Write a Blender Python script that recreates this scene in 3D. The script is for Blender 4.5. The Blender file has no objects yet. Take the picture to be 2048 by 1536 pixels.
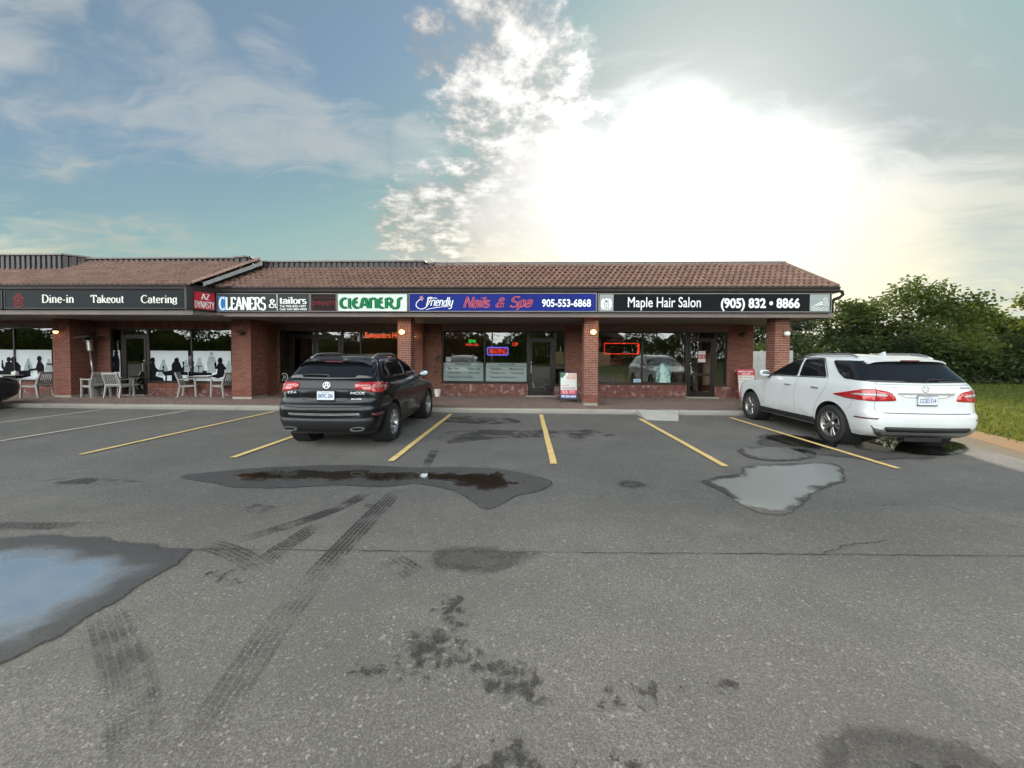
import bpy, bmesh, math, random
import numpy as np
from mathutils import Vector, Matrix
from mathutils.bvhtree import BVHTree
from mathutils.geometry import delaunay_2d_cdt

R = math.radians
random.seed(7)
scene = bpy.context.scene
COL = scene.collection

# ------------------------------------------------------------------ camera
F_PX, CX, CY, CAM_H = 770.0, 1024.0, 732.0, 1.68          # for a 2048 x 1536 frame
YAW, PITCH, ROLL = 2.065, 1.543, 0.317
def cam_axes():
    y, p, r = R(YAW), R(PITCH), R(ROLL)
    f = Vector((-math.sin(y) * math.cos(p), math.cos(y) * math.cos(p), -math.sin(p)))
    rt = Vector((math.cos(y), math.sin(y), 0)); up = rt.cross(f)
    return math.cos(r) * rt + math.sin(r) * up, -math.sin(r) * rt + math.cos(r) * up, f
AX = cam_axes()
cd = bpy.data.cameras.new('camera'); cam = bpy.data.objects.new('camera', cd); COL.objects.link(cam)
cd.sensor_width = 36; cd.lens = F_PX / 2048 * 36; cd.shift_y = -(768 - CY) / 2048
cd.clip_start = 0.05; cd.clip_end = 3000
m3 = Matrix((AX[0], AX[1], -AX[2])).transposed()
cam.matrix_world = Matrix.Translation((0, 0, CAM_H)) @ m3.to_4x4()
scene.camera = cam
scene.render.resolution_x, scene.render.resolution_y = 1024, 768

def ray(u, v): return AX[2] + AX[0] * ((u - CX) / F_PX) - AX[1] * ((v - CY) / F_PX)
def on_ground(u, v, z=0.0):
    d = ray(u, v); t = (z - CAM_H) / d.z
    return Vector((d.x * t, d.y * t, z))
def on_wall(u, v, Y):
    d = ray(u, v); t = Y / d.y
    return Vector((d.x * t, Y, CAM_H + d.z * t))

# ------------------------------------------------------------------ light
SUN_EL, SUN_AZ = 22.5, 21.5            # degrees; azimuth measured from +Y towards +X
SKY_STRENGTH = 0.062
sun_dir = Vector((math.sin(R(SUN_AZ)) * math.cos(R(SUN_EL)), math.cos(R(SUN_AZ)) * math.cos(R(SUN_EL)), math.sin(R(SUN_EL))))
sd = bpy.data.lights.new('sun', 'SUN'); so = bpy.data.objects.new('sun', sd); COL.objects.link(so)
sd.energy = 1.3; sd.angle = R(13); sd.color = (1.0, 0.9, 0.74)
so.rotation_euler = (-sun_dir).to_track_quat('-Z', 'Y').to_euler()
so.location = sun_dir * 60
scene.view_settings.view_transform = 'Standard'; scene.view_settings.look = 'None'
scene.view_settings.gamma = 1; scene.view_settings.use_curve_mapping = False
scene.view_settings.exposure = 2.25
scene.cycles.max_bounces = 6; scene.cycles.diffuse_bounces = 2; scene.cycles.glossy_bounces = 3
scene.cycles.use_adaptive_sampling = True; scene.cycles.adaptive_threshold = 0.03
scene.cycles.transparent_max_bounces = 16; scene.cycles.caustics_reflective = False; scene.cycles.caustics_refractive = False
scene.cycles.sample_clamp_indirect = 4; scene.cycles.use_denoising = True

# ------------------------------------------------------------------ node helpers
class N:
    """small wrapper that strings shader nodes together"""
    def __init__(s, tree): s.t = tree; s.nodes = tree.nodes; s.links = tree.links
    def new(s, typ, **kw):
        n = s.nodes.new(typ)
        for k, v in kw.items(): setattr(n, k, v)
        return n
    def put(s, sock, v):
        if hasattr(v, 'is_output') or isinstance(v, bpy.types.NodeSocket): s.links.new(v, sock)
        elif v is not None: sock.default_value = v
    def math(s, op, a, b=None, c=None, clamp=False):
        n = s.new('ShaderNodeMath', operation=op, use_clamp=clamp)
        for i, v in enumerate((a, b, c)):
            if v is not None: s.put(n.inputs[i], v)
        return n.outputs[0]
    def add(s, a, b): return s.math('ADD', a, b)
    def sub(s, a, b): return s.math('SUBTRACT', a, b)
    def mul(s, a, b): return s.math('MULTIPLY', a, b)
    def smooth(s, v, lo, hi, a=0.0, b=1.0):
        n = s.new('ShaderNodeMapRange', interpolation_type='SMOOTHSTEP')
        s.put(n.inputs[0], v); n.inputs[1].default_value = lo; n.inputs[2].default_value = hi
        n.inputs[3].default_value = a; n.inputs[4].default_value = b
        return n.outputs[0]
    def mix(s, f, a, b, blend='MIX', clamp=False):
        n = s.new('ShaderNodeMix', data_type='RGBA', blend_type=blend, clamp_result=clamp)
        s.put(n.inputs[0], f)
        for i, v in ((6, a), (7, b)):
            if isinstance(v, (tuple, list)): v = (*v[:3], 1)
            s.put(n.inputs[i], v)
        return n.outputs[2]
    def noise(s, vec, scale, detail=4, rough=.55, dist=0.0):
        n = s.new('ShaderNodeTexNoise'); s.put(n.inputs['Vector'], vec)
        n.inputs['Scale'].default_value = scale; n.inputs['Detail'].default_value = detail
        n.inputs['Roughness'].default_value = rough; n.inputs['Distortion'].default_value = dist
        return n.outputs[0]
    def voronoi(s, vec, scale, feature='F1', out=0):
        n = s.new('ShaderNodeTexVoronoi', feature=feature); s.put(n.inputs['Vector'], vec)
        n.inputs['Scale'].default_value = scale
        return n.outputs[out]
    def mapping(s, vec, scale=(1, 1, 1), rot=(0, 0, 0), loc=(0, 0, 0)):
        n = s.new('ShaderNodeMapping'); s.put(n.inputs[0], vec)
        n.inputs[1].default_value = loc; n.inputs[2].default_value = rot; n.inputs[3].default_value = scale
        return n.outputs[0]
    def vmath(s, op, a, b=None, out=0):
        n = s.new('ShaderNodeVectorMath', operation=op); s.put(n.inputs[0], a)
        if b is not None: s.put(n.inputs[1], b)
        return n.outputs[out]
    def bump(s, h, strength, dist):
        n = s.new('ShaderNodeBump'); s.put(n.inputs['Height'], h)
        n.inputs['Strength'].default_value = strength; n.inputs['Distance'].default_value = dist
        return n.outputs[0]
    def attr(s, name, out='Fac'):
        n = s.new('ShaderNodeAttribute', attribute_name=name); return n.outputs[out]

# ------------------------------------------------------------------ world: Nishita sky with a layer of cloud in it
wd = bpy.data.worlds.new('World'); scene.world = wd; wd.use_nodes = True
wd.node_tree.nodes.clear()
w = N(wd.node_tree)
sky = w.new('ShaderNodeTexSky', sky_type='NISHITA'); sky.sun_disc = False
sky.sun_elevation = R(SUN_EL); sky.sun_rotation = R(SUN_AZ); sky.altitude = 200
sky.air_density = 1.0; sky.dust_density = 0.7; sky.ozone_density = 1.5
D = w.vmath('NORMALIZE', w.new('ShaderNodeTexCoord').outputs['Generated'])
sep = w.new('ShaderNodeSeparateXYZ'); w.put(sep.inputs[0], D)
dz = sep.outputs[2]
sd_n = w.vmath('DOT_PRODUCT', D, tuple(sun_dir), out=1)            # cosine of the angle to the sun
def spot(u, v, r_deg, soft=1.0):
    """1 near the direction of a cloud, fading to 0 at r_deg from it"""
    d = ray(u, v).normalized()
    c = w.vmath('DOT_PRODUCT', D, tuple(d), out=1)
    return w.smooth(c, math.cos(R(r_deg * (1 + soft * .5))), math.cos(R(r_deg * max(0.0, 1 - soft))))
# cloud-plane coordinates: the layer is flat overhead, so it foreshortens towards the horizon
inv = w.math('DIVIDE', 1.0, w.add(w.math('MAXIMUM', dz, 0.0), 0.16))
P = w.vmath('SCALE', D); P.node.inputs['Scale'].default_value = 1; w.put(P.node.inputs['Scale'], inv)
warp = w.new('ShaderNodeTexNoise'); w.put(warp.inputs['Vector'], P); warp.inputs['Scale'].default_value = 1.6; warp.inputs['Detail'].default_value = 3
wv = w.vmath('SUBTRACT', warp.outputs[1], (.5, .5, .5)); wsc = w.vmath('SCALE', wv); wsc.node.inputs['Scale'].default_value = .55
PW = w.vmath('ADD', P, wsc)
# thin high cirrus, drawn out in streaks
streak = w.mapping(PW, (0.6, 2.2, 1), (0, 0, R(-20)))
cir = w.noise(streak, 1.15, 5, .56, .35)
cir_f = w.noise(w.mapping(PW, (1.0, 2.4, 1), (0, 0, R(-30)), (3, 1, 0)), 3.2, 5, .6, .6)
def vmax(*a):
    o = a[0]
    for b in a[1:]: o = w.math('MAXIMUM', o, b)
    return o
band = vmax(spot(-40, 110, 7), spot(70, 120, 7), spot(180, 140, 7.5), spot(290, 165, 7), spot(400, 205, 6.5), spot(500, 235, 6.5), spot(610, 265, 6), spot(720, 285, 5), spot(830, 300, 4.5), spot(330, 40, 4), spot(560, 120, 4), spot(100, 270, 3))
low = vmax(spot(150, 490, 6), spot(330, 505, 5.5), spot(20, 470, 5))
right = vmax(spot(1500, 90, 20), spot(1800, 150, 22), spot(1950, 330, 20), spot(2000, 520, 16), spot(2300, 300, 26), spot(1750, 560, 16))
away = w.smooth(sd_n, .45, -.45)                             # cloud cover added behind the viewer, as fill light for the facade
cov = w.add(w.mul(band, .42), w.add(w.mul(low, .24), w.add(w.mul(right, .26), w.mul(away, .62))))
cirrus = w.smooth(w.add(w.add(w.mul(cir, 1.0), w.mul(cir_f, .62)), cov), 1.0, 1.36)
# broken puffy cloud left of the sun
puff_n = w.noise(P, 8.5, 7, .64, .0)
puff_b = w.noise(P, 2.2, 2, .5)
puff_r = vmax(spot(1000, 0, 6.5), spot(1010, 70, 6.5), spot(1050, 140, 7), spot(1060, 215, 7.5), spot(1000, 250, 8), spot(1080, 300, 8), spot(1010, 330, 7), spot(870, 445, 6.5), spot(810, 455, 4.5), spot(950, 480, 7), spot(870, 90, 3.5), spot(960, 390, 6))
puff = w.smooth(w.add(w.add(w.mul(puff_n, 1.35), w.mul(puff_b, .15)), w.mul(puff_r, .38)), .86, 1.20)
puff = w.mul(puff, w.smooth(puff_r, .02, .6))
# veil of cloud in front of the sun, its edge ragged
veil_n = w.noise(PW, 3.0, 7, .66, .5)
veil_s = vmax(spot(1380, 420, 10, 1), spot(1120, 420, 9.5, 1), spot(1540, 450, 10.5, 1), spot(1260, 470, 11, 1), spot(1680, 515, 9, 1), spot(1040, 490, 8.5, 1), spot(1330, 340, 8, 1))
veil = w.mul(w.smooth(w.add(w.mul(veil_n, 1.1), w.mul(veil_s, .75)), .50, 1.35), w.smooth(veil_s, .0, .9))
# light: forward scattering makes cloud and haze near the sun blaze
pos = w.math('MAXIMUM', sd_n, 0.0)
glow = w.math('POWER', pos, 12.0); glow2 = w.math('POWER', pos, 60.0)
warm = w.smooth(dz, .05, .42)
cl_tone = w.mix(warm, (1.0, .95, .70), (1.0, .985, .95))
def scaled(col, f):
    n = w.vmath('SCALE', col); w.put(n.node.inputs['Scale'], f); return n
blue = w.mix(.30, w.mix(1.0, w.vmath('MINIMUM', sky.outputs[0], (4.2, 3.9, 3.9)), (0.345, 0.435, 0.425), 'MULTIPLY'), (1.32, 1.55, 1.6))
facing = w.smooth(sd_n, .42, -.62)                                   # added brightness of the cloud opposite the sun, filling the shaded facade
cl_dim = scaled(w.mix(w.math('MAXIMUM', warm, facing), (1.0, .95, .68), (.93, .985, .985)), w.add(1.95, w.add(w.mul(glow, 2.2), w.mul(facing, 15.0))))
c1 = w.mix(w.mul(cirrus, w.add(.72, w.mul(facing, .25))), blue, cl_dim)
c2 = w.mix(w.mul(puff, .92), c1, scaled(cl_tone, w.mul(w.add(2.2, w.mul(glow, 3.4)), w.smooth(puff_n, .38, .72, .5, 1.45))))
c3 = w.mix(w.mul(veil, .9), c2, scaled(cl_tone, w.add(2.2, w.add(w.mul(glow, 1.7), w.mul(glow2, 2.5)))))
c3 = w.mix(1.0, c3, scaled((1.0, .97, .90), w.add(w.mul(glow, .55), w.mul(glow2, 1.7))), 'ADD')
haze_f = w.mul(w.smooth(dz, .40, .02), w.math('POWER', pos, 3.0))
c3 = w.mix(1.0, c3, scaled((1.0, .93, .62), w.mul(haze_f, 1.5)), 'ADD')
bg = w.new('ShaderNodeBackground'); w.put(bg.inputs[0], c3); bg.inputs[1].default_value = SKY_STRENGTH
wd.cycles.sampling_method = 'MANUAL'; wd.cycles.sample_map_resolution = 512
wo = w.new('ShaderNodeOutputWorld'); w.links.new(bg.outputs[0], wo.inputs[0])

# ------------------------------------------------------------------ materials
def new_mat(name):
    m = bpy.data.materials.new(name); m.use_nodes = True; m.node_tree.nodes.clear()
    n = N(m.node_tree); out = n.new('ShaderNodeOutputMaterial')
    return m, n, out
def principled(n, out, **kw):
    p = n.new('ShaderNodeBsdfPrincipled'); n.links.new(p.outputs[0], out.inputs[0])
    for k, v in kw.items():
        if isinstance(v, (tuple, list)) and len(v) == 3: v = (*v, 1)
        n.put(p.inputs[k], v)
    return p
def pm(name, col, rough=.6, metal=0.0, var=0.12, vs=6.0, bump=0.0, bs=80.0, coat=0.0, spec=.5, rvar=.12, dirt=None):
    """painted / moulded surface: colour with wear, uneven gloss and fine relief"""
    m, n, out = new_mat(name)
    co = n.new('ShaderNodeTexCoord').outputs['Object']
    f = n.noise(co, vs, 6, .6); f2 = n.noise(co, vs * 7, 4, .6)
    k = n.add(n.mul(f, .65), n.mul(f2, .35))
    dark = tuple(c * (1 - var * 2) for c in col); lite = tuple(min(1, c * (1 + var * 2)) for c in col)
    c = n.mix(n.smooth(k, .25, .75), dark, lite)
    if dirt:
        c = n.mix(n.smooth(n.noise(co, vs * .4, 8, .65), .5, .75, 0, dirt[1]), c, dirt[0])
    r = n.math('ADD', rough - rvar / 2, n.mul(f2, rvar), clamp=True)
    p = principled(n, out, **{'Base Color': c, 'Roughness': r, 'Metallic': metal, 'Coat Weight': coat, 'Coat Roughness': .03, 'Specular IOR Level': spec})
    if bump: n.put(p.inputs['Normal'], n.bump(n.noise(co, bs, 4, .6), 1.0, bump))
    return m
def tone_mat(name, base, lo, hi, rough=.85, bump=.002, bs=60, spots=None, big=None, spec=.3):
    """brick, tile, paver: each piece has its own tone (attribute on joined pieces, random per object otherwise)"""
    m, n, out = new_mat(name)
    g = n.new('ShaderNodeNewGeometry').outputs['Position']
    t = n.math('FRACT', n.add(n.attr('tone'), n.new('ShaderNodeObjectInfo').outputs['Random']))
    c = n.mix(t, lo, hi); c = n.mix(.45, c, base)
    c = n.mix(n.mul(n.noise(g, 22, 5, .6), .55), c, tuple(x * .55 for x in base))
    if big: c = n.mix(n.smooth(n.noise(g, big[0], 6, .62), big[1], big[2], 0, big[3]), c, big[4])
    if spots: c = n.mix(n.smooth(n.noise(g, spots[0], 6, .65), spots[1], spots[2], 0, spots[3]), c, spots[4])
    p = principled(n, out, **{'Base Color': c, 'Roughness': rough, 'Specular IOR Level': spec})
    n.put(p.inputs['Normal'], n.bump(n.noise(g, bs, 5, .65), 1.0, bump))
    return m
def emit_mat(name, col, strength, base=(.02, .02, .02)):
    m, n, out = new_mat(name)
    principled(n, out, **{'Base Color': base, 'Roughness': .4, 'Emission Color': col, 'Emission Strength': strength})
    return m
def glass_mat(name, tint, refl=.06, rough=.0):
    """flat pane: sees through with a tint and mirrors what stands opposite; slightly wavy float glass"""
    m, n, out = new_mat(name)
    g = n.new('ShaderNodeNewGeometry').outputs['Position']
    nrm = n.bump(n.noise(g, 1.6, 2, .5), .3, .004)
    tr = n.new('ShaderNodeBsdfTransparent'); n.put(tr.inputs[0], (*tint, 1))
    gl = n.new('ShaderNodeBsdfGlossy'); gl.inputs['Roughness'].default_value = rough; n.put(gl.inputs['Normal'], nrm)
    fr = n.new('ShaderNodeFresnel'); fr.inputs[0].default_value = 1.52
    k = n.math('ADD', n.mul(fr.outputs[0], 1.7), refl, clamp=True)
    mx = n.new('ShaderNodeMixShader'); n.put(mx.inputs[0], k)
    n.links.new(tr.outputs[0], mx.inputs[1]); n.links.new(gl.outputs[0], mx.inputs[2]); n.links.new(mx.outputs[0], out.inputs[0])
    return m

# ------------------------------------------------------------------ mesh helpers
def tag(o, label=None, cat=None, group=None, kind=None):
    if label: o['label'] = label
    if cat: o['category'] = cat
    if group: o['group'] = group
    if kind: o['kind'] = kind
    return o
def empty(name, loc=(0, 0, 0), rz=0.0, label=None, cat=None, group=None):
    o = bpy.data.objects.new(name, None); COL.objects.link(o)
    o.location = loc; o.rotation_euler = (0, 0, rz); o.empty_display_size = .2
    return tag(o, label, cat, group)
def link_mesh(name, me, parent=None):
    o = bpy.data.objects.new(name, me); COL.objects.link(o); o.parent = parent
    return o
class MB:
    """collects shapes; build() links them as ONE mesh object"""
    def __init__(s): s.v = []; s.f = []; s.m = []; s.tone = []; s.cm = 0; s.ct = 0.0
    def face(s, idx): s.f.append(tuple(idx)); s.m.append(s.cm); s.tone.append(s.ct)
    def poly(s, pts):
        b = len(s.v); s.v += [tuple(p) for p in pts]; s.face(range(b, b + len(pts))); return s
    def box(s, x0, x1, y0, y1, z0, z1, M=None):
        b = len(s.v)
        p = [(x0, y0, z0), (x1, y0, z0), (x1, y1, z0), (x0, y1, z0), (x0, y0, z1), (x1, y0, z1), (x1, y1, z1), (x0, y1, z1)]
        if M is not None: p = [tuple(M @ Vector(q)) for q in p]
        s.v += p
        for q in ((0, 3, 2, 1), (4, 5, 6, 7), (0, 1, 5, 4), (1, 2, 6, 5), (2, 3, 7, 6), (3, 0, 4, 7)): s.face([b + i for i in q])
        return s
    def cbox(s, x0, x1, y0, y1, z0, z1, c=.006, M=None):
        """box with chamfered vertical and top edges"""
        b = len(s.v); pts = []
        for z, k in ((z0, 0), (z1 - c, 0), (z1, c)):
            a0, a1, b0, b1 = x0 + k, x1 - k, y0 + k, y1 - k
            pts += [(a0 + c, b0, z), (a1 - c, b0, z), (a1, b0 + c, z), (a1, b1 - c, z), (a1 - c, b1, z), (a0 + c, b1, z), (a0, b1 - c, z), (a0, b0 + c, z)]
        if M is not None: pts = [tuple(M @ Vector(q)) for q in pts]
        s.v += pts
        for r in range(2):
            for i in range(8):
                j = (i + 1) % 8; s.face((b + r * 8 + i, b + r * 8 + j, b + r * 8 + 8 + j, b + r * 8 + 8 + i))
        s.face([b + 16 + i for i in range(8)]); s.face([b + 7 - i for i in range(8)])
        return s
    def bar(s, a, b, w, h=None, up=(0, 0, 1)):
        """square bar from a to b"""
        a, b = Vector(a), Vector(b); h = h or w; d = (b - a).normalized(); up = Vector(up)
        if abs(d.dot(up)) > .98: up = Vector((0, 1, 0))
        x = d.cross(up).normalized() * w / 2; y = x.normalized().cross(d).normalized() * h / 2
        k = len(s.v)
        s.v += [tuple(q) for q in (a - x - y, a + x - y, a + x + y, a - x + y, b - x - y, b + x - y, b + x + y, b - x + y)]
        for q in ((3, 2, 1, 0), (4, 5, 6, 7), (0, 1, 5, 4), (1, 2, 6, 5), (2, 3, 7, 6), (3, 0, 4, 7)): s.face([k + i for i in q])
        return s
    def tube(s, pts, r, n=8, closed=False):
        pts = [Vector(p) for p in pts]; k = len(s.v); m = len(pts); prev = None
        for i, p in enumerate(pts):
            if closed: d = pts[(i + 1) % m] - pts[i - 1]
            else: d = pts[min(i + 1, m - 1)] - pts[max(i - 1, 0)]
            d.normalize()
            if prev is None:
                u = d.cross(Vector((0, 0, 1)))
                if u.length < .1: u = d.cross(Vector((0, 1, 0)))
            else: u = prev - d * prev.dot(d)
            u.normalize(); prev = u; v = d.cross(u)
            rr = r[i] if isinstance(r, (list, tuple)) else r
            for j in range(n):
                a = 2 * math.pi * j / n; s.v.append(tuple(p + (u * math.cos(a) + v * math.sin(a)) * rr))
        rng = m if closed else m - 1
        for i in range(rng):
            for j in range(n):
                a, b = k + i * n + j, k + i * n + (j + 1) % n; c, d = k + ((i + 1) % m) * n + (j + 1) % n, k + ((i + 1) % m) * n + j
                s.face((a, b, c, d))
        if not closed:
            s.face([k + n - 1 - j for j in range(n)]); s.face([k + (m - 1) * n + j for j in range(n)])
        return s
    def lathe(s, prof, n=20, M=None, close=True):
        """revolve (r, z) pairs about z"""
        k = len(s.v); m = len(prof)
        for r, z in prof:
            for j in range(n):
                a = 2 * math.pi * j / n; q = Vector((r * math.cos(a), r * math.sin(a), z))
                s.v.append(tuple(M @ q if M is not None else q))
        for i in range(m - 1):
            for j in range(n):
                s.face((k + i * n + j, k + i * n + (j + 1) % n, k + (i + 1) * n + (j + 1) % n, k + (i + 1) * n + j))
        if close:
            s.face([k + n - 1 - j for j in range(n)]); s.face([k + (m - 1) * n + j for j in range(n)])
        return s
    def prism(s, pts, fn, d0, d1):
        """2-D outline, fn(a, b, depth) -> 3-D point; a solid between two depths"""
        n = len(pts); k = len(s.v)
        s.v += [tuple(fn(a, b, d0)) for a, b in pts] + [tuple(fn(a, b, d1)) for a, b in pts]
        s.face([k + n - 1 - i for i in range(n)]); s.face([k + n + i for i in range(n)])
        for i in range(n):
            j = (i + 1) % n; s.face((k + i, k + j, k + n + j, k + n + i))
        return s
    def build(s, name, mats, parent=None, smooth=False, kind=None, tone=False):
        me = bpy.data.meshes.new(name); me.from_pydata(s.v, [], s.f)
        mats = mats if isinstance(mats, (list, tuple)) else [mats]
        for m in mats: me.materials.append(m)
        if len(mats) > 1: me.polygons.foreach_set('material_index', s.m)
        if smooth: me.polygons.foreach_set('use_smooth', [True] * len(s.f))
        if tone:
            at = me.attributes.new('tone', 'FLOAT', 'FACE'); at.data.foreach_set('value', s.tone)
        me.update()
        o = link_mesh(name, me, parent)
        if kind: o['kind'] = kind
        return o
def auto_smooth(o, ang=35):
    me = o.data; bm = bmesh.new(); bm.from_mesh(me)
    for e in bm.edges:
        e.smooth = not (len(e.link_faces) == 2 and e.calc_face_angle(0) > R(ang))
    for f in bm.faces: f.smooth = True
    bm.to_mesh(me); bm.free(); return o
def recalc(o):
    bm = bmesh.new(); bm.from_mesh(o.data); bmesh.ops.recalc_face_normals(bm, faces=bm.faces); bm.to_mesh(o.data); bm.free(); return o
def copy_tree(o, parent=None):
    c = o.copy(); COL.objects.link(c); c.parent = parent
    for ch in list(o.children): copy_tree(ch, c)
    return c
def cdt(poly, step, holes=()):
    """triangulate a 2-D outline with a grid of points inside"""
    P = [Vector(p) for p in poly]; n = len(P); E = [(i, (i + 1) % n) for i in range(n)]
    xs = [p.x for p in P]; ys = [p.y for p in P]
    def inside(x, y):
        c = False; j = n - 1
        for i in range(n):
            if (P[i].y > y) != (P[j].y > y) and x < (P[j].x - P[i].x) * (y - P[i].y) / (P[j].y - P[i].y) + P[i].x: c = not c
            j = i
        return c
    def bdist(x, y):
        q = Vector((x, y)); b = 1e9
        for i in range(n):
            a, c = P[i], P[(i + 1) % n]; d = c - a; L = d.length_squared
            t = max(0, min(1, (q - a).dot(d) / L)) if L else 0
            b = min(b, (a + d * t - q).length)
        return b
    V = list(P); x = min(xs) + step * .5
    while x < max(xs):
        y = min(ys) + step * .5
        while y < max(ys):
            if inside(x, y) and bdist(x, y) > step * .35: V.append(Vector((x, y)))
            y += step
        x += step
    vs, es, fs, *_ = delaunay_2d_cdt(V, E, [], 1, 1e-6)
    return vs, fs, bdist
def chaikin(p, it=2, closed=True):
    for _ in range(it):
        q = []; n = len(p)
        for i in range(n if closed else n - 1):
            a, b = p[i], p[(i + 1) % n]
            q += [(a[0] * .75 + b[0] * .25, a[1] * .75 + b[1] * .25), (a[0] * .25 + b[0] * .75, a[1] * .25 + b[1] * .75)]
        if not closed: q = [p[0]] + q + [p[-1]]
        p = q
    return p
def fillet(p, r=.04, k=4):
    q = []; n = len(p)
    for i in range(n):
        a, b, c = Vector(p[i - 1]), Vector(p[i]), Vector(p[(i + 1) % n])
        u = b + (a - b).normalized() * min(r, (a - b).length * .42); v = b + (c - b).normalized() * min(r, (c - b).length * .42)
        q += [tuple(u.lerp(b, t / k).lerp(b.lerp(v, t / k), t / k)) for t in range(k + 1)]
    return q
def resample(p, step):
    q = []; n = len(p)
    for i in range(n):
        a, b = Vector(p[i]), Vector(p[(i + 1) % n]); k = max(1, int((b - a).length / step))
        q += [tuple(a.lerp(b, t / k)) for t in range(k)]
    return q

# ------------------------------------------------------------------ lettering
FRAME_WALL = lambda Y: (lambda a, b, d: (a, Y - d, b))        # a = X, b = Z, d = towards the viewer
def text_mesh(body, bold=0.0, shear=0.0, spacing=1.0):
    cu = bpy.data.curves.new('lettering', 'FONT'); cu.body = body; cu.size = 1; cu.offset = bold; cu.shear = shear
    cu.space_character = spacing; cu.resolution_u = 4
    o = bpy.data.objects.new('lettering', cu); COL.objects.link(o)
    dg = bpy.context.evaluated_depsgraph_get(); me = o.evaluated_get(dg).to_mesh()
    V = [(v.co.x, v.co.y) for v in me.vertices]; F = [tuple(p.vertices) for p in me.polygons]
    o.evaluated_get(dg).to_mesh_clear(); bpy.data.objects.remove(o); bpy.data.curves.remove(cu)
    return V, F
def fit(mb, V, F, box, fn, d):
    """put flat letters into the rectangle box = (a0, a1, b0, b1)"""
    xs = [v[0] for v in V]; ys = [v[1] for v in V]
    x0, x1, y0, y1 = min(xs), max(xs), min(ys), max(ys); k = len(mb.v)
    for i, v in enumerate(V):
        a = box[0] + (v[0] - x0) / (x1 - x0) * (box[1] - box[0]); b = box[2] + (v[1] - y0) / (y1 - y0) * (box[3] - box[2])
        mb.v.append(tuple(fn(a, b, d + (v[2] if len(v) > 2 else 0))))
    for f in F: mb.face([k + i for i in f])
    return mb
def say(mb, body, box, fn, d, bold=0.0, shear=0.0, spacing=1.0):
    V, F = text_mesh(body, bold, shear, spacing); return fit(mb, V, F, box, fn, d)
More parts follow.
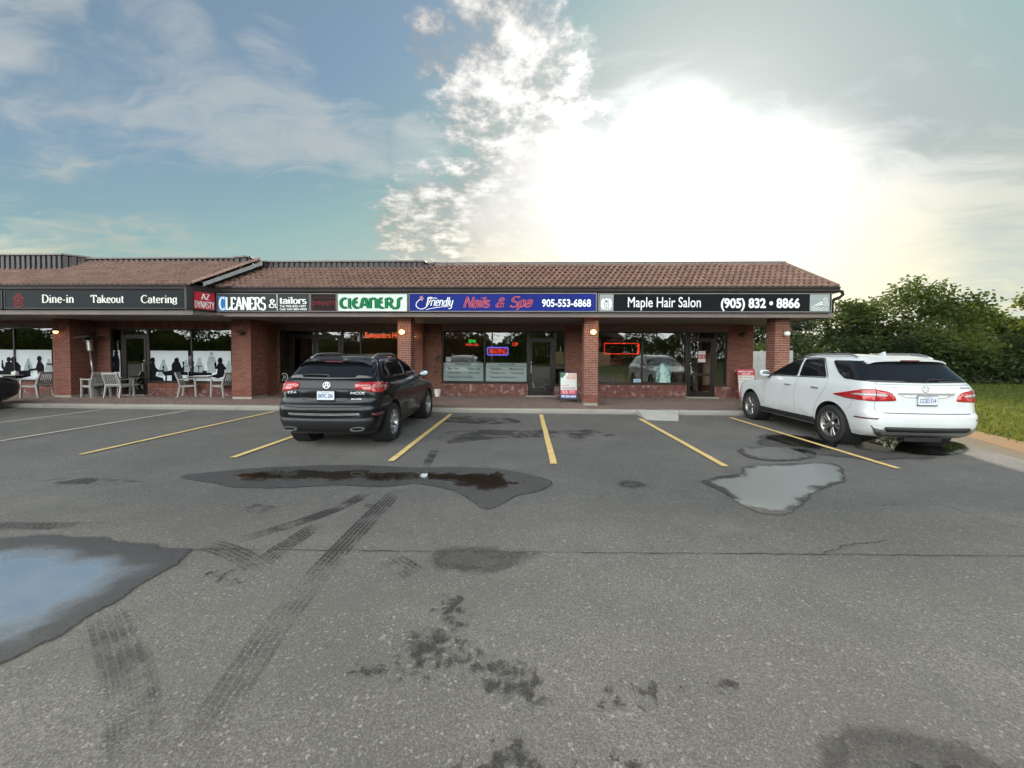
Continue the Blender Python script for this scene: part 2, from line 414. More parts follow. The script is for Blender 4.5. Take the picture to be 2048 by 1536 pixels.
# pen-drawn letters: strokes of a broad pen, for serif and script lettering
def _A(cx, cy, rx, ry, a0, a1, n=14):
    return [(cx + rx * math.cos(R(a0 + (a1 - a0) * i / n)), cy + ry * math.sin(R(a0 + (a1 - a0) * i / n))) for i in range(n + 1)]
def _L(*p): return [(p[i], p[i + 1]) for i in range(0, len(p), 2)]
GL = {
 'A': (.86, [_L(.05, 0, .43, 1), _L(.43, 1, .81, 0), _L(.2, .34, .66, .34)], [(.05, 0), (.81, 0)]),
 'C': (.86, [_A(.48, .5, .4, .49, 48, 312)], []),
 'D': (.9, [_L(.17, 0, .17, 1), [(.17, .98)] + _A(.36, .5, .44, .48, 90, -90) + [(.17, .02)]], [(.17, 0), (.17, 1)]),
 'E': (.74, [_L(.17, 0, .17, 1), _L(.17, .97, .66, .97), _L(.17, .5, .55, .5), _L(.17, .03, .68, .03), _L(.66, .97, .66, .8), _L(.68, .03, .68, .22)], [(.17, 0), (.17, 1)]),
 'F': (.72, [_L(.17, 0, .17, 1), _L(.17, .97, .7, .97), _L(.17, .52, .55, .52)], [(.17, 0)]),
 'L': (.72, [_L(.17, 0, .17, 1), _L(.17, .03, .66, .03), _L(.66, .03, .66, .24)], [(.17, 0), (.17, 1)]),
 'N': (.95, [_L(.16, 0, .16, 1), _L(.16, 1, .8, 0), _L(.8, 0, .8, 1)], [(.16, 0), (.16, 1), (.8, 1)]),
 'R': (.86, [_L(.17, 0, .17, 1), [(.17, .97)] + _A(.42, .735, .26, .235, 90, -90) + [(.17, .5)], _L(.42, .5, .76, .02)], [(.17, 0), (.17, 1), (.78, 0)]),
 'S': (.72, [_A(.36, .74, .27, .25, 25, 250)[:-1] + _A(.35, .25, .29, .25, 80, -155)], []),
 'T': (.82, [_L(.41, 0, .41, 1), _L(.05, .97, .77, .97), _L(.05, .97, .05, .78), _L(.77, .97, .77, .78)], [(.41, 0)]),
 'Y': (.84, [_L(.06, 1, .42, .48), _L(.78, 1, .42, .48), _L(.42, .5, .42, 0)], [(.42, 0), (.06, 1), (.78, 1)]),
 'Z': (.76, [_L(.08, .97, .68, .97), _L(.68, .97, .08, .03), _L(.08, .03, .7, .03)], []),
 'a': (.62, [_A(.28, .2, .2, .2, 0, 360), _L(.5, 0, .5, .48), _A(.3, .46, .2, .2, 0, 160)], []),
 'e': (.6, [_L(.1, .36, .5, .36), _A(.31, .33, .22, .33, 8, 320)], []),
 'g': (.62, [_A(.29, .4, .2, .26, 0, 360), _A(.29, .0, .23, .17, 0, 360), _L(.45, .62, .6, .66), _L(.15, .2, .2, .14)], []),
 'i': (.32, [_L(.16, 0, .16, .66), _L(.16, .86, .16, .94)], [(.16, 0)]),
 'k': (.66, [_L(.14, 0, .14, 1), _L(.14, .26, .52, .64), _L(.26, .4, .56, 0)], [(.14, 0), (.56, 0)]),
 'n': (.68, [_L(.14, 0, .14, .66), _A(.33, .42, .19, .24, 180, 0) + [(.52, 0)]], [(.14, 0), (.52, 0)]),
 'o': (.64, [_A(.32, .33, .24, .33, 0, 360, 20)], []),
 'r': (.5, [_L(.14, 0, .14, .66), _A(.34, .42, .2, .24, 180, 50)], [(.14, 0)]),
 't': (.42, [[(.18, .86), (.18, .18)] + _A(.32, .16, .14, .15, 180, 290), _L(.04, .64, .38, .64)], []),
 'u': (.68, [[(.14, .66)] + _A(.33, .22, .19, .21, 180, 360), _L(.52, .66, .52, 0)], [(.52, 0)]),
 'l': (.32, [_L(.16, 0, .16, 1)], [(.16, 0)]),
 's': (.52, [_A(.26, .48, .18, .17, 30, 255)[:-1] + _A(.26, .17, .19, .17, 80, -150)], []),
 'd': (.64, [_A(.28, .3, .2, .3, 0, 360), _L(.5, 0, .5, 1)], []),
 'p': (.64, [_L(.14, -.32, .14, .66), _A(.34, .33, .2, .32, 0, 360)], []),
 'y': (.62, [[(.12, .66)] + _A(.3, .26, .18, .24, 180, 360), [(.5, .66), (.46, 0)] + _A(.28, -.16, .2, .16, 10, -140)], []),
 '&': (.86, [[(.8, 0), (.3, .62)] + _A(.42, .78, .16, .2, 200, -20) + [(.2, .38)] + _A(.38, .22, .24, .22, 150, 330) + [(.74, .45)]], []),
 '-': (.46, [_L(.06, .32, .4, .32)], []),
 ' ': (.42, [], []),
}
def pen(body, thick=.17, thin=.05, serif=0.0, slant=0.0, track=0.0):
    """letters written with a broad pen; returns verts (with tiny depth steps) and faces"""
    V, F = [], []; x = 0.0; depth = 0.0
    def ribbon(pts):
        nonlocal depth
        depth += .00012; k = len(V); m = len(pts)
        for i in range(m):
            a = pts[max(i - 1, 0)]; b = pts[min(i + 1, m - 1)]; dx, dy = b[0] - a[0], b[1] - a[1]; L = math.hypot(dx, dy) or 1
            dx /= L; dy /= L; wdt = (thin + (thick - thin) * abs(dy) ** 1.5) / 2
            for sgn in (1, -1):
                px, py = pts[i][0] - dy * wdt * sgn, pts[i][1] + dx * wdt * sgn
                V.append((x + px + slant * py, py, depth))
        for i in range(m - 1): F.append((k + 2 * i, k + 2 * i + 1, k + 2 * i + 3, k + 2 * i + 2))
    for ch in body:
        wd_, st, se = GL[ch]
        for q in st: ribbon(q)
        if serif:
            for sx, sy in se:
                y = sy + (thin / 2 if sy < .1 else -thin / 2); ribbon([(sx - serif, y), (sx + serif, y)])
        x += wd_ + track
    return V, F
def write(mb, body, box, fn, d, **kw):
    V, F = pen(body, **kw); return fit(mb, V, F, box, fn, d)
def ellipse(cx, cz, rx, rz, n=18, a0=0, a1=360):
    return [(cx + rx * math.cos(R(a0 + (a1 - a0) * i / n)), cz + rz * math.sin(R(a0 + (a1 - a0) * i / n))) for i in range(n if a1 - a0 == 360 else n + 1)]
def flat(mb, pts, fn, d):
    """flat printed shape"""
    vs, fs, _ = cdt(pts, 10.0); k = len(mb.v)
    mb.v += [tuple(fn(v[0], v[1], d)) for v in vs]
    for f in fs: mb.face([k + i for i in f])
    return mb
def flat_line(mb, pts, wdt, fn, d):
    k = len(mb.v); m = len(pts)
    for i in range(m):
        a = pts[max(i - 1, 0)]; b = pts[min(i + 1, m - 1)]; dx, dz_ = b[0] - a[0], b[1] - a[1]; L = math.hypot(dx, dz_) or 1
        for sg in (1, -1): mb.v.append(tuple(fn(pts[i][0] - dz_ / L * wdt / 2 * sg, pts[i][1] + dx / L * wdt / 2 * sg, d)))
    for i in range(m - 1): mb.face((k + 2 * i, k + 2 * i + 1, k + 2 * i + 3, k + 2 * i + 2))
    return mb

# ================================================================== ground
KERB_Y, WALK_Z, WALL_Y, REST_Y = 11.2, 0.13, 14.7, 13.75
def asphalt_nodes(n, g):
    """weathered asphalt: colour, roughness, relief height"""
    v = n.new('ShaderNodeTexVoronoi'); n.put(v.inputs['Vector'], g); v.inputs['Scale'].default_value = 150
    sp = n.new('ShaderNodeSeparateColor'); n.links.new(v.outputs['Color'], sp.inputs[0])
    v2 = n.new('ShaderNodeTexVoronoi'); n.put(v2.inputs['Vector'], g); v2.inputs['Scale'].default_value = 80
    sp2 = n.new('ShaderNodeSeparateColor'); n.links.new(v2.outputs['Color'], sp2.inputs[0])
    big = n.noise(g, .35, 5, .6, .3); mid = n.noise(g, 1.7, 6, .62, .4); fine = n.noise(g, 60, 4, .7)
    c = n.mix(n.smooth(big, .32, .68), (.142, .132, .118), (.245, .228, .204))
    c = n.mix(n.smooth(mid, .42, .68, 0, .62), c, (.135, .128, .118))
    c = n.mix(n.mul(n.smooth(sp.outputs[0], .0, 1.0), .9), c, (.088, .083, .077))
    c = n.mix(n.smooth(sp.outputs[1], .84, .98, 0, .45), c, (.34, .33, .30))
    c = n.mix(n.smooth(sp2.outputs[0], .965, .985, 0, .38), c, (.50, .48, .44))
    c = n.mix(n.smooth(fine, .35, .7, .0, .35), c, (.09, .086, .08))
    streak = n.noise(n.mapping(g, (.22, 1.6, 1), (0, 0, R(7))), 1.0, 5, .6, .5)
    c = n.mix(n.smooth(streak, .50, .72, 0, .6), c, (.125, .118, .108))
    c = n.mix(n.smooth(n.noise(g, .8, 4, .6, .2), .60, .76, 0, .4), c, (.25, .23, .185))
    h = n.add(n.mul(v.outputs['Distance'], .7), n.mul(fine, .8))
    return c, n.add(.72, n.mul(fine, .22)), h
M_ASPH, n, out = new_mat('asphalt'); g = n.new('ShaderNodeNewGeometry').outputs['Position']
c, r, h = asphalt_nodes(n, g)
p = principled(n, out, **{'Base Color': c, 'Roughness': r, 'Specular IOR Level': .35}); n.put(p.inputs['Normal'], n.bump(h, .9, .004))

def wet_mat(name, deep, gloss_lo, gloss_hi, alpha_noise=None, dark=.33, spec=.5, mirror=0.0, soft=.03, silt_or_reflection=(.013, .012, .010)):
    """damp asphalt; where the water stands deeper (attribute 'edge' = metres from the rim) it turns to a mirror"""
    m, n, out = new_mat(name); g = n.new('ShaderNodeNewGeometry').outputs['Position']
    c, r, h = asphalt_nodes(n, g)
    e = n.add(n.attr('edge'), n.mul(n.sub(n.noise(g, 1.7, 6, .64), .5), .75))
    d = n.smooth(e, deep[0], deep[1])
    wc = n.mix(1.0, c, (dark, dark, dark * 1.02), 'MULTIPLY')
    wc = n.mix(d, wc, silt_or_reflection)
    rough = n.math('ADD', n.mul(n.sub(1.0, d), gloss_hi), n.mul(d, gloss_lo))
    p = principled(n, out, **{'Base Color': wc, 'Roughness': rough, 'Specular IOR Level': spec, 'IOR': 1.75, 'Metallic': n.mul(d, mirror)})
    b = n.new('ShaderNodeBump'); n.put(b.inputs['Height'], n.add(n.mul(h, n.sub(1.0, d)), 0.0)); b.inputs['Distance'].default_value = .0035
    n.put(b.inputs['Strength'], n.mul(n.sub(1.0, d), .55)); n.put(p.inputs['Normal'], b.outputs[0])
    if alpha_noise:
        sc, lo, hi, amt = alpha_noise
        a = n.smooth(n.add(n.noise(g, sc, 7, .66, .4), n.math('MINIMUM', n.mul(n.attr('edge'), 1.2), .10)), lo, hi, 0, amt)
    else:
        a = n.smooth(n.add(n.attr('edge'), n.mul(n.sub(n.noise(g, 11 if soft < .1 else 9, 7, .7), .5), .09 + soft)), .004, soft + .02)
    t = n.new('ShaderNodeBsdfTransparent'); mx = n.new('ShaderNodeMixShader'); n.put(mx.inputs[0], a)
    n.links.new(t.outputs[0], mx.inputs[1]); n.links.new(p.outputs[0], mx.inputs[2]); n.links.new(mx.outputs[0], out.inputs[0])
    return m
M_PUD_DARK = wet_mat('standing_water', (.20, .40), .015, .42, dark=.45, silt_or_reflection=(.026, .019, .013))
M_PUD_LEFT = wet_mat('shallow_water', (.14, .50), .03, .40, dark=.42, mirror=.7, silt_or_reflection=(.37, .43, .49))  # pale blue stands in for reflected sky, put into colour and metalness
M_PUD_FILM = wet_mat('silt_and_sky_sheen_film', (.03, .14), .30, .42, spec=.4, silt_or_reflection=(.25, .26, .245))  # muddy film; its light grey also stands in for reflected sky
M_PUD_EDGE = wet_mat('thin_water_sheet', (.02, .16), .03, .30)
M_DAMP = wet_mat('damp_asphalt', (9, 10), .1, .8, None, .62, .12, soft=.14)
M_STAIN = wet_mat('oily_stain', (9, 10), .1, .8, (13, .53, .68, .72), .34, .12)
M_STAIN_F = wet_mat('faint_stain', (9, 10), .1, .8, (1.6, .50, .66, .6), .5, .12)

def sheet(name, pts, z, mat, step=.25, rough_edge=.05, pixels=True, kind='structure', seed=1):
    """flat patch on the ground with an irregular rim; attribute edge = distance from the rim"""
    rnd = random.Random(seed)
    if pixels: pts = [tuple(on_ground(u, v)[:2]) for u, v in pts]
    pts = resample(chaikin(pts, 2), .12)
    if rough_edge:
        n = len(pts); ph = [rnd.uniform(0, 6.28) for _ in range(6)]; fr = [rnd.randint(3, 6) * (k + 1) for k in range(6)]
        q = []
        for i, p in enumerate(pts):
            a, b = pts[i - 1], pts[(i + 1) % n]; dx, dy = b[0] - a[0], b[1] - a[1]; L = math.hypot(dx, dy) or 1
            o = sum(math.sin(fr[k] * 2 * math.pi * i / n + ph[k]) / (k + 1) for k in range(6)) * rough_edge * .5 + rnd.uniform(-1, 1) * rough_edge * .15
            q.append((p[0] + dy / L * o, p[1] - dx / L * o))
        pts = q
    vs, fs, bd = cdt(pts, step)
    me = bpy.data.meshes.new(name); me.from_pydata([(v[0], v[1], z) for v in vs], [], [tuple(f) for f in fs]); me.materials.append(mat)
    at = me.attributes.new('edge', 'FLOAT', 'POINT'); at.data.foreach_set('value', [bd(v[0], v[1]) for v in vs])
    me.update(); o = link_mesh(name, me); recalc(o)
    if me.polygons[0].normal.z < 0: me.flip_normals()
    o['kind'] = kind
    return o

# the wide ground of grass and earth out to the horizon
M_EARTH, n, out = new_mat('meadow_ground'); g = n.new('ShaderNodeNewGeometry').outputs['Position']
c = n.mix(n.smooth(n.noise(g, .5, 6, .6), .35, .65), (.060, .078, .022), (.095, .115, .032))
c = n.mix(n.smooth(n.noise(g, 3.1, 6, .65), .5, .75, 0, .5), c, (.13, .115, .05))
p = principled(n, out, **{'Base Color': c, 'Roughness': .95, 'Specular IOR Level': .2}); n.put(p.inputs['Normal'], n.bump(n.noise(g, 18, 5, .7), 1, .03))
MB().poly([(-700, -700, -.03), (700, -700, -.03), (700, 900, -.03), (-700, 900, -.03)]).build('ground', M_EARTH, kind='structure')
edge_R = [(7.0, -30), (7.0, 3.5), (7.75, 5.4), (8.45, 7.2), (9.1, 9.2), (9.15, 10.2), (9.35, 11.24)]
MB().poly([(-60, -30, 0)] + [(x, y, 0) for x, y in edge_R] + [(-60, 11.24, 0)]).build('parking_lot', M_ASPH, kind='structure')
M_GRAVEL = tone_mat('gravel', (.155, .120, .080), (.10, .082, .058), (.23, .18, .12), .95, .01, 40, big=(1.4, .45, .7, .6, (.20, .15, .09)))
M_DIRT = tone_mat('bare_dirt', (.30, .17, .075), (.22, .13, .06), (.36, .22, .10), .95, .012, 30, big=(2.2, .5, .7, .6, (.16, .13, .05)))
sh = [(x - .03, y) for x, y in edge_R[1:]]
MB().poly([(x, y, -.004) for x, y in sh] + [(10.1, 11.24, -.004), (9.9, 9.4, -.004), (9.1, 7.3, -.004), (8.5, 5.5, -.004), (8.3, 3.5, -.004)]).build('gravel_shoulder', M_GRAVEL, kind='structure')
MB().poly([(8.0, 3.5, .0), (8.3, 5.5, .0), (8.85, 7.1, .0), (9.6, 9.0, .0), (10.0, 11.3, .0), (10.9, 11.3, .0), (10.5, 9.4, .0), (9.75, 7.3, .0), (9.2, 5.5, .0), (9.0, 3.5, .0)]).build('dirt_verge', M_DIRT, kind='structure')

# painted bay lines, worn
M_LINE, n, out = new_mat('worn_yellow_paint'); g = n.new('ShaderNodeNewGeometry').outputs['Position']
c = n.mix(n.smooth(n.noise(g, 5, 5, .6), .3, .7), (.74, .49, .17), (.82, .60, .25))
p = principled(n, out, **{'Base Color': c, 'Roughness': .7}); n.put(p.inputs['Normal'], n.bump(n.noise(g, 70, 4, .6), .5, .003))
a = n.smooth(n.add(n.mul(n.noise(g, 48, 5, .7), .6), n.mul(n.noise(g, 3.0, 5, .6), .5)), .36, .44)
t = n.new('ShaderNodeBsdfTransparent'); mx = n.new('ShaderNodeMixShader'); n.put(mx.inputs[0], a)
n.links.new(t.outputs[0], mx.inputs[1]); n.links.new(p.outputs[0], mx.inputs[2]); n.links.new(mx.outputs[0], out.inputs[0])
M_LINEW = M_LINE.copy(); M_LINEW.name = 'faded_cream_paint'
for nd in M_LINEW.node_tree.nodes:
    if nd.type == 'MIX' and nd.data_type == 'RGBA': nd.inputs[6].default_value = (.60, .52, .36, 1); nd.inputs[7].default_value = (.70, .63, .48, 1)
for x, y0, y1, wdt, m in ((-15.2, 6.0, 10.9, .07, M_LINEW), (-12.55, 6.0, 10.95, .07, M_LINEW), (-9.93, 6.05, 10.95, .075, M_LINEW), (-7.33, 6.05, 10.92, .095, M_LINE), (-4.72, 6.0, 10.9, .10, M_LINE),
                       (-2.115, 5.95, 10.82, .10, M_LINE), (.44, 5.93, 10.91, .105, M_LINE), (3.055, 5.94, 10.4, .105, M_LINE), (5.625, 5.97, 10.75, .10, M_LINE)):
    b = MB(); k = 14; jl = [random.uniform(-.004, .004) for _ in range(k + 1)]
    for i in range(k):
        ya, yb = y0 + (y1 - y0) * i / k, y0 + (y1 - y0) * (i + 1) / k
        b.poly([(x - wdt / 2 + jl[i], ya, .015), (x + wdt / 2 + jl[i], ya, .015), (x + wdt / 2 + jl[i + 1], yb, .015), (x - wdt / 2 + jl[i + 1], yb, .015)])
    b.build('bay_line', m, kind='structure')

# puddles and wet stains (traced outlines, at their own places on the lot)
sheet('puddle', [(330, 958), (380, 946), (480, 938), (640, 931), (760, 931), (840, 936), (900, 932), (985, 935), (1060, 946), (1112, 966), (1090, 982), (1035, 990), (985, 1024), (955, 1018), (905, 985), (850, 970), (780, 975), (640, 972), (540, 978), (450, 976), (420, 966)], .008, M_PUD_DARK, .12, .05, seed=3)
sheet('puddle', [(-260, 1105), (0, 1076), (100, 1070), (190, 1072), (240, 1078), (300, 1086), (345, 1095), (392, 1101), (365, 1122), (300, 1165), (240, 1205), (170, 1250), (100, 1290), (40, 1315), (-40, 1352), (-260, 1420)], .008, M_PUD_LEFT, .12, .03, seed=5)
sheet('puddle', [(1388, 963), (1420, 954), (1470, 950), (1490, 942), (1470, 935), (1530, 928), (1600, 926), (1665, 925), (1690, 940), (1702, 963), (1670, 975), (1630, 985), (1605, 1008), (1600, 1026), (1560, 1036), (1520, 1030), (1480, 1010), (1445, 985)], .008, M_PUD_FILM, .1, .04, seed=8)
sheet('puddle', [(1462, 903), (1490, 896), (1540, 893), (1610, 896), (1640, 908), (1625, 921), (1570, 925), (1500, 920)], .012, M_PUD_EDGE, .1, .04, seed=9)
sheet('puddle', [(1730, 880), (1780, 874), (1850, 876), (1930, 886), (1945, 905), (1900, 914), (1830, 910), (1760, 906), (1700, 896)], .012, M_PUD_EDGE, .08, .04, seed=10)
sheet('puddle', [(1500, 872), (1560, 868), (1640, 876), (1690, 892), (1650, 905), (1570, 893)], .012, M_PUD_EDGE, .1, .05, seed=30)
sheet('damp_patch', [(840, 1102), (900, 1092), (985, 1088), (1060, 1098), (1100, 1110), (1062, 1136), (1000, 1144), (930, 1158), (885, 1150), (850, 1130)], .006, M_DAMP, .15, .06, seed=11)
sheet('damp_patch', [(1215, 968), (1240, 958), (1290, 960), (1310, 972), (1280, 982), (1235, 978)], .006, M_DAMP, .15, .05, seed=12)
sheet('damp_patch', [(1140, 964), (1165, 960), (1200, 962), (1190, 970), (1155, 970)], .006, M_DAMP, .15, .03, seed=13)
sheet('damp_patch', [(880, 862), (960, 858), (1060, 862), (1180, 858), (1245, 868), (1200, 880), (1090, 874), (960, 880), (900, 890), (870, 880)], .006, M_STAIN_F, .25, .06, seed=14)
sheet('damp_patch', [(860, 842), (920, 832), (1010, 834), (1060, 846), (960, 850)], .006, M_STAIN_F, .25, .05, seed=15)
sheet('damp_patch', [(1490, 880), (1580, 868), (1700, 880), (1800, 905), (1920, 915), (1800, 925), (1650, 915), (1550, 900)], .006, M_DAMP, .25, .08, seed=16)
sheet('damp_patch', [(1600, 1480), (1680, 1426), (1780, 1440), (1930, 1480), (2100, 1540), (2300, 1700), (1700, 1700), (1590, 1560)], .006, M_DAMP, .1, .02, seed=17)
sheet('damp_patch', [(1720, 1540), (1850, 1500), (2000, 1560), (2100, 1640), (1800, 1640)], .0085, M_STAIN, .1, .02, seed=18)
for s_, pts in ((20, [(775, 1290), (830, 1255), (900, 1250), (960, 1300), (1000, 1325), (1090, 1335), (1120, 1360), (1105, 1420), (1040, 1425), (985, 1385), (930, 1365), (850, 1345), (790, 1320)]),
                (21, [(660, 1345), (700, 1322), (800, 1315), (930, 1335), (1000, 1360), (900, 1375), (740, 1365)]), (22, [(870, 1180), (925, 1185), (950, 1225), (925, 1275), (890, 1270), (862, 1230)]),
                (23, [(1185, 1375), (1250, 1352), (1345, 1370), (1380, 1395), (1300, 1430), (1200, 1435)]), (24, [(1380, 1360), (1450, 1335), (1520, 1365), (1460, 1400)]),
                (25, [(900, 1515), (1000, 1480), (1110, 1495), (1180, 1540), (1100, 1590), (910, 1590)]), (26, [(1170, 1520), (1260, 1490), (1345, 1530), (1310, 1590), (1180, 1590)]),
                (27, [(400, 1140), (450, 1130), (500, 1150), (480, 1175), (420, 1170)])):
    sheet('oil_stain', pts, .006, M_STAIN, .07, .03, seed=s_)
sheet('damp_patch', [(60, 965), (130, 955), (240, 958), (300, 964), (220, 970), (110, 972)], .006, M_STAIN_F, .2, .03, seed=28)

# damp tyre tracks
M_TRACK, n, out = new_mat('tyre_track'); g = n.new('ShaderNodeNewGeometry').outputs['Position']
uvn = n.new('ShaderNodeSeparateXYZ'); n.put(uvn.inputs[0], n.new('ShaderNodeUVMap').outputs[0])
u_, v_ = uvn.outputs[0], uvn.outputs[1]
rib = n.math('PINGPONG', n.add(n.mul(u_, 5.0), n.mul(n.noise(g, 20, 3, .5), .15)), .5)
lug = n.math('PINGPONG', n.add(n.mul(v_, 16.0), n.math('ABSOLUTE', n.mul(n.sub(u_, .5), 1.6))), .5)
edgeu = n.smooth(n.math('ABSOLUTE', n.sub(u_, .5)), .36, .5, 1, 0)
solid = n.attr('solid')
pat = n.math('MAXIMUM', n.mul(n.smooth(rib, .10, .2), n.smooth(lug, .06, .16, .45, 1)), n.math('MULTIPLY', solid, edgeu))
pat = n.mul(pat, n.smooth(n.noise(g, 3.2, 6, .65), .34, .6))
a = n.mul(n.mul(pat, n.attr('fade')), n.smooth(n.noise(g, 75, 3, .7), .25, .55, .45, 1))
c, r, h = asphalt_nodes(n, g)
p = principled(n, out, **{'Base Color': n.mix(1, c, (.34, .34, .345), 'MULTIPLY'), 'Roughness': .6, 'Specular IOR Level': .35}); n.put(p.inputs['Normal'], n.bump(h, .8, .003))
t = n.new('ShaderNodeBsdfTransparent'); mx = n.new('ShaderNodeMixShader'); n.put(mx.inputs[0], a)
n.links.new(t.outputs[0], mx.inputs[1]); n.links.new(p.outputs[0], mx.inputs[2]); n.links.new(mx.outputs[0], out.inputs[0])
def track(px, wdt, f0, f1, solid, z=.0055):
    pts = [Vector(on_ground(u, v)[:2]) for u, v in px]; pts = [Vector(q) for q in chaikin([tuple(q) for q in pts], 2, False)]
    V, F, UV, FD = [], [], [], []; L = 0; tot = sum((pts[i + 1] - pts[i]).length for i in range(len(pts) - 1))
    for i, q in enumerate(pts):
        if i: L += (q - pts[i - 1]).length
        d = (pts[min(i + 1, len(pts) - 1)] - pts[max(i - 1, 0)]).normalized(); nn = Vector((-d.y, d.x)) * wdt / 2
        V += [(q.x + nn.x, q.y + nn.y, z), (q.x - nn.x, q.y - nn.y, z)]; UV += [(0, L), (1, L)]
        k = L / tot; FD += [(f0 + (f1 - f0) * k) * min(1, k * 6) * min(1, (1 - k) * 4) ** 1.2] * 2
    for i in range(len(pts) - 1): F.append((2 * i, 2 * i + 1, 2 * i + 3, 2 * i + 2))
    me = bpy.data.meshes.new('tyre_track'); me.from_pydata(V, [], F); me.materials.append(M_TRACK)
    uv = me.uv_layers.new(name='UVMap')
    for l in me.loops: uv.data[l.index].uv = UV[l.vertex_index]
    a1 = me.attributes.new('fade', 'FLOAT', 'POINT'); a1.data.foreach_set('value', FD)
    a2 = me.attributes.new('solid', 'FLOAT', 'POINT'); a2.data.foreach_set('value', [solid] * len(V))
    me.update()
    if me.polygons[0].normal.z < 0: me.flip_normals()
    link_mesh('tyre_track', me)['kind'] = 'structure'
track([(800, 978), (740, 1035), (672, 1108), (605, 1182)], .21, .8, 1.0, .0)
track([(640, 1150), (560, 1240), (470, 1370), (400, 1480), (350, 1570)], .21, .32, .36, .0, .0065)
track([(735, 985), (690, 1012), (600, 1045), (470, 1084)], .17, .85, .8, .75)
track([(640, 1048), (580, 1085), (540, 1112), (512, 1140)], .19, .75, .9, .15)
track([(410, 1090), (450, 1100), (490, 1118), (525, 1142)], .19, .45, .9, .1, .0065)
track([(210, 1225), (235, 1300), (262, 1400), (250, 1540)], .19, .6, .3, .0)
track([(250, 1300), (270, 1400), (275, 1560)], .2, .3, .25, .0, .0065)
track([(780, 1118), (835, 1152)], .2, .7, .7, .0)
track([(490, 1015), (545, 1022)], .2, .7, .7, .0)
track([(720, 1008), (775, 1020)], .1, .6, .6, .3)
track([(870, 900), (850, 935)], .15, .7, .8, .9)
track([(-40, 1052), (60, 1054), (215, 1050)], .16, .6, .7, .3)

# construction joint across the lot
M_CRACK = pm('joint_tar', (.028, .027, .026), .9, var=.2, vs=20)
b = MB(); prev = None; rnd = random.Random(4)
for i in range(140):
    t = i / 139; q = Vector((-3.2 + t * 13.5, 3.15 + t * .42 + rnd.uniform(-.008, .008), .0045)); wd_ = rnd.uniform(.003, .013) * (1 if rnd.random() < .9 else .2)
    if prev: b.poly([(prev[0].x, prev[0].y - prev[1] / 2, .0045), (q.x, q.y - wd_ / 2, .0045), (q.x, q.y + wd_ / 2, .0045), (prev[0].x, prev[0].y + prev[1] / 2, .0045)])
    prev = (q, wd_)
b.build('asphalt_joint', M_CRACK, kind='structure')

for a_, z_ in (([(1880, 1010), (1950, 1030), (2010, 1050), (2070, 1062)], 1), ([(1700, 1000), (1760, 1012), (1800, 1008)], 2), ([(1640, 1108), (1700, 1090), (1780, 1080)], 4)):
    rr = random.Random(z_); pp = [on_ground(u, v) for u, v in a_]; fine = []
    for i in range(len(pp) - 1):
        for t in range(9): q = pp[i].lerp(pp[i + 1], t / 9); fine.append((q.x + rr.uniform(-.02, .02), q.y + rr.uniform(-.02, .02)))
    b = MB(); flat_line(b, fine, .007, lambda x_, y_, d_: (x_, y_, d_), .0045); recalc(b.build('asphalt_crack', M_CRACK, kind='structure'))
# kerb in cast lengths, ramp, walk of pavers
M_CONC = tone_mat('concrete', (.34, .32, .28), (.27, .255, .23), (.41, .39, .345), .9, .004, 50, big=(1.3, .5, .72, .55, (.21, .195, .17)), spots=(9, .62, .74, .6, (.16, .15, .14)))
kerb = MB(); kerb.box(-30, 9.3, KERB_Y + .03, KERB_Y + .14, -.02, .10); kerb = kerb.build('kerb', M_CONC, kind='structure')
x = -30.0; rnd = random.Random(9)
while x < 9.3:
    L = min(3.05, 9.3 - x); b = MB(); dz_ = rnd.uniform(-.008, .006); dy_ = rnd.uniform(-.006, .006); c0 = .022
    prof = [(KERB_Y + .02 + dy_, -.01), (KERB_Y + dy_ + .005, .07), (KERB_Y + dy_ + .012, .115 + dz_), (KERB_Y + dy_ + .03, .132 + dz_), (KERB_Y + .15, .134 + dz_), (KERB_Y + .15, -.01)]
    k = len(prof); m_ = 10
    for i in range(m_ + 1):
        xx = x + .006 + (L - .012) * i / m_
        for (yy, zz) in prof: b.v.append((xx, yy + rnd.uniform(-.005, .005) * (zz > .05), zz + rnd.uniform(-.004, .002) * (zz > .05)))
    for i in range(m_):
        for j in range(k): b.face((i * k + j, (i + 1) * k + j, (i + 1) * k + (j + 1) % k, i * k + (j + 1) % k))
    b.face(range(k - 1, -1, -1)); b.face([m_ * k + j for j in range(k)])
    recalc(b.build('kerb_stone', M_CONC, kerb)); x += L
b = MB()
r0, r1, r2, r3 = on_ground(1268, 826), on_ground(1352, 828), on_ground(1357, 842), on_ground(1293, 840)
b.prism([(r0.x, KERB_Y), (r1.x, KERB_Y), (r2.x, r2.y), (r3.x, r3.y)], lambda a, c_, d: (a, c_, d if d < 0 else .006 + .128 * max(0, min(1, (c_ - r3.y) / (KERB_Y - r3.y)))), -.05, 1)
recalc(b.build('kerb_ramp', pm('ramp_concrete', (.42, .41, .37), .9, var=.08, vs=3, bump=.004), kind='structure'))

